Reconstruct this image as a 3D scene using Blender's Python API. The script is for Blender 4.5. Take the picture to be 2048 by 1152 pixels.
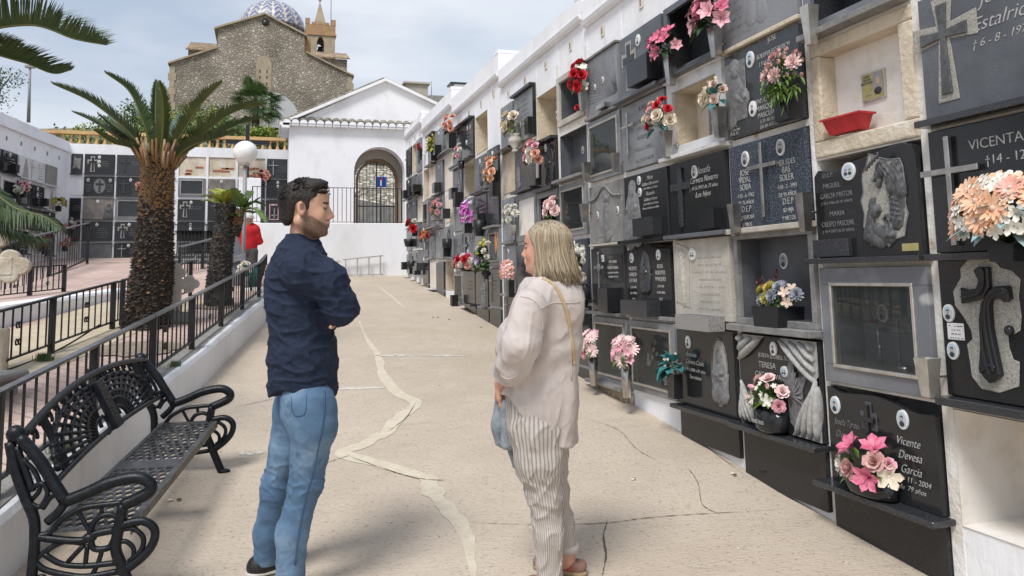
import bpy, math, random
import numpy as np
from mathutils import Vector, Matrix, Euler
C = bpy.context; S = C.scene; COL = S.collection
R = math.radians
random.seed(7); RNG = np.random.default_rng(7)
for o in list(bpy.data.objects): bpy.data.objects.remove(o)
# ------------------------------------------------------------ camera
F, CY, PIT, ROLL, YAW = 1542.0, 384.0, .108, -.019, .309
cw, sw, cp, sp = math.cos(YAW), math.sin(YAW), math.cos(PIT), math.sin(PIT)
cr, sr = math.cos(ROLL), math.sin(ROLL)
_R = Vector((cw, -sw, 0)); _U = Vector((-sp*sw, -sp*cw, cp)); _F = Vector((cp*sw, cp*cw, sp))
RT = _R*cr + _U*sr; UP = -_R*sr + _U*cr
cam = bpy.data.objects.new('camera', bpy.data.cameras.new('camera')); COL.objects.link(cam); S.camera = cam
cam.matrix_world = Matrix((( RT.x, UP.x, -_F.x, 0), (RT.y, UP.y, -_F.y, 0), (RT.z, UP.z, -_F.z, 0), (0,0,0,1)))
cam.data.sensor_width = 36; cam.data.lens = 36*F/2048; cam.data.shift_y = -(576-CY)/2048
cam.data.clip_start = .05; cam.data.clip_end = 2000
S.render.resolution_x = 2048; S.render.resolution_y = 1152
def at(px, py, d):
    "world point seen at (px,py) of the 2048 wide photograph at depth d metres along the view axis"
    return (_F + RT*((px-1024)/F) + UP*((CY-py)/F))*d
# ------------------------------------------------------------ light
W = bpy.data.worlds.new('World'); S.world = W; W.use_nodes = True
SUN_EL, SUN_AZ = R(54), R(-140)      # azimuth measured from +Y towards +X
nt = W.node_tree; bg = nt.nodes['Background']
sky = nt.nodes.new('ShaderNodeTexSky'); sky.sky_type = 'NISHITA'; sky.sun_disc = False
sky.sun_elevation = SUN_EL; sky.sun_rotation = SUN_AZ; sky.air_density = 1.3; sky.dust_density = 1.2
tc = nt.nodes.new('ShaderNodeTexCoord'); mp = nt.nodes.new('ShaderNodeMapping')
mp.inputs['Scale'].default_value = (1.1, 1.1, 3.2); mp.inputs['Location'].default_value = (.3, .15, .2)
nz = nt.nodes.new('ShaderNodeTexNoise'); nz.inputs['Scale'].default_value = 1.7; nz.inputs['Detail'].default_value = 7
nz.inputs['Roughness'].default_value = .52; nz.inputs['Distortion'].default_value = .25
cr_ = nt.nodes.new('ShaderNodeValToRGB'); cr_.color_ramp.elements[0].position = .36; cr_.color_ramp.elements[1].position = .66
cr_.color_ramp.elements[0].color = (.62,.62,.62,1); cr_.color_ramp.elements[1].color = (1,1,1,1)
nz2 = nt.nodes.new('ShaderNodeTexNoise'); nz2.inputs['Scale'].default_value = 2.2; nz2.inputs['Detail'].default_value = 8
cl = nt.nodes.new('ShaderNodeMix'); cl.data_type = 'RGBA'
cl.inputs['A'].default_value = (4.1, 4.7, 5.7, 1); cl.inputs['B'].default_value = (6.6, 6.9, 7.4, 1)
mx = nt.nodes.new('ShaderNodeMix'); mx.data_type = 'RGBA'
L = nt.links.new
L(tc.outputs['Generated'], mp.inputs['Vector']); L(mp.outputs[0], nz.inputs['Vector']); L(mp.outputs[0], nz2.inputs['Vector'])
L(nz.outputs['Fac'], cr_.inputs[0]); L(cr_.outputs[0], mx.inputs['Factor']); mr = nt.nodes.new('ShaderNodeMapRange'); mr.inputs['From Min'].default_value = .38; mr.inputs['From Max'].default_value = .62; L(nz2.outputs['Fac'], mr.inputs['Value']); L(mr.outputs[0], cl.inputs['Factor'])
L(sky.outputs[0], mx.inputs['A']); L(cl.outputs['Result'], mx.inputs['B']); L(mx.outputs['Result'], bg.inputs['Color'])
bg.inputs['Strength'].default_value = .1
sun = bpy.data.objects.new('sun', bpy.data.lights.new('sun', 'SUN')); COL.objects.link(sun)
sun.data.energy = 2.3; sun.data.angle = R(18); sun.data.color = (1, .965, .92)
sd = Vector((math.sin(SUN_AZ)*math.cos(SUN_EL), math.cos(SUN_AZ)*math.cos(SUN_EL), math.sin(SUN_EL)))
sun.rotation_euler = sd.to_track_quat('Z', 'Y').to_euler()
S.view_settings.view_transform = 'Standard'; S.view_settings.look = 'None'; S.view_settings.exposure = .42; S.view_settings.gamma = 1
S.render.engine = 'CYCLES'
# ------------------------------------------------------------ materials
MATS = {}
def mat(name, col, rough=.6, col2=None, scale=8, thr=(.35,.65), col3=None, scale3=60, thr3=(.55,.7), bump=0, bscale=40, metal=0,
        spec=.5, kind='noise', coat=0, sss=0, attr=None, stretch=None, detail=6, fac3=1, trans=0, bdetail=5):
    m = bpy.data.materials.new(name); m.use_nodes = True; n = m.node_tree; B = n.nodes['Principled BSDF']
    MATS[name] = m
    B.inputs['Roughness'].default_value = rough; B.inputs['Metallic'].default_value = metal
    B.inputs['Specular IOR Level'].default_value = spec; B.inputs['Coat Weight'].default_value = coat
    if sss: B.inputs['Subsurface Weight'].default_value = sss; B.inputs['Subsurface Radius'].default_value = (.02,.008,.004); B.inputs['Subsurface Scale'].default_value = .5
    if trans: B.inputs['Transmission Weight'].default_value = trans
    c4 = lambda c: (c[0], c[1], c[2], 1)
    B.inputs['Base Color'].default_value = c4(col)
    tcn = n.nodes.new('ShaderNodeTexCoord'); src = tcn.outputs['Object']
    geo = n.nodes.new('ShaderNodeNewGeometry'); src = geo.outputs['Position']
    if stretch:
        q = n.nodes.new('ShaderNodeMapping'); q.inputs['Scale'].default_value = stretch; n.links.new(src, q.inputs['Vector']); src = q.outputs[0]
    def tex(k, sc, det=6):
        if k == 'voronoi':
            t = n.nodes.new('ShaderNodeTexVoronoi'); t.inputs['Scale'].default_value = sc; o = t.outputs['Distance']
        else:
            t = n.nodes.new('ShaderNodeTexNoise'); t.inputs['Scale'].default_value = sc; t.inputs['Detail'].default_value = det; t.inputs['Roughness'].default_value = .6; o = t.outputs['Fac']
        n.links.new(src, t.inputs['Vector']); return o
    def mixc(a, b, fac):
        x = n.nodes.new('ShaderNodeMix'); x.data_type = 'RGBA'
        for s, v in (('A', a), ('B', b)):
            if isinstance(v, tuple): x.inputs[s].default_value = c4(v)
            else: n.links.new(v, x.inputs[s])
        n.links.new(fac, x.inputs['Factor']); return x.outputs['Result']
    def ramp(v, th, f=1):
        r = n.nodes.new('ShaderNodeMapRange'); r.inputs['From Min'].default_value = th[0]; r.inputs['From Max'].default_value = th[1]
        r.inputs['To Max'].default_value = f; n.links.new(v, r.inputs['Value']); return r.outputs[0]
    cur = tuple(col)
    if attr:
        a = n.nodes.new('ShaderNodeAttribute'); a.attribute_name = attr; cur = a.outputs['Color']
    if col2: cur = mixc(cur, tuple(col2), ramp(tex(kind, scale, detail), thr))
    if col3: cur = mixc(cur, tuple(col3), ramp(tex('noise', scale3, 3), thr3, fac3))
    if not isinstance(cur, tuple): n.links.new(cur, B.inputs['Base Color'])
    if bump:
        b = n.nodes.new('ShaderNodeBump'); b.inputs['Strength'].default_value = 1; b.inputs['Distance'].default_value = bump
        n.links.new(tex('noise', bscale, bdetail), b.inputs['Height']); n.links.new(b.outputs[0], B.inputs['Normal'])
    return m
mat('white_paint', (.82,.83,.86), .85, (.66,.66,.66), 1.6, (.5,.8), (.55,.50,.42), 5, (.60,.78), .006, 20, fac3=.4, stretch=(1,1,.5))
mat('aged_paint', (.70,.66,.60), .9, (.40,.31,.21), 6, (.60,.70), (.80,.79,.77), 2.2, (.45,.6), .01, 30)
mat('cream_plaster', (.62,.54,.42), .9, (.42,.35,.26), 5, (.45,.75), (.75,.70,.62), 3, (.55,.7), .012, 30)
mat('pale_plaster', (.72,.66,.57), .9, (.55,.45,.33), 3.5, (.5,.72), None, 0, (0,1), .008, 30)
mat('dirty_plaster', (.33,.28,.22), .95, (.6,.53,.43), 9, (.4,.7), None, 0, (0,1), .02, 40)
mat('new_plaster', (.77,.74,.70), .9, (.68,.62,.55), 6, (.5,.7), None, 0, (0,1), .003, 40)
mat('granite_black', (.017,.018,.020), .14, (.05,.052,.056), 260, (.55,.68), None, 0, (0,1), 0, spec=.42)
mat('granite_dark', (.026,.028,.032), .18, (.10,.105,.115), 190, (.53,.66), None, 0, (0,1), 0, spec=.5)
mat('granite_blue', (.025,.032,.045), .2, (.14,.17,.22), 120, (.5,.64), None, 0, (0,1), 0, spec=.5)
mat('granite_grey', (.10,.108,.122), .32, (.15,.16,.18), 150, (.45,.62), (.07,.075,.085), 3, (.4,.7))
mat('granite_light', (.21,.22,.235), .4, (.29,.295,.31), 120, (.45,.62), (.14,.145,.155), 2.5, (.4,.7))
mat('granite_speck', (.32,.31,.30), .7, (.12,.12,.12), 160, (.5,.6), None, 0, (0,1), .004, 120)
mat('marble_grey', (.16,.17,.19), .25, (.26,.27,.29), 5, (.5,.75), (.42,.43,.44), 2.4, (.66,.7), detail=10)
mat('marble_white', (.66,.66,.66), .35, (.48,.48,.5), 5, (.5,.7), (.4,.38,.35), 3, (.62,.7), detail=10)
mat('stone_grey', (.25,.245,.24), .8, (.17,.165,.16), 9, (.4,.65), None, 0, (0,1), .006, 60)
mat('stone_cream', (.50,.47,.42), .8, (.40,.37,.32), 7, (.4,.65), None, 0, (0,1), .006, 60)
mat('carved_light', (.42,.40,.36), .9, (.24,.23,.21), 150, (.42,.6), None, 0, (0,1), .004, 140)
mat('carved_dark', (.10,.105,.11), .55, (.06,.062,.066), 30, (.4,.6), None, 0, (0,1), .003, 90)
mat('carved_grey', (.20,.20,.205), .65, (.13,.13,.135), 30, (.4,.6), None, 0, (0,1), .003, 90)
mat('wing_stone', (.46,.455,.44), .85, (.34,.335,.325), 40, (.4,.6), None, 0, (0,1), .004, 120)
mat('engraving', (.40,.40,.39), .7)
mat('engraving_dim', (.17,.175,.18), .7)
mat('engraving_gold', (.34,.31,.25), .7)
mat('steel', (.55,.53,.50), .3, (.40,.38,.36), 12, (.4,.6), metal=1)
mat('aluminium', (.62,.60,.56), .42, (.5,.47,.42), 15, (.4,.6), metal=.8)
mat('glass_dark', (.012,.014,.015), .03, spec=.8)
mat('glass_pale', (.30,.31,.32), .05, spec=.8)
mat('photo_white', (.74,.74,.74), .25)
mat('photo_skin', (.48,.36,.29), .3)
mat('photo_grey', (.30,.30,.31), .3)
mat('photo_dark', (.035,.033,.035), .3)
mat('photo_blue', (.42,.52,.60), .3)
mat('photo_red', (.35,.06,.05), .3)
mat('brass_plate', (.42,.37,.16), .35, (.36,.31,.12), 20, (.4,.6))
mat('iron_black', (.007,.007,.008), .45, (.014,.014,.015), 30, (.4,.6), None, 0, (0,1), .001, 120)
mat('cast_iron', (.005,.007,.010), .33, (.012,.015,.019), 45, (.45,.65), None, 0, (0,1), .0012, 200, spec=.28)
mat('rail_top', (.13,.135,.14), .38, (.08,.08,.085), 20, (.4,.6))
mat('seat_iron', (.05,.053,.057), .42, (.10,.10,.105), 14, (.45,.7), None, 0, (0,1), .0012, 150, spec=.6)
mat('seat_edge', (.17,.155,.13), .7, (.09,.085,.075), 25, (.4,.6))
mat('pole_grey', (.27,.28,.29), .5)
mat('globe', (.82,.82,.80), .3, (.7,.7,.68), 6, (.5,.8))
mat('red_plastic', (.48,.02,.025), .4, (.38,.015,.02), 14, (.4,.6))
mat('red_cloth', (.55,.008,.015), .8, (.42,.006,.012), 16, (.4,.6), None, 0, (0,1), .006, 40)
mat('grey_cloth', (.07,.068,.065), .9)
mat('leaf_green', (.045,.10,.03), .5, (.09,.14,.035), 9, (.4,.65))
mat('leaf_dark', (.022,.05,.022), .45, (.05,.08,.03), 12, (.4,.65))
mat('leaf_bright', (.15,.25,.05), .5, (.09,.17,.035), 12, (.4,.65))
mat('leaf_yellow', (.38,.40,.05), .5, (.22,.30,.04), 12, (.4,.65))
mat('leaf_teal', (.03,.16,.17), .5, (.06,.24,.24), 30, (.4,.6))
mat('leaf_blue', (.24,.38,.40), .5, (.38,.50,.50), 30, (.4,.6))
mat('leaf_glauc', (.12,.20,.16), .5, (.18,.27,.22), 14, (.4,.6))
mat('frond', (.030,.062,.018), .6, (.055,.085,.020), 7, (.4,.65))
mat('frond_olive', (.085,.105,.018), .42, (.05,.075,.018), 7, (.4,.65))
mat('rachis', (.12,.12,.03), .5)
mat('twig', (.10,.075,.055), .9)
mat('trunk_dark', (.040,.030,.024), .95, (.09,.038,.020), 5, (.56,.70), (.12,.11,.095), 22, (.5,.72), .01, 50)
mat('trunk_grey', (.055,.050,.045), .95, (.03,.026,.023), 8, (.45,.65), (.15,.14,.125), 24, (.52,.7), .01, 50)
mat('trunk_tan', (.30,.17,.08), .95, (.17,.095,.045), 9, (.4,.65), (.30,.20,.10), 24, (.5,.75), .01, 50)
mat('fibre', (.42,.30,.19), .95, (.28,.17,.09), 25, (.4,.6))
mat('church_tile', (.50,.38,.26), .9, (.26,.19,.13), 1.5, (.4,.6), (.16,.13,.10), 5, (.55,.7))
mat('orange_tile', (.42,.14,.06), .85, (.3,.1,.05), 12, (.4,.6))
mat('tower_stone', (.40,.335,.245), .9, (.31,.255,.185), 1.2, (.4,.6), (.36,.29,.2), 3, (.6,.75), .02, 6)
mat('tower_trim', (.40,.25,.14), .9, (.33,.2,.11), 1.5, (.4,.6))
mat('sandstone', (.56,.36,.16), .85, (.46,.29,.13), 6, (.4,.65), None, 0, (0,1), .006, 50)
mat('concrete_grey', (.30,.29,.27), .9, (.22,.21,.19), 4, (.4,.65), (.14,.13,.11), 9, (.6,.75), .008, 40)
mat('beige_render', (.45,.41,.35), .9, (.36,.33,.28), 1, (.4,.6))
mat('vault_grey', (.45,.46,.47), .5)
mat('asphalt', (.13,.13,.135), .9)
mat('brown_frame', (.19,.105,.05), .6, (.13,.07,.035), 12, (.4,.6))
mat('mortar_bed', (.36,.29,.20), .95, (.22,.17,.11), 9, (.4,.6), (.5,.44,.35), 20, (.5,.7), .01, 50)
mat('terracotta', (.28,.09,.04), .85)
mat('bed_earth', (.30,.24,.19), .95, (.20,.16,.12), 14, (.4,.65))
mat('soil', (.05,.035,.025), .95)
mat('sign_blue', (.01,.09,.42), .4); mat('sign_white', (.8,.8,.8), .4); mat('sign_red', (.5,.02,.02), .4)
mat('crack_seal', (.63,.565,.45), .9, (.56,.49,.385), 7, (.4,.62), (.50,.43,.33), 30, (.58,.68), .002, 60)
mat('crack_dark', (.11,.085,.06), .95)
mat('paint_splash', (.62,.59,.55), .9, (.45,.39,.32), 18, (.5,.62))
mat('bag_cloth', (.30,.33,.37), .9, (.21,.245,.285), 20, (.4,.6), None, 0, (0,1), .004, 60)
mat('strap_tan', (.46,.34,.20), .7)
mat('shoe_dark', (.012,.012,.014), .6); mat('sole_white', (.55,.53,.5), .7); mat('jute', (.42,.31,.18), .9, (.3,.22,.12), 60, (.4,.6))
PET = {'pink': ((.70,.30,.38),(.80,.52,.56)), 'hotpink': ((.60,.11,.22),(.74,.26,.36)), 'pale': ((.78,.50,.50),(.86,.72,.68)),
       'peach': ((.76,.40,.22),(.84,.58,.42)), 'white': ((.80,.77,.70),(.70,.68,.60)), 'cream': ((.70,.60,.46),(.80,.72,.60)),
       'red': ((.45,.006,.02),(.62,.02,.04)), 'magenta': ((.42,.05,.36),(.62,.20,.55)), 'lilac': ((.58,.46,.66),(.72,.62,.76)),
       'dusty': ((.52,.27,.26),(.66,.42,.38)), 'salmon': ((.68,.30,.22),(.78,.46,.38)), 'orange': ((.72,.22,.06),(.8,.35,.15)),
       'yellow': ((.55,.50,.10),(.45,.42,.12)), 'rosewood': ((.30,.07,.06),(.2,.05,.05)), 'tan': ((.6,.44,.36),(.72,.58,.5)), 'grey': ((.30,.33,.40),(.4,.42,.46))}
for k, (a, b) in PET.items(): mat('petal_'+k, a, .6, b, 40, (.4,.62))
# pavers, stones, roof and dome get their own node set-ups
def brickmat(name, c1, c2, mortar, sx, bw, bh, ms=.02, rough=.85, rot=(0,0,0), bump=.003, off=.5):
    m = bpy.data.materials.new(name); MATS[name] = m; m.use_nodes = True; n = m.node_tree; B = n.nodes['Principled BSDF']; B.inputs['Roughness'].default_value = rough
    g = n.nodes.new('ShaderNodeNewGeometry'); q = n.nodes.new('ShaderNodeMapping'); q.inputs['Rotation'].default_value = rot
    b = n.nodes.new('ShaderNodeTexBrick'); b.inputs['Color1'].default_value = (*c1,1); b.inputs['Color2'].default_value = (*c2,1); b.inputs['Mortar'].default_value = (*mortar,1)
    b.inputs['Scale'].default_value = sx; b.inputs['Brick Width'].default_value = bw; b.inputs['Row Height'].default_value = bh; b.inputs['Mortar Size'].default_value = ms; b.offset = off
    n.links.new(g.outputs['Position'], q.inputs['Vector']); n.links.new(q.outputs[0], b.inputs['Vector'])
    t = n.nodes.new('ShaderNodeTexNoise'); t.inputs['Scale'].default_value = 1.3; t.inputs['Detail'].default_value = 8; n.links.new(g.outputs['Position'], t.inputs['Vector'])
    x = n.nodes.new('ShaderNodeMix'); x.data_type = 'RGBA'; x.blend_type = 'MULTIPLY'; x.inputs['Factor'].default_value = .55
    n.links.new(b.outputs['Color'], x.inputs['A']); n.links.new(t.outputs['Color'], x.inputs['B'])
    r = n.nodes.new('ShaderNodeMapRange'); r.inputs['From Min'].default_value = .3; r.inputs['From Max'].default_value = .7; r.inputs['To Min'].default_value = .55; r.inputs['To Max'].default_value = 1.1
    n.links.new(t.outputs['Fac'], r.inputs['Value']); n.links.new(r.outputs[0], x.inputs['B']); n.links.new(x.outputs['Result'], B.inputs['Base Color'])
    u = n.nodes.new('ShaderNodeBump'); u.inputs['Distance'].default_value = bump; u.invert = True; n.links.new(b.outputs['Fac'], u.inputs['Height']); n.links.new(u.outputs[0], B.inputs['Normal'])
brickmat('pink_tile', (.62,.47,.41), (.55,.40,.345), (.38,.28,.235), 1, .24, .12, .006, off=.5, rot=(0,0,R(50)))
def stonemat(name, sc, cs, mortar, stretch=(1,1,1.5), w=.06):
    m = bpy.data.materials.new(name); MATS[name] = m; m.use_nodes = True; n = m.node_tree; B = n.nodes['Principled BSDF']; B.inputs['Roughness'].default_value = .95
    g = n.nodes.new('ShaderNodeNewGeometry'); q = n.nodes.new('ShaderNodeMapping'); q.inputs['Scale'].default_value = stretch; n.links.new(g.outputs['Position'], q.inputs['Vector'])
    dn = n.nodes.new('ShaderNodeTexNoise'); dn.inputs['Scale'].default_value = sc*1.2; n.links.new(q.outputs[0], dn.inputs['Vector'])
    ad = n.nodes.new('ShaderNodeMix'); ad.data_type = 'RGBA'; ad.inputs['Factor'].default_value = .12/sc*2; ad.blend_type = 'ADD'; n.links.new(q.outputs[0], ad.inputs['A']); n.links.new(dn.outputs['Color'], ad.inputs['B'])
    v = n.nodes.new('ShaderNodeTexVoronoi'); v.inputs['Scale'].default_value = sc; v.inputs['Randomness'].default_value = .95; n.links.new(ad.outputs['Result'], v.inputs['Vector'])
    v2 = n.nodes.new('ShaderNodeTexVoronoi'); v2.feature = 'DISTANCE_TO_EDGE'; v2.inputs['Scale'].default_value = sc; v2.inputs['Randomness'].default_value = .95; n.links.new(ad.outputs['Result'], v2.inputs['Vector'])
    s = n.nodes.new('ShaderNodeSeparateColor'); n.links.new(v.outputs['Color'], s.inputs[0])
    c = n.nodes.new('ShaderNodeValToRGB'); e = c.color_ramp.elements
    for i, k in enumerate(cs):
        if i > 1: e.new(i/(len(cs)-1))
    for i, k in enumerate(cs): e[i].position = i/(len(cs)-1); e[i].color = (*k, 1)
    n.links.new(s.outputs[0], c.inputs[0])
    r = n.nodes.new('ShaderNodeMapRange'); r.inputs['From Min'].default_value = w*.4; r.inputs['From Max'].default_value = w*1.6; n.links.new(v2.outputs['Distance'], r.inputs['Value'])
    x = n.nodes.new('ShaderNodeMix'); x.data_type = 'RGBA'; x.inputs['A'].default_value = (*mortar,1); n.links.new(r.outputs[0], x.inputs['Factor']); n.links.new(c.outputs[0], x.inputs['B'])
    t = n.nodes.new('ShaderNodeTexNoise'); t.inputs['Scale'].default_value = sc*.12; t.inputs['Detail'].default_value = 6; n.links.new(g.outputs['Position'], t.inputs['Vector'])
    r2 = n.nodes.new('ShaderNodeMapRange'); r2.inputs['From Min'].default_value = .3; r2.inputs['From Max'].default_value = .7; r2.inputs['To Min'].default_value = .6; r2.inputs['To Max'].default_value = 1.15; n.links.new(t.outputs['Fac'], r2.inputs['Value'])
    y = n.nodes.new('ShaderNodeMix'); y.data_type = 'RGBA'; y.blend_type = 'MULTIPLY'; y.inputs['Factor'].default_value = 1; n.links.new(x.outputs['Result'], y.inputs['A']); n.links.new(r2.outputs[0], y.inputs['B'])
    n.links.new(y.outputs['Result'], B.inputs['Base Color'])
    u = n.nodes.new('ShaderNodeBump'); u.inputs['Distance'].default_value = .25/sc; n.links.new(r.outputs[0], u.inputs['Height']); n.links.new(u.outputs[0], B.inputs['Normal'])
stonemat('church_stone', 2.9, [(.31,.27,.22),(.36,.315,.255),(.41,.36,.30),(.56,.50,.43)], (.33,.285,.23), (1,1,1.35), .09)
stonemat('field_stone', 2.2, [(.30,.27,.22),(.52,.47,.39),(.62,.56,.47),(.40,.36,.29)], (.22,.2,.15), (1,1,1.3), .08)
brickmat('black_paver', (.03,.03,.032), (.045,.045,.048), (.25,.24,.23), 1, .3, .12, .02, rot=(R(90),0,0))
def domemat():
    m = bpy.data.materials.new('dome_tile'); MATS['dome_tile'] = m; m.use_nodes = True; n = m.node_tree; B = n.nodes['Principled BSDF']; B.inputs['Roughness'].default_value = .4
    a = n.nodes.new('ShaderNodeAttribute'); a.attribute_name = 'col'; n.links.new(a.outputs['Color'], B.inputs['Base Color'])
domemat()
mat('skin', (.6,.4,.3), .5, attr='col', sss=.12, bump=.0006, bscale=260)
mat('hair_dark', (.012,.009,.007), .62, (.024,.017,.013), 60, (.4,.65), None, 0, (0,1), .003, 180)
mat('hair_blond', (.24,.19,.13), .45, (.15,.115,.075), 1, (.4,.6), (.50,.42,.29), 1, (.5,.7), 0, stretch=(90,90,9))
mat('navy_cloth', (.004,.011,.032), .85, (.007,.017,.046), 30, (.4,.6), None, 0, (0,1), .002, 70)
mat('button', (.3,.3,.3), .4)
mat('denim', (.080,.150,.25), .9, (.20,.30,.42), 4, (.45,.70), (.055,.105,.17), 11, (.56,.75), .0012, 400)
mat('denim_seam', (.05,.09,.17), .9)
mat('linen', (.50,.445,.42), .95, (.56,.505,.48), 14, (.4,.6), (.45,.395,.37), 3, (.5,.7), .0012, 130, stretch=(1,1,.5))
def stripemat():
    m = bpy.data.materials.new('striped_linen'); MATS['striped_linen'] = m; m.use_nodes = True; n = m.node_tree; B = n.nodes['Principled BSDF']; B.inputs['Roughness'].default_value = .95
    a = n.nodes.new('ShaderNodeAttribute'); a.attribute_name = 'stripe'
    k = n.nodes.new('ShaderNodeMath'); k.operation = 'MULTIPLY'; k.inputs[1].default_value = 78; n.links.new(a.outputs['Fac'], k.inputs[0])
    s = n.nodes.new('ShaderNodeMath'); s.operation = 'FRACT'; n.links.new(k.outputs[0], s.inputs[0])
    r = n.nodes.new('ShaderNodeValToRGB'); e = r.color_ramp.elements; e[0].position = .52; e[0].color = (.50,.455,.415,1); e[1].position = .68; e[1].color = (.27,.25,.24,1)
    z = e.new(.92); z.color = (.27,.25,.24,1); z = e.new(1.0); z.color = (.50,.455,.415,1)
    n.links.new(s.outputs[0], r.inputs[0]); n.links.new(r.outputs[0], B.inputs['Base Color'])
stripemat()
# dotted weave of the navy shirt
def navy():
    m = MATS['navy_cloth']; n = m.node_tree; B = n.nodes['Principled BSDF']
    g = n.nodes.new('ShaderNodeNewGeometry'); v = n.nodes.new('ShaderNodeTexVoronoi'); v.inputs['Scale'].default_value = 95; v.inputs['Randomness'].default_value = .1
    n.links.new(g.outputs['Position'], v.inputs['Vector'])
    r = n.nodes.new('ShaderNodeMapRange'); r.inputs['From Min'].default_value = .22; r.inputs['From Max'].default_value = .12; n.links.new(v.outputs['Distance'], r.inputs['Value'])
    x = n.nodes.new('ShaderNodeMix'); x.data_type = 'RGBA'; x.inputs['B'].default_value = (.022,.045,.10,1)
    old = B.inputs['Base Color'].links[0].from_socket; n.links.new(old, x.inputs['A']); n.links.new(r.outputs[0], x.inputs['Factor']); n.links.new(x.outputs['Result'], B.inputs['Base Color'])
navy()
# the worn concrete of the ramp
def floormat():
    m = bpy.data.materials.new('ramp_concrete'); MATS['ramp_concrete'] = m; m.use_nodes = True; n = m.node_tree; B = n.nodes['Principled BSDF']; B.inputs['Roughness'].default_value = .9
    g = n.nodes.new('ShaderNodeNewGeometry')
    def noise(sc, det=6, st=None, rough=.6):
        v = g.outputs['Position']
        if st: q = n.nodes.new('ShaderNodeMapping'); q.inputs['Scale'].default_value = st; n.links.new(v, q.inputs['Vector']); v = q.outputs[0]
        t = n.nodes.new('ShaderNodeTexNoise'); t.inputs['Scale'].default_value = sc; t.inputs['Detail'].default_value = det; t.inputs['Roughness'].default_value = rough; n.links.new(v, t.inputs['Vector']); return t.outputs['Fac']
    def rg(v, a, b, f=1):
        r = n.nodes.new('ShaderNodeMapRange'); r.inputs['From Min'].default_value = a; r.inputs['From Max'].default_value = b; r.inputs['To Max'].default_value = f; n.links.new(v, r.inputs['Value']); return r.outputs[0]
    def mx_(a, b, f):
        x = n.nodes.new('ShaderNodeMix'); x.data_type = 'RGBA'
        for s, v in (('A', a), ('B', b)):
            if isinstance(v, tuple): x.inputs[s].default_value = (*v, 1)
            else: n.links.new(v, x.inputs[s])
        n.links.new(f, x.inputs['Factor']); return x.outputs['Result']
    c = mx_((.56,.475,.385), (.485,.405,.32), rg(noise(.8, 5), .35, .65))
    c = mx_(c, (.42,.37,.26), rg(noise(.55, 6, (1,.6,1)), .52, .72, .75))        # greenish wear
    c = mx_(c, (.60,.52,.41), rg(noise(2.6, 8), .52, .75, .7))
    c = mx_(c, (.28,.22,.165), rg(noise(80, 4, (.5,1,1)), .585, .66, .85))         # pits
    c = mx_(c, (.60,.55,.47), rg(noise(110, 2), .63, .70, .6))
    c = mx_(c, (.25,.20,.15), rg(noise(5, 9, (.35,1,1), .78), .56, .74, .40))
    n.links.new(c, B.inputs['Base Color'])
    h = n.nodes.new('ShaderNodeMath'); h.operation = 'ADD'; n.links.new(noise(70, 3, (.45,1,1)), h.inputs[0]); n.links.new(noise(9, 8, (.35,1,1)), h.inputs[1])
    b = n.nodes.new('ShaderNodeBump'); b.inputs['Distance'].default_value = .012; b.inputs['Strength'].default_value = .8; n.links.new(h.outputs[0], b.inputs['Height']); n.links.new(b.outputs[0], B.inputs['Normal'])
floormat()
mat('cream_concrete', (.55,.47,.34), .9, (.46,.38,.27), 2.2, (.4,.65), (.38,.33,.26), 8, (.6,.75), .006, 60)
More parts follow.
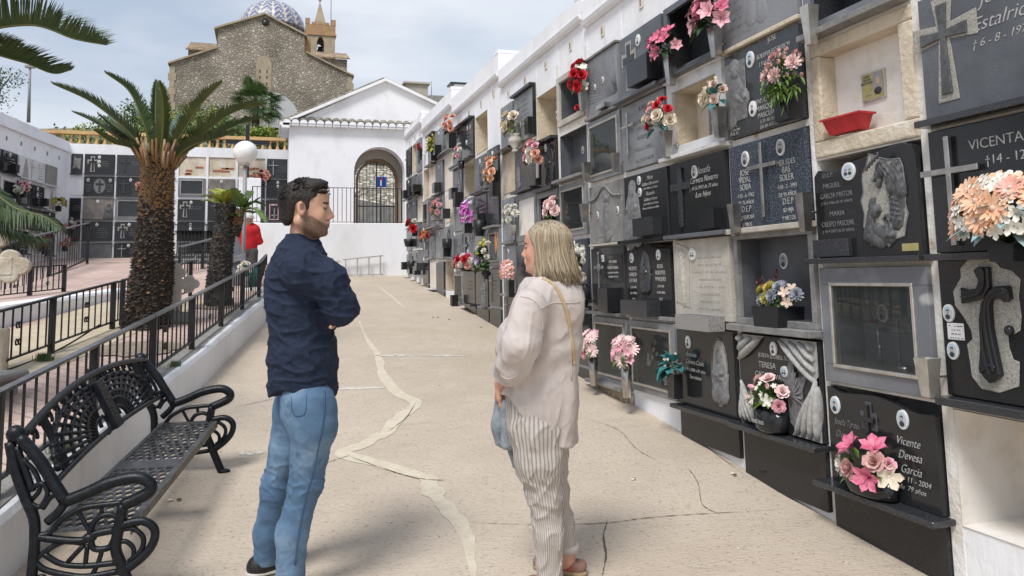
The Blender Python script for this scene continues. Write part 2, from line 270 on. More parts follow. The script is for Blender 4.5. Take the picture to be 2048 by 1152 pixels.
# ------------------------------------------------------------ mesh helpers
class MB:
    def __init__(s): s.v = []; s.f = []; s.m = []; s.sm = []
    def add(s, vs, fs, m=0, M=None, smooth=False):
        b = len(s.v)
        for p in vs:
            p = Vector(p)
            if M is not None: p = M @ p
            s.v.append((p.x, p.y, p.z))
        for f in fs: s.f.append(tuple(b+i for i in f)); s.m.append(m); s.sm.append(smooth)
        return s
    def box(s, x0, x1, y0, y1, z0, z1, m=0, M=None):
        if x0 > x1: x0, x1 = x1, x0
        if y0 > y1: y0, y1 = y1, y0
        if z0 > z1: z0, z1 = z1, z0
        return s.add([(x0,y0,z0),(x1,y0,z0),(x1,y1,z0),(x0,y1,z0),(x0,y0,z1),(x1,y0,z1),(x1,y1,z1),(x0,y1,z1)],
                     [(0,3,2,1),(4,5,6,7),(0,1,5,4),(1,2,6,5),(2,3,7,6),(3,0,4,7)], m, M)
    def prism(s, pts, y0, y1, m=0, M=None, mside=None):
        "outline in x,z swept from y0 (front) to y1"
        a = sum(pts[i][0]*pts[(i+1)%len(pts)][1]-pts[(i+1)%len(pts)][0]*pts[i][1] for i in range(len(pts)))
        if a < 0: pts = pts[::-1]
        k = len(pts); vs = [(x, y0, z) for x, z in pts]+[(x, y1, z) for x, z in pts]
        s.add(vs, [tuple(range(k)), tuple(range(2*k-1, k-1, -1))], m, M)
        b = len(s.v)-2*k
        for i in range(k):
            j = (i+1) % k; s.f.append((b+i, b+k+i, b+k+j, b+j)); s.m.append(m if mside is None else mside); s.sm.append(False)
        return s
    def tube(s, path, r, n=6, m=0, M=None, cap=True, flat=None):
        P = [Vector(p) for p in path]; k = len(P)
        rr = r if isinstance(r, (list, tuple)) else [r]*k
        vs = []; prev = None
        for i, p in enumerate(P):
            t = (P[min(i+1,k-1)]-P[max(i-1,0)])
            if t.length < 1e-9: t = Vector((0,0,1))
            t.normalize()
            if prev is None:
                a = Vector((0,0,1)) if abs(t.z) < .9 else Vector((1,0,0))
                u = t.cross(a).normalized()
            else: u = (prev - t*prev.dot(t)); u = u.normalized() if u.length > 1e-6 else t.orthogonal().normalized()
            prev = u; w = t.cross(u)
            for j in range(n):
                an = 2*math.pi*j/n; vs.append(p + (u*math.cos(an) + w*math.sin(an)*(flat or 1))*rr[i])
        fs = [(i*n+j, i*n+(j+1)%n, (i+1)*n+(j+1)%n, (i+1)*n+j) for i in range(k-1) for j in range(n)]
        if cap: fs += [tuple(range(n-1,-1,-1)), tuple((k-1)*n+j for j in range(n))]
        return s.add(vs, fs, m, M, True)
    def lathe(s, prof, n=16, m=0, M=None, smooth=True):
        vs = [(r*math.cos(2*math.pi*j/n), r*math.sin(2*math.pi*j/n), z) for r, z in prof for j in range(n)]
        k = len(prof)
        fs = [(i*n+j, i*n+(j+1)%n, (i+1)*n+(j+1)%n, (i+1)*n+j) for i in range(k-1) for j in range(n)]
        fs += [tuple(range(n-1,-1,-1)), tuple((k-1)*n+j for j in range(n))]
        return s.add(vs, fs, m, M, smooth)
    def ell(s, c, r, n=10, m=0, M=None):
        if not isinstance(r, (tuple, list)): r = (r, r, r)
        q = n//2+1; vs = [(c[0], c[1], c[2]-r[2])]
        for i in range(1, q):
            ph = -math.pi/2+math.pi*i/q
            for j in range(n):
                a = 2*math.pi*j/n; vs.append((c[0]+r[0]*math.cos(ph)*math.cos(a), c[1]+r[1]*math.cos(ph)*math.sin(a), c[2]+r[2]*math.sin(ph)))
        vs.append((c[0], c[1], c[2]+r[2])); T = len(vs)-1
        fs = [(0, 1+(j+1)%n, 1+j) for j in range(n)]
        for i in range(q-2):
            for j in range(n): a = 1+i*n; fs.append((a+j, a+(j+1)%n, a+n+(j+1)%n, a+n+j))
        a = 1+(q-2)*n; fs += [(a+j, a+(j+1)%n, T) for j in range(n)]
        return s.add(vs, fs, m, M, True)
    def build(s, name, mats, parent=None, bevel=0, loc=None, seg=1):
        me = bpy.data.meshes.new(name); me.from_pydata(s.v, [], s.f)
        if isinstance(mats, str): mats = [mats]
        for q in mats: me.materials.append(MATS[q])
        me.polygons.foreach_set('material_index', s.m); me.polygons.foreach_set('use_smooth', s.sm); me.update()
        o = bpy.data.objects.new(name, me); COL.objects.link(o)
        if parent: o.parent = parent
        if loc: o.location = loc
        if bevel:
            b = o.modifiers.new('bevel', 'BEVEL'); b.width = bevel; b.segments = seg; b.limit_method = 'ANGLE'; b.angle_limit = R(40)
        return o
def tag(o, label, cat, group=None, kind=None):
    if label: o['label'] = label
    if cat: o['category'] = cat
    if group: o['group'] = group
    if kind: o['kind'] = kind
    return o
def thing(name, label, cat, loc=(0,0,0), rotz=0, group=None):
    o = bpy.data.objects.new(name, None); COL.objects.link(o); o.empty_display_size = .1
    o.location = loc; o.rotation_euler = (0, 0, rotz); return tag(o, label, cat, group)
def struct(o): o['kind'] = 'structure'; return o
def lerp(a, b, t): return a+(b-a)*t
def bez(pts, n):
    "smooth curve through control points (Catmull-Rom)"
    P = [Vector(p) for p in pts]; P = [P[0]*2-P[1]]+P+[P[-1]*2-P[-2]]; out = []
    for i in range(1, len(P)-2):
        for k in range(n):
            t = k/n; a, b, c, d = P[i-1], P[i], P[i+1], P[i+2]
            out.append(.5*((2*b)+(c-a)*t+(2*a-5*b+4*c-d)*t*t+(3*b-a-3*c+d)*t*t*t))
    out.append(P[-2]); return out
def z3(pts): return [(p[0], 0, p[1]) for p in pts]
# ------------------------------------------------------------ ground
GY = [-6,0,2.76,3.83,4.29,5.84,7.14,9.73,13.45,16.97,22,40]; GZ = [-1.9,-1.55,-1.40,-1.31,-1.25,-1.08,-.96,-.67,-.27,.05,.45,.9]
def gz(y, off=0): return float(np.interp(y, GY, GZ))+off
def kerbx(y): return -1.07+.155*(min(y, 12)-3.95)
def sheet(name, mtl, xa, xb, ya, yb, off, nx=8, ny=60, zf=None):
    m = MB(); vs = []
    for j in range(ny+1):
        y = lerp(ya, yb, j/ny); a = xa(y) if callable(xa) else xa; b = xb(y) if callable(xb) else xb
        for i in range(nx+1):
            x = lerp(a, b, i/nx); z = (zf(x, y) if zf else gz(y, off)) ; vs.append((x, y, z))
    m.add(vs, [(j*(nx+1)+i, j*(nx+1)+i+1, (j+1)*(nx+1)+i+1, (j+1)*(nx+1)+i) for j in range(ny) for i in range(nx)], 0, None, True)
    return struct(m.build(name, mtl))
struct(MB().add([(-600,-600,-2.6),(600,-600,-2.6),(600,700,-2.6),(-600,700,-2.6)], [(0,1,2,3)]).build('ground', 'cream_concrete'))
sheet('ramp', 'ramp_concrete', lambda y: kerbx(y)-.05, 3.3, -4, 17.05, 0, 10, 80)
# ribbons laid on the ramp
def ribbon(name, mtl, pts, wid, off, jit=.3, n=10, label=None):
    c = bez([(p[0], p[1], 0) for p in pts], n); vs = []; k = len(c)
    for i, p in enumerate(c):
        t = (c[min(i+1,k-1)]-c[max(i-1,0)]).normalized(); s = Vector((-t.y, t.x, 0))
        wv = (wid[0]+(wid[1]-wid[0])*i/k) if isinstance(wid, tuple) else wid
        if i % 2 == 0 or jit > .4: j1, j2 = random.gauss(0, jit), random.gauss(0, jit)
        e = min(1, 4*i/k+.15, 4*(k-i)/k+.15)
        for sg, jj in ((1, j1), (-1, j2)):
            q = p+s*sg*wv*.5*e*(1+jj); vs.append((q.x, q.y, gz(q.y)+off))
    m = MB().add(vs, [(2*i, 2*i+1, 2*i+3, 2*i+2) for i in range(k-1)], 0, None, True)
    return m
def G(px, py, off=0):
    d = at(px, py, 1); lo, hi = .5, 40
    for _ in range(40):
        q = (lo+hi)/2
        if d.z/d.y*q > gz(q)+off: lo = q
        else: hi = q
    return (d.x/d.y*q, q)
def onfloor(px): return [G(*p) for p in px]
seal = onfloor([(718,642),(735,680),(757,712),(764,745),(790,782),(832,806),(802,832),(775,862),(735,886),(690,908),(768,932),(848,956),(872,995),(915,1040),(938,1090),(948,1160)])
m = ribbon('', '', seal, (.10, .125), .003, .17, 6)
m2 = ribbon('', '', onfloor([(752,568),(790,600),(812,618)]), .05, .004, .3, 8); m.add(m2.v, m2.f, 0, None, True)
struct(m.build('sealed_crack', 'crack_seal'))
m = MB()
for pts, w in ((onfloor([(832,806),(812,836),(780,862)]), .005), (onfloor([(690,910),(760,936),(838,958),(905,962)]), .006), (onfloor([(940,1046),(1040,1050),(1200,1048),(1330,1034),(1560,1020)]), .004),
               (onfloor([(1215,1040),(1207,1075),(1212,1110),(1204,1155)]), .007), (onfloor([(1370,930),(1395,965),(1405,1010),(1440,1030)]), .004), (onfloor([(1172,838),(1235,860),(1275,900),(1330,930)]), .003),
               (onfloor([(470,815),(540,800),(560,796)]), .006), (onfloor([(700,912),(640,930)]), .006), (onfloor([(1255,760),(1290,800),(1370,862),(1500,960)]), .005)):
    r_ = ribbon('', '', pts, w, .005, .6, 14); m.add(r_.v, r_.f, 0, None, True)
struct(m.build('crack', 'crack_dark'))
m = MB()
for pts, w in ((onfloor([(735,712),(820,711),(935,712)]), .06), (onfloor([(672,779),(720,777),(772,775)]), .07), (onfloor([(470,905),(500,908),(530,905)]), .05)):
    r_ = ribbon('', '', pts, w, .003, .5, 12); m.add(r_.v, r_.f, 0, None, True)
struct(m.build('paint_splash', 'paint_splash'))
# white specks, petals and pebbles fallen on the ramp
m = MB()
for i in range(260):
    y = random.uniform(3, 15); x = random.uniform(kerbx(y)+.1, 2.8); s = random.uniform(.003, .009)
    m.ell((x, y, gz(y)+s*.3), (s*1.3, s, s*.6), 5, 0)
tag(m.build('pebbles', 'paint_splash'), None, None, None, 'stuff'); bpy.data.objects['pebbles']['label'] = 'small pale pebbles and paint flakes scattered over the concrete ramp'; bpy.data.objects['pebbles']['category'] = 'pebbles'
m = MB(); random.seed(3)
for px, py in ((878,635),(960,655),(868,635),(905,610),(1268,962),(1462,950),(1140,700),(838,568),(900,640),(350,1000)):
    x, y = G(px, py)
    for k in range(2): m.ell((x+random.uniform(-.03,.03), y+random.uniform(-.03,.03), gz(y)+.008), (.016,.011,.005), 6, k)
tag(m.build('fallen_petals', ['crack_dark','petal_white']), 'dry leaves and white petals fallen on the concrete ramp', 'debris', None, 'stuff')
# kerb wall between ramp and terrace
def stripwall(name, mtl, x0f, x1f, ya, yb, boff, toff, label, cat, ny=44, ztop=None, wob=.003):
    m = MB(); vs = []; random.seed(5)
    for j in range(ny+1):
        y = lerp(ya, yb, j/ny); a, b = x0f(y), x1f(y); zt = ztop(y) if ztop else gz(y, toff); w = random.gauss(0, wob); w2 = random.gauss(0, wob)
        vs += [(b, y, gz(y)+boff), (b+w, y, zt-.03+w2), (b-.02+w, y, zt+w2), (a, y, zt+w2), (a, y, gz(y)+boff)]
    fs = [(j*5+i, j*5+i+1, (j+1)*5+i+1, (j+1)*5+i) for j in range(ny) for i in range(4)]
    fs += [tuple(range(4,-1,-1)), tuple(ny*5+i for i in range(5))]
    m.add(vs, fs, 0, None, False); o = m.build(name, mtl); return tag(o, label, cat)
stripwall('kerb_wall', 'white_paint', lambda y: kerbx(y)-.06, kerbx, -2, 12.0, -.2, .30, 'low whitewashed kerb wall running along the left edge of the concrete ramp', 'low wall')
m = MB().box(-.36, .16, 11.95, 12.1, gz(12)-.2, gz(12)+.32).build('kerb_end', 'white_paint'); tag(m, 'short white end block where the low kerb wall meets the plaza', 'low wall')
# left terrace
ter = lambda x, y: gz(y, .296)
sheet('terrace_paving', 'pink_tile', -9, lambda y: kerbx(y)-.057, -4, 22, .296, 8, 80)
sheet('terrace_edge', 'concrete_grey', lambda y: kerbx(y)-.26, lambda y: kerbx(y)-.058, -2, 12, .301, 2, 60)
r2x = lambda y: -1.77+.235*(y-7.72)
sheet('concrete_path', 'cream_concrete', lambda y: r2x(y)-.95, lambda y: r2x(y)+.33, 1, 10.9, .301, 4, 60)
wl = lambda y: -2.56+.34*(y-9.22)
ZT = -.12
zt_ = lambda y: gz(y, .30)+.22*max(0, min(1, (13-y)/4))+.01
stripwall('white_retaining_wall', 'white_paint', lambda y: wl(y)-.28, wl, 3.0, 12.6, .2, 0, 'white painted retaining wall beside the cream path below the pink terrace', 'retaining wall', 20, ztop=zt_)
sheet('upper_terrace', 'pink_tile', -9, lambda y: wl(y)-.275, -4, 12.9, 0, 6, 30, zf=lambda x, y: zt_(y)-.004)
# plaza dirt bed at foot of first palm
def bed(name, x, y, r, off):
    m = MB(); n = 22; vs = [(x, y, gz(y)+off+.03)]
    for k in range(n): a = 2*math.pi*k/n; rr = r*random.uniform(.85,1.1); vs.append((x+rr*math.cos(a)*1.1, y+rr*math.sin(a), gz(y+rr*math.sin(a))+off))
    m.add(vs, [(0, 1+k, 1+(k+1)%n) for k in range(n)], 0, None, True); return struct(m.build(name, 'bed_earth'))
bed('soil', -1.08, 7.76, .36, .308); bed('soil', -.60, 10.3, .25, .308)
# weeds at the terrace edge
def weed(px, py, n, s, label):
    x, y = G(px, py, .3); m = MB()
    for k in range(n):
        a = random.uniform(0, 6.28); l = s*random.uniform(.5,1.1); dx, dy = math.cos(a)*l*.7, math.sin(a)*l*.7; bx, by = x+random.gauss(0, s*.35), y+random.gauss(0, s*.35); w = .0022
        z = gz(y)+.3; dx *= .6; dy *= .6
        m.add([(bx-w, by, z), (bx+w, by, z), (bx+dx*.5+w, by+dy*.5, z+l*.5), (bx+dx*.5-w, by+dy*.5, z+l*.5), (bx+dx, by+dy, z+l*1.0)], [(0,1,2,3), (3,2,4)], 0)
    tag(m.build('weed', 'leaf_green'), label, 'weed')
random.seed(11)
weed(88, 722, 260, .075, 'tuft of green weeds growing beside the grave behind the first railing')
weed(350, 733, 150, .05, 'small green weed growing at the far end of the bench on the terrace edge')
weed(122, 905, 110, .07, 'bright green weed showing through the back of the iron bench')
# ------------------------------------------------------------ right wall of niches
XW = 2.9
r_a = [(2.00,1.45),(1.41,.85),(.81,.27),(.24,-.33),(-.38,-.94)]
BL = {  # column: (near y, far y, rows)
 'A': (2.00,2.74,[(1.24,.66),(.62,.06),(.04,-.56),(-.62,-1.12)]), 'B': (2.80,3.52,[(1.86,1.30),(1.25,.61),(.60,.06),(.01,-.59),(-.61,-1.10)]),
 'C': (3.56,4.32,r_a), 'D': (4.36,5.10,r_a), 'E': (5.13,5.88,r_a), 'F': (5.92,6.62,r_a),
 'G': (6.70,7.40,[(2.04,1.52),(1.43,.96),(.90,.38),(.34,-.24),(-.30,-.86)]), 'H': (7.46,8.09,[(2.00,1.47),(1.43,.93),(.90,.38),(.34,-.24),(-.30,-.84)]),
 'I': (8.12,8.86,[(2.16,1.58),(1.52,1.00),(.96,.40),(.36,-.22),(-.26,-.76)]), 'J': (8.89,9.42,[(2.16,1.58),(1.55,1.03),(.97,.42),(.38,-.22),(-.25,-.66)]),
 'K': (9.56,10.10,[(1.72,1.20),(1.16,.66),(.62,.14),(.10,-.40)]), 'L': (10.14,10.79,[(2.31,1.76),(1.70,1.20),(1.16,.68),(.64,.12),(.08,-.42)]),
 'M': (10.82,11.50,[(2.33,1.76),(1.70,1.21),(1.17,.71),(.66,.12),(.08,-.40)]), 'N': (11.53,12.14,[(2.33,1.76),(1.70,1.21),(1.17,.71),(.66,.12),(.08,-.38)]),
 'O': (12.24,12.85,[(2.60,2.10),(2.02,1.45),(1.40,.90),(.84,.32),(.26,-.22)]), 'P': (12.87,13.50,[(2.60,2.10),(2.02,1.45),(1.40,.90),(.84,.32),(.26,-.22)]),
 'Q': (13.52,14.14,[(2.60,2.06),(2.00,1.45),(1.40,.90),(.84,.32),(.26,-.20)]), 'R': (14.18,14.72,[(2.06,1.50),(1.45,.95),(.90,.38),(.32,-.12)]),
 'S': (14.84,15.34,[(2.76,2.10),(2.04,1.62),(1.56,1.10),(1.04,.56),(.50,.04)]), 'T': (15.37,15.92,[(2.76,2.16),(2.10,1.66),(1.60,1.12),(1.06,.56),(.50,.06)]),
 'U': (15.95,16.54,[(2.76,2.16),(2.10,1.66),(1.60,1.12),(1.06,.56),(.50,.10)])}
BK = [('nearest', -1.5, 3.54, 'AB', 2.15, 2.0), ('second', 3.54, 6.66, 'CDEF', 2.62, 2.35), ('third', 6.66, 9.48, 'GHIJ', 2.68, 2.44), ('fourth', 9.48, 12.18, 'KLMN', 2.92, 2.60), ('fifth', 12.18, 14.78, 'OPQR', 3.08, 2.80), ('farthest', 14.78, 16.75, 'STU', 3.22, 3.02)]
WB = 3.32   # back of the niches
for nm, ya, yb, cs, zt, zc in BK:
    root = thing('niche_wall', 'whitewashed wall of burial niches, %s stepped block along the right side of the ramp' % nm, 'niche wall', (0,0,0), 0, 'stepped blocks of the niche wall')
    m = MB(); y = ya; lo = gz(ya)-.4; top = max(BL[c][2][0][0] for c in cs)
    ys = sorted([BL[c][:2] for c in cs])
    tp = max(BL[c][2][0][0] for c in cs)+.03
    def pil(a, b):
        m.box(XW, WB, a, b, tp, zt-.002); m.box(XW, WB, a, b, lo, tp, 1 if nm in ('nearest', 'second', 'third') else 0)
    for a, b in ys:
        if a-y > .001: pil(y, a)
        y = b
    if yb-y > .001: pil(y, yb)
    for c in cs:
        a, b, rows = BL[c]; z = zt; q = 0
        for (t, u) in rows: m.box(XW+.004, WB, a, b, t, z, q); z = u; q = 1
        m.box(XW+.004, WB, a, b, lo, z, 0)
    m.box(WB, WB+.5, ya, yb, lo, zt, 0)
    m.build('wall_body', ['white_paint', 'aged_paint'], root)
    k = MB()
    pr = [(0,0),(.05,.015),(.065,.05),(.03,.065),(.03,.085),(0,.10)]
    vs = [(XW-d, yy, zc+h) for yy in (ya+.02, yb-.02) for d, h in pr]; n = len(pr)
    k.add(vs, [(i, i+n, i+n+1, i+1) for i in range(n-1)]+[tuple(range(n)), tuple(range(2*n-1, n-1, -1))])
    k.box(XW-.03, XW, ya+.001, yb-.001, zc+.085, zt+.003)
    k.build('cornice', 'white_paint', root)
    k = MB().box(XW-.035, WB+.6, ya, ya+.18, zt+.003, zt+.05).build('parapet_step', 'white_paint', root)
    if nm in ('third','fourth','fifth'): MB().box(XW+.35, XW+.9, ya+.1, ya+.5, zt+.0, zt+.06).build('roof_tiles', 'orange_tile', root)
    for a, b in ys:
        yy = (a+b)/2; zz = zc-.14; q = MB().box(XW-.006, XW, yy-.035, yy+.035, zz-.05, zz+.05, 0); q.box(XW-.009, XW-.006, yy-.012, yy+.012, zz-.03, zz+.03, 1); q.build('number_tile', ['pale_plaster','concrete_grey'], root)
tag(MB().box(XW+.05, XW+.3, 12.3, 12.5, 3.083, 3.2).box(XW-.02, XW+.38, 12.25, 12.55, 3.2, 3.225, 1).build('parapet_vent', ['white_paint','iron_black']), 'small white vent with a dark cap on top of the niche wall parapet', 'vent')
# ------------------------------------------------------------ signed distance modelling
class SDF:
    def __init__(s, lo, hi, h):
        s.lo = np.array(lo, np.float32); s.h = h; s.n = np.ceil((np.array(hi)-s.lo)/h).astype(int)+1
        s.F = np.full(s.n, .2, np.float32)
    def sl(s, a, b):
        i0 = np.maximum(np.floor((np.minimum(a, b)-s.lo)/s.h).astype(int), 0); i1 = np.minimum(np.ceil((np.maximum(a, b)-s.lo)/s.h).astype(int)+1, s.n)
        if (i1 <= i0).any(): return None
        ax = [s.lo[k]+s.h*np.arange(i0[k], i1[k], dtype=np.float32) for k in range(3)]
        return tuple(slice(i0[k], i1[k]) for k in range(3)), ax[0][:,None,None], ax[1][None,:,None], ax[2][None,None,:]
    def put(s, q, d, k, sub):
        f = s.F[q]
        if sub:
            d = -d; h = np.maximum(k-np.abs(f-d), 0)/k if k else 0; s.F[q] = np.maximum(f, d)+(h*h*k*.25 if k else 0)
        else:
            h = np.maximum(k-np.abs(f-d), 0)/k if k else 0; s.F[q] = np.minimum(f, d)-(h*h*k*.25 if k else 0)
    def cap(s, a, b, ra, rb=None, k=.02, sub=False, fl=None):
        a = np.array(a, np.float32); b = np.array(b, np.float32); rb = ra if rb is None else rb; mg = max(ra, rb)*(max(1, 1/(fl[1])) if fl else 1)+k+3*s.h
        r = s.sl(np.minimum(a, b)-mg, np.maximum(a, b)+mg)
        if r is None: return s
        q, X, Y, Z = r; ba = b-a; L2 = float(ba@ba)+1e-12; px, py, pz = X-a[0], Y-a[1], Z-a[2]
        t = np.clip((px*ba[0]+py*ba[1]+pz*ba[2])/L2, 0, 1); dx, dy, dz = px-ba[0]*t, py-ba[1]*t, pz-ba[2]*t
        if fl:      # fl = (direction, squash): shrink the section along a direction
            v = np.array(fl[0], np.float32); v = v/np.linalg.norm(v); c = (dx*v[0]+dy*v[1]+dz*v[2])*(fl[1]-1); dx, dy, dz = dx+c*v[0], dy+c*v[1], dz+c*v[2]
        s.put(q, np.sqrt(dx*dx+dy*dy+dz*dz)-(ra+(rb-ra)*t), k, sub); return s
    def ell(s, c, r, k=.02, Rm=None, sub=False):
        c = np.array(c, np.float32); r = np.array(r if hasattr(r, '__len__') else (r, r, r), np.float32); mg = float(max(r))+k+3*s.h
        g = s.sl(c-mg, c+mg)
        if g is None: return s
        q, X, Y, Z = g; x, y, z = X-c[0], Y-c[1], Z-c[2]
        if Rm is not None:
            M = np.array(Rm, np.float32)   # columns = local axes
            x, y, z = (x*M[0,0]+y*M[1,0]+z*M[2,0]), (x*M[0,1]+y*M[1,1]+z*M[2,1]), (x*M[0,2]+y*M[1,2]+z*M[2,2])
        k0 = np.sqrt((x/r[0])**2+(y/r[1])**2+(z/r[2])**2); k1 = np.sqrt((x/r[0]**2)**2+(y/r[1]**2)**2+(z/r[2]**2)**2)+1e-9
        s.put(q, k0*(k0-1)/k1, k, sub); return s
    def grid(s): return [s.lo[k]+s.h*np.arange(s.n[k], dtype=np.float32) for k in range(3)]
    def disp(s, fn, band=.03):
        "add fn(x,y,z) to the field near its surface"
        I = np.argwhere(np.abs(s.F) < band); P = s.lo+I*s.h; s.F[tuple(I.T)] += fn(P[:,0], P[:,1], P[:,2]).astype(np.float32); return s
    def mesh(s):
        F = s.F; N = F < 0; n = np.array(F.shape); cnt = np.zeros(n-1, np.int8)
        for a in (0,1):
            for b in (0,1):
                for c in (0,1): cnt += N[a:n[0]-1+a, b:n[1]-1+b, c:n[2]-1+c]
        I = np.argwhere((cnt > 0) & (cnt < 8)); acc = np.zeros((len(I), 3)); num = np.zeros(len(I))
        cor = [(a,b,c) for a in (0,1) for b in (0,1) for c in (0,1)]
        val = {c: F[I[:,0]+c[0], I[:,1]+c[1], I[:,2]+c[2]] for c in cor}
        for c in cor:
            for ax in range(3):
                if c[ax] == 0:
                    d = list(c); d[ax] = 1; d = tuple(d); f0, f1 = val[c], val[d]; x = (f0 < 0) != (f1 < 0); t = np.where(x, f0/np.where(x, f0-f1, 1), 0)
                    p = np.tile(np.array(c, float), (len(I), 1)); p[:,ax] += t; acc += p*x[:,None]; num += x
        V = s.lo+(I+acc/num[:,None])*s.h; idx = np.full(n-1, -1, np.int64); idx[tuple(I.T)] = np.arange(len(I)); Q = []
        for ax in range(3):
            u, w = (ax+1)%3, (ax+2)%3
            s0 = [slice(None)]*3; s1 = [slice(None)]*3; s0[ax] = slice(0, -1); s1[ax] = slice(1, None)
            E = np.argwhere(N[tuple(s0)] != N[tuple(s1)]); E = E[(E[:,u] > 0) & (E[:,w] > 0) & (E[:,u] < n[u]-1) & (E[:,w] < n[w]-1)]
            inside = N[tuple(E.T)]; q = []
            for du, dw in ((0,0),(-1,0),(-1,-1),(0,-1)):
                e = E.copy(); e[:,u] += du; e[:,w] += dw; q.append(idx[tuple(e.T)])
            q = np.stack(q, 1); q[~inside] = q[~inside][:, ::-1]; Q.append(q)
        return V, np.concatenate(Q)
def vmesh(name, V, Q, mtl, parent=None, attrs=None, smooth_iter=0):
    me = bpy.data.meshes.new(name); me.vertices.add(len(V)); me.vertices.foreach_set('co', np.asarray(V, np.float32).ravel())
    me.loops.add(len(Q)*4); me.loops.foreach_set('vertex_index', np.asarray(Q, np.int32).ravel()); me.polygons.add(len(Q))
    me.polygons.foreach_set('loop_start', np.arange(0, len(Q)*4, 4, dtype=np.int32)); me.polygons.foreach_set('use_smooth', np.ones(len(Q), bool))
    me.update(calc_edges=True); me.validate(); me.materials.append(MATS[mtl])
    for k, a in (attrs or {}).items():
        if a.ndim == 2: at_ = me.attributes.new(k, 'FLOAT_COLOR', 'POINT'); at_.data.foreach_set('color', np.concatenate([a, np.ones((len(a),1))], 1).astype(np.float32).ravel())
        else: at_ = me.attributes.new(k, 'FLOAT', 'POINT'); at_.data.foreach_set('value', a.astype(np.float32))
    o = bpy.data.objects.new(name, me); COL.objects.link(o)
    if parent: o.parent = parent
    if smooth_iter: q = o.modifiers.new('smooth', 'SMOOTH'); q.factor = .5; q.iterations = smooth_iter
    return o
# ------------------------------------------------------------ text
def text(name, s, x, z, size, y, mtl, parent, align='CENTER', shear=0, sx=1, space=1.0, ext=.0012, line=1.0):
    cu = bpy.data.curves.new('t', 'FONT'); cu.body = s; cu.size = size; cu.align_x = align; cu.shear = shear; cu.extrude = ext; cu.space_character = space; cu.space_line = line; cu.offset = -size*.010; cu.resolution_u = 3
    t = bpy.data.objects.new('t', cu); COL.objects.link(t); dg = C.evaluated_depsgraph_get(); me = bpy.data.meshes.new_from_object(t.evaluated_get(dg))
    bpy.data.objects.remove(t); me.transform(Matrix.Diagonal((sx,1,1,1))); me.transform(Matrix.Rotation(R(90), 4, 'X')); me.materials.clear(); me.materials.append(MATS[mtl])
    o = bpy.data.objects.new(name, me); COL.objects.link(o); o.parent = parent; o.location = (x, y-ext, z); me.name = name; return o
# ------------------------------------------------------------ parts of a niche front (local frame: x right, -y towards the viewer, z up)
def bars(m, x, z, h, t, y0, y1, arm=.62, at_=.68, mi=0):
    m.box(x-t/2, x+t/2, y1, y0, z, z+h, mi); m.box(x-h*arm/2, x+h*arm/2, y1-.001, y0+.001, z+h*at_-t/2, z+h*at_+t/2, mi)
def flare(x, z, h, w, t, k=1.5):
    a = t/2; b = t/2*k; zc = z+h*.66; hw = w/2
    return [(x-b,z),(x+b,z),(x+a*.8,zc-a),(x+hw,zc-b),(x+hw,zc+b),(x+a,zc+a),(x+b,z+h),(x-b,z+h),(x-a,zc+a),(x-hw,zc+b),(x-hw,zc-b),(x-a*.8,zc-a)]
def cross(p, x, z, h, style, yf):
    m = MB()
    if style == 'steel': bars(m, x, z, h, h*.055, yf-.016, yf-.028); m.tube([(x, yf, z+h*.2), (x, yf-.02, z+h*.2)], .006, 6); return m.build('cross', 'steel', p, .002)
    if style == 'thinsteel': bars(m, x, z, h, h*.03, yf-.008, yf-.016, .4, .75); return m.build('cross', 'steel', p)
    if style == 'granite': bars(m, x, z, h, h*.12, yf, yf-.018); return m.build('cross', 'granite_dark', p, .003)
    if style == 'dull': bars(m, x, z, h, h*.07, yf-.006, yf-.02, .5, .72); return m.build('cross', 'carved_dark', p, .002)
    if style == 'sunk':
        m.prism([(x-h*.2,z+h*.5),(x-h*.2,z+h*.82),(x-h*.08,z+h*.82),(x-h*.08,z+h),(x+h*.08,z+h),(x+h*.08,z+h*.82),(x+h*.2,z+h*.82),(x+h*.2,z+h*.5)][::1], yf, yf-.002, 0)
        bars(m, x, z+h*.03, h*.92, h*.09, yf-.002, yf-.02, .36, .72, 1); return m.build('cross', ['carved_dark','granite_black'], p, .002)
    if style == 'maltese':
        m.prism(flare(x, z, h, h*.72, h*.16, 1.5), yf, yf-.004, 0); m.prism(flare(x, z+h*.07, h*.86, h*.52, h*.07, 1.7), yf-.004, yf-.014, 1)
        return m.build('cross', ['carved_light','carved_dark'], p, .002)
    if style == 'shadow':      # a light cut round a dark cross
        m.prism(flare(x, z, h, h*.62, h*.22, 1.25), yf, yf-.003, 0); m.prism(flare(x+h*.01, z+h*.05, h*.88, h*.48, h*.12, 1.1), yf-.003, yf-.010, 1)
        return m.build('cross', ['carved_light','granite_black'], p, .001)
    if style == 'fleur':
        t = h*.035
        for a, b in (((x-t/2,z),(x+t/2,z+h)),): m.prism([a,(b[0],a[1]),b,(a[0],b[1])], yf, yf-.006)
        zc = z+h*.72; m.box(x-h*.17, x+h*.17, yf, yf-.007, zc-t/2, zc+t/2)
        for cx, cz in ((x-h*.18,zc),(x+h*.18,zc),(x,z+h),(x,z)): m.ell((cx, yf-.003, cz), (h*.045,.006,h*.045), 8)
        m.ell((x, yf-.003, zc), (h*.09,.004,h*.09), 10)
        return m.build('cross', 'carved_grey', p)
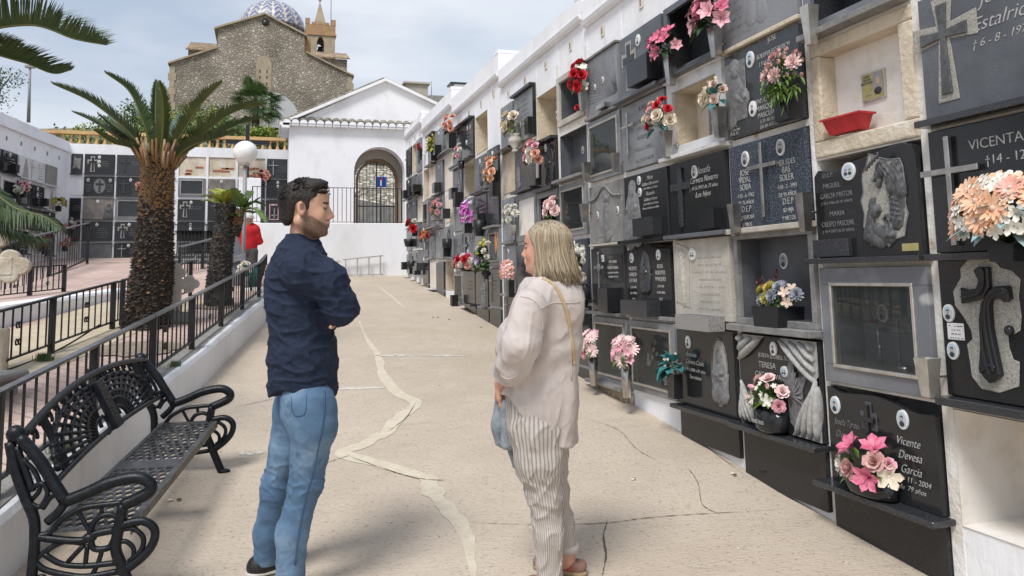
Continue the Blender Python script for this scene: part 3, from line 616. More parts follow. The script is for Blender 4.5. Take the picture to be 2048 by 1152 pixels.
def photo(p, x, z, r, yf, kind='v', frame='photo_white', rect=False, two=False):
    m = MB(); rx, rz = r, r*1.35
    if rect: m.box(x-rx, x+rx, yf-.008, yf, z-rz, z+rz, 0); m.box(x-rx*.8, x+rx*.8, yf-.0095, yf-.008, z-rz*.85, z+rz*.85, 4)
    else:
        if two: rx = rz = r*1.2
        for s_, y0, mi in ((1, yf-.010, 0), (.80, yf-.0125, 4 if kind in 'bc' else 3 if kind == 'g' else 0)):
            n = 22; vs = [(x+rx*s_*math.cos(2*math.pi*k/n), y0, z+rz*s_*math.sin(2*math.pi*k/n)) for k in range(n)]+[(x+rx*s_*1.03*math.cos(2*math.pi*k/n), y0+.009, z+rz*s_*1.03*math.sin(2*math.pi*k/n)) for k in range(n)]
            m.add(vs, [tuple(range(n))]+[(k, k+n, (k+1)%n+n, (k+1)%n) for k in range(n)], mi)
    for dx in ((-.33*rx, .33*rx) if two else (0,)):
        s_ = .62 if two else 1; sk = 3 if kind == 'g' else 2
        m.ell((x+dx, yf-.0125, z+rz*.12*s_), (rx*.27*s_*1.1,.003,rz*.27*s_), 10, sk)            # face
        m.ell((x+dx, yf-.0120, z+rz*.24*s_), (rx*.31*s_*1.1,.003,rz*.22*s_), 10, 1)             # hair
        m.ell((x+dx, yf-.0122, z-rz*.42*s_), (rx*.50*s_,.003,rz*.30*s_), 10, 1)    # shoulders
    return m.build('portrait', ['photo_white','photo_dark','photo_skin','photo_grey','photo_blue','photo_red'], p)
def relief(p, prims, mtl, yf, h=.004, name='relief', ground=None):
    "figure in low relief from overlapping forms: (x,z,rx,rz,depth,angle) ellipses or (x0,z0,x1,z1,r0,r1,depth) limbs"
    xs = [q[0] for q in prims]+[q[2] for q in prims if len(q) == 7]; zs = [q[1] for q in prims]+[q[3] for q in prims if len(q) == 7]
    mg = max(max(q[2], q[3]) if len(q) == 6 else max(q[4], q[5]) for q in prims)+.02
    s = SDF((min(xs)-mg, -.06, min(zs)-mg), (max(xs)+mg, .015, max(zs)+mg), h)
    for q in prims:
        if len(q) == 6:
            x, z, rx, rz, d, a = q; c_, s_ = math.cos(a), math.sin(a); s.ell((x, 0, z), (rx, d*.75, rz), .003, [[c_,0,-s_],[0,1,0],[s_,0,c_]])
        else:
            x0, z0, x1, z1, r0, r1, d = q; s.cap((x0, 0, z0), (x1, 0, z1), r0, r1, .003, fl=((0,1,0), max(r0,r1)/(d*.75)))
    s.disp(lambda x, y, z: .0026*np.abs(np.sin(x*150+z*38+2*np.sin(z*30)))+.0014*np.sin(z*120-x*190), .02)
    V, Q = s.mesh(); V = V+np.array([0, yf+.002, 0]); return vmesh(name, V, Q, mtl, p)
VIRGIN = [(0,.30,.045,.055,.03,0),(0,.34,.05,.05,.02,0),(-.03,.24,-.05,.02,.05,.08,.03),(.03,.24,.05,.02,.05,.07,.03),(0,.2,.08,.09,.035,0),(-.05,.2,.05,.15,.03,.025,.045),(.05,.2,-.02,.15,.028,.022,.045),(0,.06,.10,.07,.035,0),(.06,.10,.03,.05,.03,0)]
ANGEL = [(0,.33,.03,.036,.03,0),(0,.26,0,.10,.045,.06,.035),(-.02,.24,-.045,.14,.02,.018,.03),(0,.04,.07,.06,.03,0),(.02,.26,.06,.34,.012,.03,.015),(-.02,.28,-.05,.36,.012,.03,.015)]
CRUC = [(0,.36,.022,.028,.03,0),(0,.33,0,.2,.03,.022,.03),(0,.32,-.06,.40,.014,.010,.02),(0,.32,.07,.39,.014,.010,.02),(0,.2,.01,.06,.02,.012,.025),(.01,.2,.0,.04,.016,.01,.02)]
CHRIST = [(.0,.36,.048,.062,.03,.1),(-.01,.40,.055,.045,.022,0),(-.05,.34,-.07,.2,.03,.03,.015),(0,.30,.05,.16,.05,.09,.022),(-.04,.28,-.08,.06,.06,.08,.02),(0,.16,.12,.13,.022,0),(.02,.18,.08,.14,.03,.024,.035),(.10,.17,.028,.03,.035,.4)]
def sc(pr, k, x=0, z=0, mx=1): return [tuple([q[0]*k*mx+x, q[1]*k+z, q[2]*k, q[3]*k, q[4], q[5]*mx]) if len(q) == 6 else (q[0]*k*mx+x, q[1]*k+z, q[2]*k*mx+x, q[3]*k+z, q[4]*k, q[5]*k, q[6]) for q in pr]
def shelf(p, w, d, z=0, t=.028, mtl='granite_dark', ox=0): return MB().box(-w/2+ox, w/2+ox, -d, .0, z-t, z).build('shelf', mtl, p, .003)
def trough(p, x, w, h, d, yf, mtl='granite_black', z=0, name='planter', taper=0):
    m = MB(); a, b = w/2, w/2-taper
    vs = [(x-b,yf,z),(x+b,yf,z),(x+b,yf-d+taper,z),(x-b,yf-d+taper,z),(x-a,yf,z+h),(x+a,yf,z+h),(x+a,yf-d,z+h),(x-a,yf-d,z+h)]
    m.add(vs, [(0,1,2,3),(0,4,5,1),(1,5,6,2),(2,6,7,3),(3,7,4,0)]); t = .012
    m.add([(x-a,yf,z+h),(x+a,yf,z+h),(x+a,yf-d,z+h),(x-a,yf-d,z+h),(x-a+t,yf-t,z+h),(x+a-t,yf-t,z+h),(x+a-t,yf-d+t,z+h),(x-a+t,yf-d+t,z+h),(x-a+t,yf-t,z+h-.03),(x+a-t,yf-t,z+h-.03),(x+a-t,yf-d+t,z+h-.03),(x-a+t,yf-d+t,z+h-.03)],
          [(0,4,5,1),(1,5,6,2),(2,6,7,3),(3,7,4,0),(4,8,9,5),(5,9,10,6),(6,10,11,7),(7,11,8,4)]); m.add([(x-a+t,yf-t,z+h-.03),(x+a-t,yf-t,z+h-.03),(x+a-t,yf-d+t,z+h-.03),(x-a+t,yf-d+t,z+h-.03)], [(0,3,2,1)], 1)
    return m.build(name, [mtl, 'soil'], p, .002)
T = .032
class Niche:
    "one niche front standing in the cell (x across, z up from the cell floor)"
    def __init__(s, name, label, cat, loc, rz, w, h, group=None): s.w, s.h = w, h; s.p = thing(name, label, cat, loc, rz, group); s.yf = -T
    def slab(s, m='granite_black', outline=None, t=T, mg=.008, polish=None):
        a, h = s.w/2-mg, s.h-mg; s.yf = -t; b = MB()
        if outline: b.prism([(x*a, z*h) for x, z in outline], -t, .02)
        else: b.box(-a, a, -t, .02, .004, h)
        s.m = m; b.build('slab', m, s.p, .004, seg=2); return s
    def x(s, f): return f*s.w/2
    def cross(s, x, z, h, st='granite'): cross(s.p, s.x(x), z*s.h, h*s.h, st, s.yf); return s
    def photo(s, x, z, r=.034, k='v', **kw): photo(s.p, s.x(x), z*s.h, r, s.yf, k, **kw); return s
    def text(s, st, x, z, size, m='engraving', **kw): text('inscription', st, s.x(x), z*s.h, size, s.yf-.0005, m, s.p, **kw); return s
    def lines(s, x, z, n, w, m='engraving_dim', dz=.05):
        b = MB(); rr = random.Random(int(abs(x*91)+z*37+n))
        for i in range(n):
            ww = w*rr.uniform(.5, 1); u = s.x(x)-ww/2; zz = z*s.h-i*dz
            while u < s.x(x)+ww/2:
                l = rr.uniform(.008, .022)
                b.box(u, u+l*rr.uniform(.45,.7), s.yf-.0012, s.yf+.001, zz, zz+dz*rr.uniform(.2,.3)); u += l*.9+(rr.random() < .15)*.014
        b.build('inscription', m, s.p); return s
    def relief(s, pr, k, x, z, m='carved_dark', mx=1): relief(s.p, sc(pr, k, s.x(x), z*s.h, mx), m, s.yf); return s
    def oval(s, x, z, rx, rz, m='carved_grey', pr=None, k=.5, m2=None):
        b = MB(); n = 28
        pts = [(s.x(x)+rx*math.cos(2*math.pi*i/n), z*s.h+rz*math.sin(2*math.pi*i/n)) for i in range(n)]
        b.prism(pts, s.yf-.003, s.yf, 0); pts2 = [(s.x(x)+(rx+.012)*math.cos(2*math.pi*i/n), z*s.h+(rz+.012)*math.sin(2*math.pi*i/n)) for i in range(n)]
        b.tube([(q[0], s.yf-.002, q[1]) for q in pts2+pts2[:1]], .005, 5, 1); b.build('medallion', [m, m2 or 'carved_dark'], s.p)
        if pr: relief(s.p, sc(pr, k, s.x(x), z*s.h-rz*.8), m2 or 'carved_dark', s.yf-.002)
        return s
    def shelf(s, d=.12, m='granite_dark', w=None, t=.028, ox=0): shelf(s.p, w or s.w, d, 0, t, m, ox); return s
    def trough(s, x, w, h, d, m='granite_black', z=0, **kw): trough(s.p, s.x(x), w, h, d, s.yf, m, z, **kw); return s
    def kick(s, z0, m='granite_black', w=None): MB().box(-(w or s.w)/2+.006, (w or s.w)/2-.006, -.025, .02, z0, -.03).build('base_slab', m, s.p, .003); return s
    def lintel(s, d=.07, m='granite_black', t=.03): MB().box(-s.w/2, s.w/2, -d, 0, s.h-.002, s.h+t).build('top_ledge', m, s.p, .003); return s
    def recess(s, wallm='pale_plaster', d=.36, fr=0, frm='marble_grey', back=None):
        "lined opening; fr = width of a stone frame round it"
        a, h = s.w/2-fr-.003, s.h; lo, hi = fr+.003, h-fr-.003; b = MB()
        b.add([(-a,-.002,lo),(a,-.002,lo),(a,-.002,hi),(-a,-.002,hi),(-a,d,lo),(a,d,lo),(a,d,hi),(-a,d,hi)], [(0,1,5,4),(1,2,6,5),(2,3,7,6),(3,0,4,7)], 0)
        b.add([(-a,d,lo),(a,d,lo),(a,d,hi),(-a,d,hi)], [(0,1,2,3)], 1); b.build('niche_lining', [wallm, back or wallm], s.p)
        if fr: s.frame(fr, frm)
        s.yf = d; return s
    def frame(s, fr, m, t=.03, name='stone_frame', ins=0, y=0):
        a, h = s.w/2-ins, s.h-ins; b = MB(); lo = ins
        b.box(-a, a, y-t, y+.002, h-fr, h); b.box(-a, a, y-t, y+.002, lo, lo+fr); b.box(-a, -a+fr, y-t, y+.002, lo+fr, h-fr); b.box(a-fr, a, y-t, y+.002, lo+fr, h-fr)
        b.build(name, m, s.p, .003); return s
    def glass(s, fr=.07, m='marble_grey', alu='aluminium', back='marble_grey', pane='window_glass'):
        s.recess('granite_grey', .16, fr, m, back); s.frame(.018, alu, .042, 'metal_frame', fr-.012)
        MB().box(-s.w/2+fr, s.w/2-fr, -.030, -.024, fr, s.h-fr).build('glass_pane', pane, s.p); s.yf = .15; return s
m_ = bpy.data.materials.new('window_glass'); MATS['window_glass'] = m_; m_.use_nodes = True; n_ = m_.node_tree; B_ = n_.nodes['Principled BSDF']; B_.inputs['Roughness'].default_value = .02; B_.inputs['Base Color'].default_value = (.05,.055,.055,1); B_.inputs['Specular IOR Level'].default_value = .9
tr_ = n_.nodes.new('ShaderNodeBsdfTransparent'); tr_.inputs[0].default_value = (.92,.94,.94,1); mxs = n_.nodes.new('ShaderNodeMixShader'); mxs.inputs[0].default_value = .30
n_.links.new(tr_.outputs[0], mxs.inputs[1]); n_.links.new(B_.outputs[0], mxs.inputs[2]); n_.links.new(mxs.outputs[0], n_.nodes['Material Output'].inputs['Surface'])
# ------------------------------------------------------------ flowers
def petal(m, c, n, side, ln, wd, op, curl, mi, point=.3, cup=.25):
    "one petal: c base, n flower axis, side outward direction, op opening angle from the axis"
    t = n.cross(side); vs = []; p = Vector(c); a = op
    for i, f in enumerate((0, .4, .75, 1)):
        if i: d = n*math.cos(a)+side*math.sin(a); p = p+d*ln*(f-(0,.4,.75,1)[i-1]); a += curl
        w_ = wd*(.25, .85, 1, point)[i]; lift = (n*math.sin(op)-side*math.cos(op))*wd*cup
        vs += [p-t*w_+lift, p, p+t*w_+lift]
    m.add(vs, [(i*3+j, i*3+j+1, i*3+j+4, i*3+j+3) for i in range(3) for j in range(2)], mi, None, True)
def flower(m, kind, c, n, r, a=0, b=1, g=2):
    c = Vector(c); n = Vector(n).normalized(); u = n.orthogonal().normalized(); v = n.cross(u); ph = random.uniform(0, 6)
    def ring(k, o, ln, wd, op, curl, mi, point=.5, cup=.3, base=0):
        for i in range(k):
            an = ph+o+2*math.pi*i/k+random.uniform(-.08,.08); s = u*math.cos(an)+v*math.sin(an)
            petal(m, c+s*base, n, s, ln*random.uniform(.92,1.06), wd, op, curl, mi, point, cup)
    if kind == 'rose':
        ring(5, 0, r*1.05, r*.52, 1.25, .12, b, .75, .3); ring(5, .6, r*.95, r*.48, .85, .12, a, .8, .35); ring(4, .2, r*.85, r*.40, .42, .05, b, .8, .4); ring(3, .9, r*.75, r*.28, .12, 0, a, .8, .4)
    elif kind == 'lily':
        ring(3, 0, r*1.5, r*.34, .75, .32, b, .08, .35); ring(3, 1.05, r*1.5, r*.38, .70, .32, a, .08, .35)
        for i in range(4): an = ph+i*1.6; s = u*math.cos(an)+v*math.sin(an); m.tube([c, c+n*r*.9+s*r*.25], r*.03, 4, b)
    elif kind == 'daisy':
        ring(14, 0, r*1.05, r*.15, 1.35, .04, a, .5, .1, r*.12); ring(12, .2, r*.9, r*.14, 1.1, .06, b, .5, .1, r*.1); m.ell(c+n*r*.08, r*.2, 8, g)
    elif kind == 'mum':
        for k, (q, l, op) in enumerate(((10,1,1.5),(10,.95,1.15),(9,.85,.8),(7,.75,.45),(4,.65,.12))): ring(q, k*.4, r*l, r*.17, op, -.05, (a,b)[k%2], .5, .3)
    elif kind == 'star':
        ring(5, 0, r, r*.3, 1.2, .1, a, .15, .25); m.ell(c, r*.14, 6, b)
    elif kind == 'bud':
        m.ell(c, (r*.62, r*.62, r*.8), 8, a); ring(3, 0, r*1.0, r*.5, .2, 0, b, .4, .5)
def leaf(m, c, d, up, ln, wd, mi, droop=.5):
    c = Vector(c); d = Vector(d).normalized(); s = d.cross(Vector(up)); s = s.normalized() if s.length > .01 else d.orthogonal().normalized(); nn = s.cross(d)
    p = [c, c+d*ln*.35+nn*ln*.05, c+d*ln*.7+Vector((0,0,-ln*droop*.15)), c+d*ln+Vector((0,0,-ln*droop*.45))]
    w_ = (.15, 1, .75); vs = []
    for i in range(3): vs += [p[i]-s*wd*w_[i]+nn*wd*.25, p[i], p[i]+s*wd*w_[i]+nn*wd*.25]
    vs.append(p[3]); m.add(vs, [(0,1,4,3),(1,2,5,4),(3,4,7,6),(4,5,8,7),(6,7,9),(7,8,9)], mi, None, True)
def vase(p, kind, h, r, m=None):
    b = MB()
    if kind == 'steel':      # tapered four-sided steel cone
        b.lathe([(r*.55,0),(r*.62,.004),(r,h),(r*.92,h),(r*.86,h-.01),(r*.5,h*.3)], 4, 0, Matrix.Rotation(R(45), 4, 'Z'), False); m = m or 'steel'
    elif kind == 'round': b.lathe([(r*.6,0),(r*.7,.005),(r*.9,h*.5),(r,h),(r*.9,h),(r*.8,h*.9)], 14, 0); m = m or 'steel'
    elif kind == 'urn': b.lathe([(r*.5,0),(r*.45,h*.1),(r*.3,h*.2),(r*.9,h*.5),(r*.95,h*.7),(r*.55,h*.9),(r*.75,h),(r*.6,h)], 14, 0); m = m or 'marble_white'
    elif kind == 'box':
        a = r; b.prism([(-a*.85,0),(a*.85,0),(a,h),(-a,h)], -a*.9, a*.5); m = m or 'granite_black'
    elif kind == 'bowl': b.lathe([(r*.75,0),(r*.95,h*.15),(r,h),(r*.9,h),(r*.85,h*.85)], 20, 0, Matrix.Diagonal((1,.62,1,1))); m = m or 'granite_black'
    elif kind == 'none': return None
    return b.build('vase', m, p)
def onw(px, py, X=2.80): d = at(px, py, 1); d = d*(X/d.x); return (X, d.y, d.z)
def bouquet(label, loc, vk, vh, vr, heads, size, leafm='leaf_green', nl=14, leafl=.05, rz=-math.pi/2, vm=None, seed=1, wall=True, lean=(0,0), parts=True, group='flower arrangements on the niche fronts', name='flower_vase', cat='flowers', front=.6, lw=.28, bracket=False):
    """heads = [(kind, colour, radius, count)], size = (rx, ry, rz) of the spray above the vase mouth"""
    random.seed(seed); p = thing(name, label, cat, loc, rz, group); vase(p, vk, vh, vr, vm)
    if bracket: MB().tube([(0, vr*.4, vh*.45), (0, .10, vh*.45)], .006, 6).lathe([(.02,0),(.02,.008)], 10, 0, Matrix.Translation((0,.085,vh*.45))@Matrix.Rotation(R(90),4,'X')).build('bracket', 'steel', p)
    ctr = Vector((lean[0], lean[1]-size[1]*.3, vh+size[2]*.75)); base = Vector((0, 0, vh)); spots = []
    todo = [h for h in heads for _ in range(h[3])]; random.shuffle(todo)
    st = MB(); lf = MB()
    for kind, col, r, _ in todo:
        best = None
        for tr in range(40):
            a = random.uniform(0, 2*math.pi); e = math.asin(random.uniform(-.45, 1)); d = Vector((math.cos(a)*math.cos(e), math.sin(a)*math.cos(e), math.sin(e)))
            if d.y > front-.2: d.y *= -1
            q = ctr+Vector((d.x*size[0], d.y*size[1], d.z*size[2]))
            s_ = min([((q-o).length-(r+ro)*.8) for o, ro in spots] or [1])
            if best is None or s_ > best[0]: best = (s_, q, d)
            if s_ > 0: break
        _, q, d = best; spots.append((q, r)); n = (d+Vector((0,-.7,.25))).normalized()
        st.tube([base, lerp(base, q, .5)+Vector((0,-.005,.02)), q], .0022, 4)
        if parts or 'fm' not in locals(): fm = MB(); mats_ = []
        for cc in ('petal_'+col,):
            if cc not in mats_: mats_.append(cc)
        i0 = mats_.index('petal_'+col)
        ctrm = {'daisy':'petal_tan','star':'petal_tan'}.get(kind, 'petal_'+col); 
        if ctrm not in mats_: mats_.append(ctrm)
        i1 = mats_.index(ctrm); flower(fm, kind, q, n, r, i0, i0, i1)
        if parts: fm.build('flower', mats_, p)
    if not parts and todo: fm.build('flowers', mats_, p)
    for k in range(nl):
        a = random.uniform(0, 2*math.pi); e = random.uniform(-.5, 1.1); d = Vector((math.cos(a)*math.cos(e), -abs(math.sin(a))*math.cos(e)*.8, math.sin(e)))
        c = ctr+Vector((d.x*size[0]*.6, d.y*size[1]*.6, d.z*size[2]*.6-size[2]*.25)); leaf(lf, c, d, (0,0,1), leafl*random.uniform(.7,1.3), leafl*lw, 0)
    if vk != 'none': st.build('stems', 'leaf_green', p)
    if nl: lf.build('foliage', leafm, p)
    return p
# ------------------------------------------------------------ the niche fronts of the right wall
GR = 'niches in the right wall'
def N(c, r, label, name='gravestone', cat='gravestone', pad=0):
    a, b, rows = BL[c]; t, u = rows[r]; return Niche(name, label, cat, (XW, (a+b)/2, u), -math.pi/2, b-a+pad, t-u, GR)
# -- column A
n = N('A', 0, 'large blue-grey granite slab with a flared carved cross, topmost at the right edge').slab('granite_grey'); n.cross(-.62, .12, .82, 'maltese')
n.text('Joaquin', .22, .76, .085, shear=.35); n.text('Estalrich', .15, .58, .085, shear=.35); n.text('† 6 - 8 - 1973  a', .18, .46, .05, shear=.3); n.shelf(.10, 'granite_dark', t=.03)
n = N('A', 1, 'black polished slab with a tall steel cross beside the big peach bouquet').slab('granite_black'); n.cross(-.66, .06, .86, 'steel')
n.text('VICENTA LLOBELL', .28, .78, .062); n.text('†14 - 12 - 1980', .25, .65, .055); n.text('JOSEFA FERRER', .25, .50, .062); n.text('† 5 - 10 - 1987', .25, .37, .055); n.shelf(.10, 'granite_dark', t=.03)
n = N('A', 2, 'black slab with pale scroll-edged stone panel and twisted dark cross').slab('granite_black')
H = n.h; ym_ = (BL['A'][0]+BL['A'][1])/2
def lz(X, Y): d = at(1600+X/3.6, 500+Y/3.6, 1); d = d*(2.86/d.x); return (ym_-d.y, d.z-BL['A'][2][2][1])
b = MB(); pl = [lz(*q) for q in [(1205,65),(1300,52),(1390,70),(1435,125),(1520,150),(1582,210),(1568,330),(1588,480),(1580,580),(1530,612),(1490,590),(1500,700),(1530,790),(1575,805),(1570,985),(1430,1030),(1300,1000),(1230,910),(1215,800),(1195,680),(1235,640),(1225,580),(1170,480),(1110,400),(1095,300),(1150,200),(1148,130)]]; b.prism(pl, n.yf-.004, n.yf); b.build('stone_panel', 'carved_light', n.p, .002)
k = MB(); k.prism([lz(*q) for q in [(1308,120),(1375,120),(1385,270),(1350,330),(1290,365),(1185,388),(1178,268),(1240,290),(1290,275),(1305,220),(1270,145)]], n.yf-.030, n.yf-.004)
k.prism([lz(*q) for q in [(1388,290),(1430,262),(1520,255),(1535,350),(1500,380),(1470,350),(1400,352),(1388,400),(1400,560),(1440,760),(1470,900),(1395,960),(1350,915),(1315,860),(1325,700),(1315,500),(1330,380)]], n.yf-.034, n.yf-.003)
for L_ in ([(1345,130),(1350,230),(1330,300),(1260,330),(1190,335)], [(1500,275),(1420,300),(1365,380),(1360,520),(1390,700),(1430,880)], [(1345,400),(1340,600),(1360,760),(1400,900)], [(1330,880),(1400,830),(1440,850)]):
    k.tube(bez([(*lz(*q), 0) for q in L_], 4) and [Vector((p.x, n.yf-.034, p.y)) for p in bez([(*lz(*q), 0) for q in L_], 4)], .008, 6)
x_, z_ = lz(1512,580); k.ell((x_, n.yf-.012, z_), (.02,.02,.022), 10); x_, z_ = lz(1505,290); k.ell((x_, n.yf-.03, z_), (.016,.014,.018), 10); k.build('cross', 'granite_black', n.p, .004)
n.photo(-.86, .60, .028, 'c'); n.photo(-.84, .33, .028, 'c')
b = MB().box(n.x(-.90), n.x(-.90)+.085, n.yf-.006, n.yf, H*.41, H*.53).build('name_plate', 'photo_white', n.p, .002); n.yf -= .006; n.lines(-.78, .505, 4, .07, dz=.017); n.yf += .006
n.shelf(.10, 'granite_dark', t=.035)
n = N('A', 3, 'empty plastered niche with crumbling edge below the twisted cross slab', 'open_niche', 'open niche').recess('new_plaster', .36, 0, back='pale_plaster')
# -- column B
n = N('B', 0, 'dark stone-lined niche at the top right above the plastered niche', 'open_niche', 'open niche').recess('granite_dark', .2, .06, 'marble_grey', 'granite_dark'); MB().box(-.36, .36, -.09, .0, -.035, 0).build('shelf', 'stone_grey', n.p, .003)
n = N('B', 1, 'cream plastered niche holding a small gold photo plate', 'plastered_niche', 'plastered niche'); b = MB(); a, h = n.w/2, n.h
for q in ((-a,a,h-.075,h),(-a,a,0,.09),(-a,-a+.075,.09,h-.075),(a-.085,a,.09,h-.075)): b.box(q[0], q[1], -.01, .12, q[2], q[3])
b.build('plaster_surround', 'cream_plaster', n.p, .01, seg=2); b = MB().box(-a+.07, a-.08, .10, .13, .08, h-.07).build('back_panel', 'new_plaster', n.p)
n.yf = .10; q = MB().box(-.085, .075, n.yf-.012, n.yf, .26, .41, 1); q.box(-.078, .068, n.yf-.014, n.yf-.011, .267, .403, 0); q.box(.0, .062, n.yf-.016, n.yf-.013, .285, .397, 2); q.ell((.031, n.yf-.016, .352), (.017,.003,.024), 10, 3); q.ell((.031, n.yf-.016, .302), (.027,.003,.02), 10, 4)
q.build('photo_plate', ['brass_plate','aluminium','photo_grey','photo_skin','photo_dark'], n.p); n.yf -= .014
n.text('JUAN\nOLIVER\nBERTOMEU', -.115, .60, .017, 'engraving_dim'); n.lines(-.1, .48, 2, .05, 'engraving_dim', .02)
n = N('B', 2, 'black slab with thorn-crowned Christ and praying woman in relief and a double portrait')
n.slab('granite_black', bez([(-1,0,0),(1,0,0),(1,.5,0),(1,.99,0)], 1)and [(-1,0),(1,0),(1,.88),(.93,.97),(.8,1),(.5,.985),(.2,.96),(0,.93),(-.12,.93),(-.25,.90),(-.5,.86),(-.75,.88),(-.9,.90),(-1,.84)])
pl = [(.05,.78),(.12,.84),(.18,.95),(.34,.90),(.52,.86),(.72,.85),(.76,.78),(.78,.6),(.76,.45),(.80,.36),(.74,.26),(.72,.17),(.56,.15),(.44,.08),(.30,.16),(.12,.10),(.06,.22),(.0,.28),(.03,.40),(-.02,.52),(.04,.60),(.03,.70)]
b = MB(); b.prism([(n.x(x), z*n.h) for x, z in pl], n.yf-.003, n.yf); b.tube([(n.x(x), n.yf-.003, z*n.h) for x, z in pl+pl[:1]], .004, 5, 1); b.build('relief_panel', ['carved_light','carved_grey'], n.p)
X_ = n.x; H = n.h
q_ = lambda L: [(X_(a[0]), a[1]*H)+a[2:] if len(a) == 6 else (X_(a[0]), a[1]*H, X_(a[2]), a[3]*H)+a[4:] for a in L]
relief(n.p, q_([(.42,.79,.040,.045,.045,.3),(.35,.74,.024,.040,.045,-.35),(.31,.72,.29,.69,.007,.010,.05),(.36,.66,.016,.030,.04,-.3),(.47,.83,.52,.62,.014,.010,.045),(.44,.85,.56,.68,.012,.008,.045),(.50,.80,.60,.70,.012,.008,.04),(.52,.66,.62,.60,.030,.040,.035),(.66,.80,.58,.60,.030,.036,.05),(.68,.78,.72,.55,.026,.030,.04),(.64,.56,.60,.30,.055,.045,.025)]
    +[(.54,.52-.045*k,.68,.49-.045*k,.007,.007,.037) for k in range(5)]), 'carved_dark', n.yf-.002, .0032)
relief(n.p, q_([(.27,.41,.024,.036,.045,-.35),(.315,.43,.335,.405,.006,.008,.05),(.19,.50,.10,.20,.022,.030,.03),(.22,.52,.14,.24,.018,.026,.036),(.16,.46,.06,.18,.018,.026,.03),(.12,.20,.30,.13,.045,.040,.028),(.26,.24,.48,.16,.036,.034,.03),(.46,.19,.44,.31,.024,.014,.045),(.52,.18,.49,.32,.022,.013,.04),(.44,.31,.42,.365,.008,.006,.05),(.48,.32,.455,.37,.008,.006,.048)]), 'carved_dark', n.yf-.002, .0032)
b = MB()
for i in range(9): t_ = i/8; b.tube([(X_(.26+.2*t_), n.yf-.05, (.80+.09*t_)*H-.012+.02*(i%2)), (X_(.29+.2*t_), n.yf-.05, (.83+.09*t_)*H+.005-.02*(i%2))], .006, 5)
b.build('crown', 'carved_dark', n.p)
n.photo(-.22, .82, .038, 'b', two=True); n.text('D.E.P.', -.66, .80, .036, 'engraving_dim'); n.text('MIGUEL', -.60, .69, .038, 'engraving_dim'); n.text('GARCIA PASTOR', -.52, .59, .040, 'engraving_dim', sx=.8); n.text('† 18-3-1966 DE 91 AÑOS', -.52, .53, .022, 'engraving_dim')
n.text('MARIA', -.52, .41, .038, 'engraving_dim'); n.text('CRESPO PASCUAL', -.52, .31, .040, 'engraving_dim', sx=.76); n.text('† 10-4-2007 DE 87 AÑOS', -.52, .25, .022, 'engraving_dim')
b = MB().box(-a+.0, -a+.27, n.yf-.03, n.yf, .006, .10).build('planter', 'granite_dark', n.p, .003); MB().box(X_(.66), X_(.92), n.yf-.006, n.yf, .02, .055).build('maker_plate', 'brass_plate', n.p); n.shelf(.09, 'granite_dark', w=n.w+.04)
n = N('B', 3, 'grey marble front with a metal-framed window showing a small crucifix and portrait', 'glazed_niche', 'glazed niche').glass(.09, 'marble_grey')
n.photo(-.30, .60, .034, 'g'); cross(n.p, n.x(.30), .12, .22, 'thinsteel', .04); MB().lathe([(.035,0),(.03,.02),(.01,.03)], 10, 0, Matrix.Translation((n.x(.30), .05, .095))).build('crucifix_foot', 'steel', n.p)
b = MB().tube([(n.x(-.27), .10, .10), (n.x(-.29), .10, .31)], .005, 6); b.lathe([(.014,0),(.008,.08),(.01,.1)], 8, 0, Matrix.Translation((n.x(-.27), .10, .10))); b.build('rose_stem', 'steel', n.p); q = MB(); flower(q, 'rose', (n.x(-.29), .09, .315), (0,-.3,1), .022, 0, 0, 0); q.build('flower', 'petal_red', n.p)
n = N('B', 4, 'black slab with wavy top, sunk cross and two oval portraits, lowest at the right')
n.slab('granite_black', [(-1,0),(1,0),(1,.90),(.96,.92),(.86,.905),(.7,.90),(.5,.92),(.25,.96),(0,.985),(-.2,.985),(-.45,.965),(-.7,.955),(-.9,.985),(-1,1)]); n.cross(-.16, .34, .56, 'sunk')
n.photo(-.80, .80, .033, 'b'); n.photo(.46, .80, .033, 'b'); n.text('Josefa Teresa', -.60, .60, .048, 'engraving_dim', shear=.4, sx=.7); n.text('Devesa', -.66, .47, .052, 'engraving_dim', shear=.4, sx=.85); n.text('Garcia', -.70, .34, .052, 'engraving_dim', shear=.4, sx=.85)
n.text('Vicente', .50, .56, .056, shear=.4, sx=.85); n.text('Devesa', .52, .43, .056, shear=.4, sx=.85); n.text('Garcia', .52, .30, .056, shear=.4, sx=.85); n.text('+ 20 - 11 - 2004', .50, .22, .036, shear=.2); n.text('de  79 años', .52, .14, .034, shear=.3)
n.shelf(.13, 'granite_dark', w=n.w+.06); n.kick(-.40, 'granite_black')
b = MB().lathe([(.13,0),(.16,.01),(.17,.09),(.155,.09),(.15,.07)], 24, 0, Matrix.Translation((n.x(-.10), -.07, .002))@Matrix.Diagonal((1,.45,1,1))).build('planter', 'granite_black', n.p)
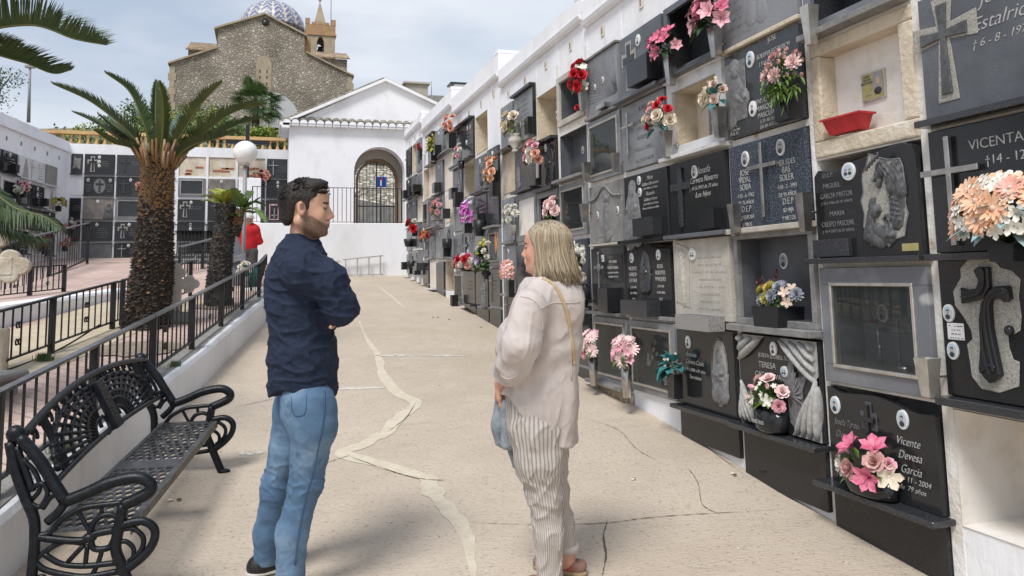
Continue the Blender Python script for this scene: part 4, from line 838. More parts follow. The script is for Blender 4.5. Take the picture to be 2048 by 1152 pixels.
# -- column C
n = N('C', 0, 'worn grey stone slab with a faint shallow relief, top row beside the steel vase').slab('granite_light'); n.relief([(0,.42,.05,.06,.012,0),(-.03,.36,-.06,.12,.05,.08,.012),(.04,.36,.05,.1,.05,.07,.012)], .9, .0, .05, 'granite_light'); n.lines(-.6, .62, 5, .18, 'carved_grey', .06); n.lines(-.5, .2, 2, .3, 'carved_grey', .06)
MB().box(-.39, .39, -.05, .01, -.03, 0).build('shelf', 'cream_plaster', n.p, .006)
n = N('C', 1, 'dark slab with long-haired Christ relief at the left and two oval portraits').slab('granite_dark')
b = MB().box(n.x(-.97), n.x(-.38), n.yf-.006, n.yf, .19*n.h, .88*n.h).build('relief_panel', 'carved_grey', n.p, .003); n.yf -= .004; n.relief(CHRIST, .98, -.66, .14, 'carved_grey'); n.yf += .004
n.photo(-.22, .83, .038, 'b'); n.photo(-.22, .27, .036, 'v')
for s_, z, q in (('JOSE',.93,.05),('BOLUFER ESTALRICH',.79,.042),('† 12-4-1996 DE 78 AÑOS',.71,.032),('TU ERA PARA',.56,.036),('ES LA VIDA',.47,.036),('EN ESTE MUNDO',.39,.036)): n.text(s_, .36, z, q, sx=.8)
n.text('ANTONIO', .1, .30, .045); n.text('MARQUES', .12, .22, .045); n.text('PASCUAL', .14, .14, .045); n.text('† 21-10-2013', .16, .08, .03); n.text('DE 89 AÑOS', .16, .02, .03)
n.text('J. B. C.', -.78, .13, .028); n.text('† 17-2-1982', -.74, .085, .02); n.text('M. B. O.', -.78, .04, .028)
n = N('C', 2, 'blue-black speckled slab with a steel cross between two names and two portraits').slab('granite_blue'); n.cross(-.02, .10, .84, 'steel')
n.photo(-.50, .80, .036, 'g'); n.photo(.43, .83, .036, 'g')
for i, (s_, q) in enumerate((('JOSE',.056),('VIDAL',.056),('SOBA',.056),('☩25 - 6 -1962',.036),('DE 76 AÑOS',.036),('D.E.P',.056),('TU ESPOSA',.036),('E HIJOS',.036))): n.text(s_, -.55, .61-i*.085, q, sx=.85)
for i, (s_, q) in enumerate((('MER EDES',.048),('BAS',.056),('SOLER',.056),('☩18 - 2 - 1993',.036),('DE 95 AÑOS',.036),('D.E.P',.056),('SU HIJA',.036),('Y NIETOS',.036))): n.text(s_, .52, .63-i*.085, q, sx=.8)
n = N('C', 3, 'grey marble recess with a small portrait, granite cross and tub of succulents', 'open_niche', 'open niche').recess('granite_grey', .14, .04, 'stone_grey', 'granite_grey'); n.photo(-.25, .68, .036, 'g'); cross(n.p, n.x(.50), .1, .40, 'dull', n.yf-.01); MB().box(-.41, .41, -.07, .0, n.h-.004, n.h+.03).build('top_ledge', 'stone_cream', n.p, .004); MB().box(-.40, .40, -.10, .0, -.04, .0).build('shelf', 'stone_grey', n.p, .004)
n = N('C', 4, 'black pointed slab framed by carved pale feathers with a winged relief').slab('granite_black'); b = MB()
hw_, ht = n.w/2-.012, n.h-.012
def lobe(a, c, r): t_ = [lerp(Vector((a[0], n.yf-.012, a[1])), Vector((c[0], n.yf-.012, c[1])), k/6) for k in range(7)]; b.tube(t_, [r*q for q in (.45,.85,1,1,.95,.8,.35)], 8, 0, None, True, .6)
b.prism([(-hw_,ht),(-hw_,ht-.17),(-.10,ht)], n.yf-.006, n.yf); b.prism([(hw_,ht),(.06,ht),(hw_,ht-.25)], n.yf-.006, n.yf); b.prism([(hw_,.012),(hw_,.36),(hw_-.24,.012)], n.yf-.006, n.yf)
for i in range(3): lobe((-hw_+.014, ht-.035-.06*i), (-hw_+.06+.09*i, ht-.014), .034)
for i in range(4): lobe((hw_-.015, ht-.22+.058*i), (hw_-.31+.085*i, ht-.012), .032)
for i in range(4): lobe((hw_-.20+.06*i, .02), (hw_-.035+.012*i, .34-.03*abs(i-2)), .036)
for i in range(4): lobe((-hw_+.145-.045*i, .02), (-hw_+.02, .26-.035*i), .024)
b.build('carved_feathers', 'wing_stone', n.p)
w1 = MB(); vs = [(n.x(.30),.08),(n.x(.26),.24),(n.x(.18),.32),(n.x(.42),.47),(n.x(.44),.33),(n.x(.74),.36),(n.x(.60),.26),(n.x(.62),.12),(n.x(.50),.02)]; w1.prism(vs, n.yf-.006, n.yf)
for i in range(7): w1.tube([(n.x(.34), n.yf-.008, .18+.01*i), (n.x(.46+.03*i), n.yf-.01, .40-.035*i)], [.010,.005], 5)
w1.build('winged_relief', 'carved_grey', n.p)
n.photo(-.02, .86, .030, 'v'); n.photo(.22, .64, .026, 'b', two=True); n.text('JOSEFA LLOBELL SOBA', .0, .755, .036, sx=.9); n.text('TERESA', -.22, .645, .05); n.text('CATALA IVARS', -.15, .535, .05, sx=.9); n.text('† 25 - 4 - 90 DE 71 AÑOS', -.15, .455, .03)
n.shelf(.12, 'granite_dark', w=n.w+.05); n.kick(-.35, 'granite_black')
# -- column D
n = N('D', 0, 'black-lined niche at the top with a portrait and pink lilies', 'open_niche', 'open niche').recess('granite_black', .18, .05, 'granite_grey', 'granite_dark'); n.photo(.3, .45, .034, 'g'); n.shelf(.10, 'granite_dark')
n = N('D', 1, 'white framed niche with a robed statue and an engraved tablet behind the opening', 'open_niche', 'open niche').recess('cream_plaster', .18, .075, 'marble_white', 'pale_plaster'); b = MB(); b.prism([(-.04,.10),(.12,.10),(.12,.30),(.08,.38),(.04,.40),(0,.38),(-.04,.30)], .12, .14); b.build('tablet', 'marble_grey', n.p); n.yf = .119; n.lines(.1, .60, 7, .12, 'engraving', .034)
n.yf = .07; n.relief(ANGEL, .72, .35, .16, 'stone_cream'); MB().box(-.40, .40, -.05, .0, n.h, n.h+.035).build('top_ledge', 'marble_white', n.p, .004); MB().box(-.41, .41, -.10, .0, -.03, 0).build('shelf', 'marble_white', n.p, .004)
n = N('D', 2, 'black slab with a plain granite cross and italic name, beside two steel vases').slab('granite_black'); n.cross(-.55, .10, .80, 'granite'); n.photo(-.02, .80, .034, 'g'); n.text('Josefa', .28, .76, .07, shear=.4); n.text('Cervera Navarro', .26, .65, .06, shear=.4, sx=.85); n.text('† 11-5-1913 de 73 años', .24, .56, .038, shear=.3); n.text('Los hijos', .22, .46, .055, shear=.4)
n.trough(.58, .18, .13, .07, 'granite_black', .02); n.shelf(.10, 'granite_grey', w=n.w+.05)
n = N('D', 3, 'weathered cream stone slab with a hanging crucifix relief and a double portrait').slab('stone_cream'); b = MB().prism([(n.x(-.92),.12),(n.x(-.42),.08),(n.x(-.36),.50),(n.x(-.84),.545)], n.yf-.006, n.yf).build('relief_panel', 'stone_cream', n.p, .003); n.yf -= .005; n.relief(CRUC, 1.15, -.62, .08, 'stone_cream'); n.yf += .005; n.photo(-.22, .80, .036, 'v', two=True); n.lines(.32, .74, 9, .42, 'carved_light', .05)
n.trough(.18, .42, .10, .13, 'granite_speck', -.06, name='stone_trough')
n = N('D', 4, 'dark slab with oval engraved saint at the right, above the bare white plinth edge').slab('granite_black'); n.photo(-.52, .80, .033, 'v'); n.oval(.52, .50, .085, .21, 'carved_light', VIRGIN, .82, 'carved_grey')
n.text('Antonio', -.46, .62, .05, shear=.4, sx=.85); n.text('Cervera Catala', -.34, .53, .046, 'engraving', shear=.4, sx=.85); n.text('† 9-1-2006 a 81 años', -.34, .44, .032, shear=.3); n.text('Tus nietos', -.34, .35, .038, shear=.4); n.shelf(.10, 'granite_dark', w=n.w+.03); n.kick(-.24, 'granite_black')
# -- column E
n = N('E', 0, 'grey slab with curled edge and outlined cross, small black box planter, top row').slab('granite_grey'); n.cross(-.52, .12, .76, 'shadow'); n.photo(-.02, .80, .036, 'v'); n.text('JOSE', .3, .72, .045, 'engraving_dim'); n.lines(.3, .62, 4, .3, 'engraving_dim', .055); n.trough(.55, .34, .20, .14, 'granite_black', .02); n.shelf(.12, 'granite_grey', w=n.w+.04)
n = N('E', 1, 'pale grey slab with raised bronze-toned lettering and crucifix, behind red and cream roses').slab('granite_light'); n.cross(-.60, .22, .64, 'steel'); n.text('JOSEFA', .1, .82, .055, 'carved_grey'); n.text('CATALA SOLER', .05, .64, .05, 'carved_grey'); n.text('† 5-7-1962', 0, .54, .04, 'carved_grey'); n.text('ANDRES', .0, .40, .05, 'carved_grey'); n.text('CATALA LLOBELL', .0, .24, .045, 'carved_grey'); n.text('† A LOS 77 AÑOS', .05, .08, .04, 'carved_grey'); MB().box(-.39, .39, -.06, .0, n.h, n.h+.03).build('top_ledge', 'stone_grey', n.p, .003)
n = N('E', 2, 'dark slab with a seated veiled mother in high relief and small script').slab('granite_black'); n.relief([(q[0],q[1],q[2]*1.15,q[3]*1.1,q[4]*1.2,q[5]) if len(q)==6 else (q[0],q[1],q[2],q[3],q[4]*1.3,q[5]*1.2,q[6]) for q in VIRGIN], 1.22, -.58, .03, 'carved_grey'); n.photo(-.22, .88, .026, 'b'); n.photo(-.20, .70, .026, 'b')
n.text('Maria', .25, .86, .045, shear=.4); n.text('Gilabert Bertomeu', .25, .78, .036, shear=.4); n.text('† 8-4-1918 a los 77 años', .25, .72, .024, shear=.3); n.text('Rosario', .25, .63, .045, shear=.4); n.text('Gilabert Ferrer', .25, .55, .036, shear=.4); n.text('† 20-9-2007 a los 97 años', .25, .49, .024, shear=.3); n.text('Vuestra familia no os olvida', .25, .43, .024, shear=.3)
n.trough(.28, .33, .14, .09, 'granite_dark', .02); n.shelf(.10, 'granite_black', w=n.w+.04)
n = N('E', 3, 'black slab with dark oval relief between two portraits and two names').slab('granite_black', [(-1,0),(1,0),(.99,.5),(.95,.9),(.4,.93),(0,.985),(-.4,.93),(-.96,.93),(-1,.9)]); n.photo(-.70, .80, .030, 'b'); n.photo(.52, .82, .030, 'v'); n.oval(-.10, .58, .085, .17, 'carved_dark', VIRGIN, .7, 'granite_dark')
for i, (s_, q) in enumerate((('VICENTE',.046),('GARCIA',.046),('CATALA',.046),('† 22-6-1998',.026),('DE 77 AÑOS',.026),('D.E.P.',.028))): n.text(s_, -.68, .62-i*.085, q, sx=.8)
for i, (s_, q) in enumerate((('ROSA',.046),('BOLUFER',.046),('MARQUES',.046),('† 10-7-2022',.026),('DE 101 AÑOS',.026),('D.E.P.',.028))): n.text(s_, .55, .64-i*.085, q, sx=.8)
n.trough(-.1, .46, .12, .12, 'granite_dark', .0); n.shelf(.05, 'stone_grey')
n = N('E', 4, 'grey stone front with a metal-framed window over an orchid in a white vase', 'glazed_niche', 'glazed niche').glass(.06, 'granite_light'); random.seed(4); q = MB()
for i in range(9): flower(q, 'star', (n.x(-.25)+random.uniform(-.1,.1), .04, .28+random.uniform(-.07,.12)), (0,-1,.2), .026, 0, 0, 0)
q.build('orchid', 'petal_white', n.p); vase(n.p, 'urn', .11, .035).location = (n.x(.1), .07, .07); q = MB(); q.tube(bez([(n.x(.1),.07,.17),(n.x(0),.05,.33),(n.x(-.3),.05,.36)],4), .003, 5); q.build('stem', 'leaf_green', n.p)
# -- column F
n = N('F', 0, 'plain grey slab with fine engraved rays and two tiny portraits, top row').slab('granite_light'); n.photo(-.38, .48, .02, 'g'); n.photo(.12, .52, .024, 'g'); b = MB()
for i in range(26): an = R(20+i*6.5); b.tube([(n.x(.9)-.02*math.cos(an), n.yf-.0005, .10+.02*math.sin(an)), (max(-n.w/2+.015, n.x(.9)-.6*math.cos(R(5+i*3.2))), n.yf-.0005, min(n.h-.02, .08+.6*math.sin(R(5+i*3.2))))], .0016, 4)
b.build('engraved_rays', 'granite_grey', n.p); n.lintel(.05, 'stone_grey', .02); MB().box(-.34,.34,-.06,0,-.025,0).build('shelf','stone_grey',n.p,.003); MB().box(.02, .2, -.10, -T, .01, .05).build('flower_holder', 'steel', n.p)
n = N('F', 1, 'glazed niche reflecting the pale sky, grey surround, with steel cone vase beside it', 'glazed_niche', 'glazed niche').glass(.055, 'granite_light')
n = N('F', 2, 'brown-grey stone slab with an arched angel standing in relief').slab('stone_grey'); b = MB(); b.prism([(n.x(-.45),.06),(n.x(.45),.06),(n.x(.45),.36),(n.x(.3),.43),(n.x(0),.47),(n.x(-.3),.43),(n.x(-.45),.36)], n.yf-.004, n.yf); b.tube(bez([(n.x(-1)*.95,n.yf-.006,.40),(n.x(-.5),n.yf-.006,.42),(0,n.yf-.006,.51),(n.x(.5),n.yf-.006,.42),(n.x(.95),n.yf-.006,.40)],5), .012, 6); b.build('arch_panel', 'stone_grey', n.p); n.yf -= .004; n.relief(ANGEL, 1.12, .10, .04, 'carved_grey'); n.yf += .004; n.photo(-.45, .48, .026, 'g', frame='granite_dark'); n.photo(.75, .50, .026, 'g'); n.shelf(.05, 'stone_cream', t=.02)
n = N('F', 3, 'dark slab with slim fleur cross and a square photo on a small plaque').slab('granite_dark'); n.cross(-.50, .10, .80, 'fleur'); b = MB().box(n.x(-.10), n.x(.92), n.yf-.006, n.yf, .26, .50).build('plaque', 'granite_black', n.p, .002); n.yf -= .006; n.photo(-.18, .82, .022, 'b', rect=True); n.text('ANTONIO', .4, .74, .034); n.text('CORES VAZQUEZ', .4, .65, .034, sx=.8); n.text('† 10-2-81 DE 70 AÑOS', .4, .58, .022); n.text('TUS HIJOS Y NIETOS', .4, .52, .022); n.yf += .006; n.trough(.55, .2, .2, .14, 'granite_black', .01); n.shelf(.10, 'granite_grey', w=n.w+.04)
n = N('F', 4, 'grey stone front with steel-edged window and pink flowers in tall steel vases', 'glazed_niche', 'glazed niche').glass(.06, 'granite_light'); n.photo(.3, .2, .03, 'g'); n.shelf(.12, 'stone_grey', w=n.w+.05)
MB().box(-.33, .33, -.05, .01, -.14, -.03).build('mortar_ledge', 'mortar_bed', n.p, .01)
for c_, r_ in (('E', 3), ('F', 3)): pass
# -- columns G H I J
n = N('G', 0, 'grey framed open niche lined in dark marble with red roses hanging in front', 'open_niche', 'open niche').recess('granite_grey', .2, .06, 'stone_cream', 'granite_dark')
n = N('G', 1, 'deep niche with a dark inner slab and one oval portrait, white pilaster at its left', 'open_niche', 'open niche').recess('granite_grey', .14, .0, 'stone_grey', 'granite_grey'); n.photo(-.2, .62, .03, 'v'); n.relief(VIRGIN, .9, .45, .1, 'carved_dark'); MB().box(-.1,.25,.0,.12,.0,.12).build('planter','granite_black',n.p,.003); MB().box(-.38,.38,-.10,0,-.03,0).build('shelf','stone_grey',n.p,.003)
n = N('G', 2, 'grey marble window niche with reflections, left of the stone angel slab', 'glazed_niche', 'glazed niche').glass(.06, 'granite_light')
n = N('G', 3, 'blue-black slab with three small oval portraits above white tulips, right of the woman').slab('granite_blue'); 
for x, z in ((-.35,.82),(.1,.92),(.45,.80)): n.photo(x, z, .026, 'v')
n.shelf(.14, 'granite_grey', w=n.w+.02)
n = N('G', 4, 'dark brick-patterned low slab behind teal and pink artificial flowers').slab('granite_dark'); n.lines(0, .85, 6, .5, 'carved_dark', .05); n.kick(-.2, 'granite_black')
n = N('H', 0, 'empty beige niche with bare plaster and a small green vase inside', 'open_niche', 'open niche').recess('cream_plaster', .34, 0, back='pale_plaster')
n = N('H', 1, 'black glossy slab with a dark relief bust and one oval portrait under a ledge').slab('granite_black'); n.relief(VIRGIN, 1.0, .35, .1, 'granite_black'); n.photo(.1, .88, .032, 'v'); n.oval(.35, .5, .12, .2, 'granite_dark'); n.lintel(.09, 'granite_dark'); n.shelf(.10, 'granite_dark')
n = N('H', 2, 'dark open niche in a grey frame holding pale pink peonies', 'open_niche', 'open niche').recess('granite_black', .25, .06, 'granite_light', 'granite_black')
n = N('H', 3, 'dark slab with a relief, hidden behind the woman with blond hair').slab('granite_dark'); n.cross(0, .1, .8)
n = N('H', 4, 'lowest dark slab directly behind the linen shirt of the woman').slab('granite_black'); n.lines(0, .7, 4, .3); n.kick(-.4, 'granite_black')
n = N('I', 0, 'glossy slab mirroring the sky with a thick black ledge and a small black trough').slab('granite_light', polish=1); n.cross(-.5, .35, .5, 'thinsteel'); n.lines(.1, .8, 6, .3, 'granite_grey', .06); n.photo(-.3, .35, .024, 'g'); n.trough(.72, .12, .2, .06, 'granite_black', .02); n.lintel(.08, 'granite_black'); b = MB().box(n.w/2-.018, n.w/2, -.04, 0, 0, n.h).build('side_ledge', 'granite_black', n.p)
n = N('I', 1, 'dark slab with a light carved figure at its left side behind pink roses').slab('granite_dark'); n.relief(ANGEL, 1.05, -.6, .06, 'carved_grey'); n.shelf(.10, 'granite_dark')
n = N('I', 2, 'cream plastered panel inside a grey marble frame above the blond woman', 'plastered_niche', 'plastered niche').frame(.07, 'granite_light'); MB().box(-n.w/2+.06, n.w/2-.06, -.012, .05, .06, n.h-.06).build('plaster_panel', 'new_plaster', n.p)
n = N('I', 3, 'dark slab behind the face of the blond woman').slab('granite_dark'); n.lines(.2, .8, 5, .3)
n = N('I', 4, 'lowest dark slab in front of the woman, level with her shoulder').slab('granite_dark'); n.lines(.2, .8, 5, .3); n.kick(-.4, 'granite_black')
n = N('J', 0, 'pale polished slab with thin steel cross lines behind cream roses').slab('granite_light'); n.lines(.3, .8, 7, .25, 'granite_grey', .06); n.cross(-.5, .5, .4, 'thinsteel'); n.shelf(.12, 'granite_dark', w=n.w+.1)
n = N('J', 1, 'stained cream plastered niche closed without a slab, left of the carved figure slab', 'plastered_niche', 'plastered niche'); MB().box(-n.w/2, n.w/2, -.006, .05, 0, n.h).build('plaster_panel', 'cream_plaster', n.p, .01)
n = N('J', 2, 'bluish marble slab with white chrysanthemums in a wall vase').slab('marble_grey'); n.shelf(.06, 'stone_grey')
n = N('J', 3, 'grey slab with engraved arch and oval portrait beside a black pot of pink sprays').slab('granite_light'); n.cross(-.45, .1, .8, 'fleur'); n.photo(-.1, .86, .026, 'g'); n.shelf(.08, 'stone_grey')
n = N('J', 4, 'polished black-grey low slab with a long thin steel cross and three lines of text').slab('granite_dark'); n.cross(-.5, .1, .85, 'thinsteel'); n.lines(.35, .7, 3, .25, 'engraving_dim', .05); n.kick(-.35, 'granite_black')
# -- far columns: (column, row): recipe
def simple(c, r, kind, label, f=None):
    nm = {'open': ('open_niche','open niche'), 'glass': ('glazed_niche','glazed niche'), 'plaster': ('plastered_niche','plastered niche')}.get(kind, ('gravestone','gravestone'))
    n = N(c, r, label, *nm)
    if kind == 'open': n.recess('cream_plaster', .34, 0, back='pale_plaster')
    elif kind == 'openw': n.recess('white_paint', .34, 0, back='pale_plaster')
    elif kind == 'glass': n.glass(.06, 'granite_light', back='granite_grey')
    elif kind == 'plaster': MB().box(-n.w/2, n.w/2, -.004, .05, 0, n.h).build('plaster_panel', 'pale_plaster', n.p, .008)
    else: n.slab(kind)
    for q in (f or '').split():
        k, v = q[0], q[1:]
        if k == 'c': n.cross(-.45, .12, .75, {'g':'granite','s':'steel','t':'thinsteel','f':'fleur','m':'shadow'}[v])
        elif k == 'p':
            for i in range(int(v)): n.photo((.1,.55,-.1)[i], (.82,.80,.45)[i], .028, 'g' if i % 2 else 'v')
        elif k == 't': n.lines(.25, .66, int(v), .30, 'engraving_dim', .055)
        elif k == 's': n.shelf(.11, {'d':'granite_dark','g':'stone_grey','w':'marble_white'}[v])
        elif k == 'l': n.lintel(.09, {'d':'granite_dark','g':'stone_grey'}[v])
        elif k == 'b': n.trough(float(v), .20, .17, .12, 'granite_black', .01)
        elif k == 'o': n.oval(.3, .5, .11, .18, 'carved_grey', VIRGIN, .6, 'carved_dark')
        elif k == 'r': n.relief(VIRGIN if v == 'v' else ANGEL, 1.05, .3, .05, 'carved_grey')
        elif k == 'k': n.kick(-float(v), 'granite_black')
    return n
for a in [('K',0,'granite_dark','black slab with a steel cross right behind the peach roses, fourth block','cs p1 sd b.4'), ('K',1,'granite_dark','dark slab with oval portrait, name and engraved urn in the fourth block','p2 t3 sg'),
  ('K',2,'glass','window niche with pale blue pane and a tall orange medallion'), ('K',3,'granite_dark','grey polished low slab with tall thin cross next to the statue slab','ct t3 k.4'),
  ('L',0,'open','empty white-edged niche at the top between two pilasters'), ('L',1,'granite_grey','grey slab with engraved ovals and small portrait left of the peach roses','o p1 sd'), ('L',2,'granite_dark','dark slab with pale lettering behind a black pot, fourth block','t6 b.5 lg'),
  ('L',3,'granite_light','light slab half hidden by a leafy lilac bouquet','p2 sg'), ('L',4,'granite_dark','low dark slab with a robed statue in front, fourth block','rv t4 k.35'),
  ('M',0,'granite_dark','dark slab with two oval portraits under a thick black roof ledge','p3 t4 ld sd'), ('M',1,'open','open cream niche under the slab with two oval portraits'), ('M',2,'granite_light','pale grey slab with thin crosses behind the purple orchid','ct p2 sg'),
  ('M',3,'granite_light','grey slab with two dark crosses above the pink and red bouquet','cg p3'), ('M',4,'granite_dark','low dark slab with ledge below the pink and red bouquet','t3 sd k.35'),
  ('N',0,'granite_dark','dark slab with a portrait behind white and pink roses, fourth block far side','p1 ld sd'), ('N',1,'granite_grey','grey slab with a carved urn and a big black pot','rv b.0 ld'), ('N',2,'granite_light','grey slab with cross and oval photo left of the purple orchid','cf p1'),
  ('N',3,'granite_grey','plain grey slab with ribbon carving above a glazed niche','ra b.3'), ('N',4,'glass','small glazed niche with sky reflection low in the fourth block'),
  ('O',0,'granite_grey','grey slab almost hidden by salmon roses and a black pot, top row','t3 sd'), ('O',1,'plaster','plain cream plastered niche under the salmon roses'), ('O',2,'plaster','cream plastered niche with stained sill, third row of the fifth block',''),
  ('O',3,'granite_light','pale slab with an arched relief and black trough, fifth block','o b.3 sg'), ('O',4,'open','low open niche with a terracotta pot inside'),
  ('P',0,'granite_light','veined light grey slab in the top row beside salmon roses','p1 b.4 sd'), ('P',1,'granite_grey','grey slab with black border and one portrait, second row of the fifth block','p1 t4 b.2 sd'), ('P',2,'granite_light','light grey slab with arch relief above the pink carnations','o sg'),
  ('P',3,'granite_light','pair of light grey doors on the fourth row of the fifth block','p1 lg'), ('P',4,'granite_dark','low slab with brown base next to the open niche','t3 k.3'),
  ('Q',0,'granite_dark','dark slab under a black ledge behind the yellow green plant','p1 ld sd'), ('Q',1,'plaster','white plastered niche with a pale bowl on its sill','sw'), ('Q',2,'granite_dark','black slab with bright portrait beside pink carnations','p1 t2 sg'),
  ('Q',3,'granite_grey','grey slab with star-shaped carving and a dried bouquet','ra t2'), ('Q',4,'plaster','low cream plastered niche with a projecting sill','sw'),
  ('R',0,'open','tall empty tan niche left of the yellow green plant'), ('R',1,'glass','narrow glazed niche with grey pane, fifth block far column'), ('R',2,'granite_grey','grey slab with steel cone vase, far column of the fifth block','cs'), ('R',3,'granite_dark','low slab with orange flowers, far column of the fifth block','t3 k.15'),
  ('S',0,'granite_light','pale slab with dark oval and a single red flower, top row of the farthest block','o'), ('S',1,'granite_light','slab with large dark oval ring and a black box below','o b.1 sd'), ('S',2,'plaster','white framed niche with a narrow opening, farthest block','sw'), ('S',3,'granite_grey','grey slab with tilted photo frame near the red roses','p1 t3 sw'), ('S',4,'granite_light','pale low slab with black pots, farthest block','ct b.2'),
  ('T',0,'open','empty tan niche with arched stain, top row of the farthest block'), ('T',1,'granite_grey','grey slab filled with lines of engraved text, farthest block','t6 b.3 sd'), ('T',2,'granite_grey','grey slab with oval photo under a sill, farthest block','p1 t4'), ('T',3,'granite_dark','dark slab behind the small bunch of red roses, farthest block','p1 t2'), ('T',4,'granite_light','low pale slab with a slim dark cross, farthest block','cg b.2'),
  ('U',0,'granite_dark','glossy dark slab in the top corner against the white gatehouse','cs t4'), ('U',1,'granite_dark','dark slab with a hanging black lantern next to the railing','p1 t4 b.2 sd'), ('U',2,'granite_grey','grey slab in the last column by the white back wall','t4 p1'), ('U',3,'granite_dark','dark slab behind the black bucket vase in the last column','t3'), ('U',4,'granite_dark','lowest dark slab of the last column with two black pots','rv')]:
    simple(*a)
q = bpy.data.objects
o_ = [o for o in q if o.get('label','').startswith('window niche with pale blue pane')][0]
MB().ell((.10, -.03, .30), (.05,.012,.15), 16).build('medallion', 'petal_orange', o_)
# ------------------------------------------------------------ flowers on the right wall: mouth pixel -> vase standing there
def wb(px, py, vh, X=2.80): q = onw(px, py, X); return (q[0], q[1], q[2]-vh)
B_ = bouquet
B_('big spray of peach gerberas and small white blossoms with blue-green leaves, right edge', wb(2020,487,.07,2.79), 'box', .07, .06, [('daisy','peach',.060,10),('star','white',.040,34),('daisy','salmon',.048,3),('star','peach',.04,6)], (.19,.11,.15), 'leaf_blue', 34, .11, seed=21, lean=(0,0), lw=.22)
B_('white and pink lilies and roses in the oval black planter, lowest at the right', (2.83, 3.19, -1.06), 'none', .05, .1, [('lily','hotpink',.062,3),('rose','white',.05,1),('rose','dusty',.052,2),('star','cream',.07,1),('rose','pink',.035,1),('lily','pink',.05,1)], (.15,.07,.08), 'leaf_bright', 16, .08, seed=5, name='flower_bunch')
q_ = B_('pink and white roses in a black round pot below the winged relief', (2.83, 3.96, -.935), 'bowl', .13, .13, [('rose','pale',.042,4),('rose','pink',.04,2),('star','white',.045,3),('bud','pink',.022,3),('star','white',.02,5)], (.13,.07,.10), 'leaf_bright', 30, .07, seed=8)
text('inscription', 'NUESTROS', -.02, .05, .030, -.081, 'engraving', q_, sx=.8)
B_('succulents and yellow sedum with a dark red sprig in a black plastic trough', (2.92, 3.93, -.33), 'box', .12, .13, [('mum','grey',.045,5),('mum','yellow',.045,4),('star','tan',.04,3),('mum','orange',.035,1)], (.17,.06,.07), 'leaf_green', 30, .05, seed=9, lw=.4, name='succulent_trough', cat='plants')
p_ = thing('dried_sprig', 'dark red dried sprig rising from the black trough of succulents', 'sprig', (2.95, 4.05, -.2), -math.pi/2); m = MB(); random.seed(6); 
for i in range(7):
    e = Vector((random.uniform(-.16,.08), random.uniform(-.05,.02), random.uniform(.12,.26))); m.tube(bez([(0,0,0),e*.5+Vector((.02,0,.03)),e], 4), .002, 4, 1)
    for k in range(16): t_ = random.uniform(.3,1); leaf(m, e*t_, (random.gauss(0,1),random.gauss(0,.6),random.gauss(0,1)), (0,0,1), .022, .007, 0)
m.build('sprig', ['petal_rosewood','twig'], p_)
B_('pink berries and carnations over ferny greens in a black tapered wall vase', wb(1578,172,.20,2.81), 'box', .20, .07, [('mum','pale',.05,3),('bud','dusty',.018,22),('mum','dusty',.035,3)], (.13,.08,.12), 'leaf_bright', 60, .06, seed=12, lw=.16, lean=(.0,0))
m = MB(); random.seed(8); p_ = thing('fern_fringe', 'bright green fern fringe spilling over the black tapered vase', 'fern', onw(1575,180,2.80), -math.pi/2)
for k in range(130): leaf(m, (random.gauss(0,.055), random.uniform(-.09,0), random.gauss(.0,.03)), (random.gauss(0,1), -random.random(), random.gauss(-.5,.6)), (0,0,1), random.uniform(.04,.09), .008, 0)
m.build('foliage', 'leaf_bright', p_)
B_('cream rose and buds with teal leaves in a steel cone before the white niche', wb(1437,215,.20,2.80), 'steel', .20, .055, [('rose','cream',.06,1),('rose','tan',.035,3),('bud','cream',.02,5)], (.09,.06,.11), 'leaf_teal', 12, .08, seed=13, bracket=True)
B_('red and cream roses with teal leaves hanging on the pale grey slab', wb(1332,262,.20,2.78), 'steel', .20, .05, [('rose','cream',.055,4),('rose','red',.04,5),('bud','tan',.022,6),('rose','pale',.035,3)], (.12,.07,.14), 'leaf_teal', 20, .075, seed=14, lean=(-.06,0), bracket=True)
B_('lower bunch of bright pink lilies in a steel vase beside the cross slab', wb(1340,112,.22,2.80), 'steel', .22, .055, [('lily','hotpink',.055,7),('lily','pink',.045,3)], (.12,.07,.10), 'leaf_dark', 22, .10, seed=15, bracket=True, lean=(-.03,0))
B_('upper bunch of pink lilies in a fluted steel vase at the top edge', wb(1430,55,.20,2.80), 'steel', .20, .055, [('lily','pink',.06,7),('lily','hotpink',.05,4)], (.14,.07,.11), 'leaf_dark', 26, .11, seed=16, bracket=True, lean=(-.03,0))
B_('red and white roses trailing from a steel cone in front of the framed dark niche', wb(1165,185,.18,2.80), 'steel', .18, .05, [('rose','red',.06,6),('star','white',.06,4),('rose','red',.045,2)], (.07,.06,.17), 'leaf_dark', 20, .09, seed=17, lean=(-.04,0), bracket=True)
m = MB(); p_ = thing('palm_sprig', 'green sprig fan above the red and white roses', 'sprig', onw(1163,172,2.82), -math.pi/2)
for k in range(26): leaf(m, (0,0,.0+k*.009), (.8*(1 if k%2 else -1), -.1, 1.0), (0,-1,0), .09, .006, 0)
m.build('foliage', 'leaf_green', p_)
B_('small red flower in a white pot inside the grey framed niche', (3.0, 7.12, 1.6), 'round', .05, .025, [('rose','red',.035,2)], (.03,.02,.03), 'leaf_dark', 4, .03, seed=18)
B_('green glass vase with dried pale blossoms inside the empty beige niche', (3.0, 7.58, 1.5), 'round', .14, .045, [('star','cream',.03,6)], (.05,.04,.09), 'leaf_bright', 8, .04, seed=19, vm='leaf_green')
B_('cream roses in a pale urn in front of the polished slab', wb(1030,268,.22,2.80), 'urn', .22, .09, [('rose','cream',.075,6),('bud','cream',.03,4)], (.12,.08,.15), 'leaf_bright', 14, .08, seed=20, vm='stone_cream', lean=(-.04,0))
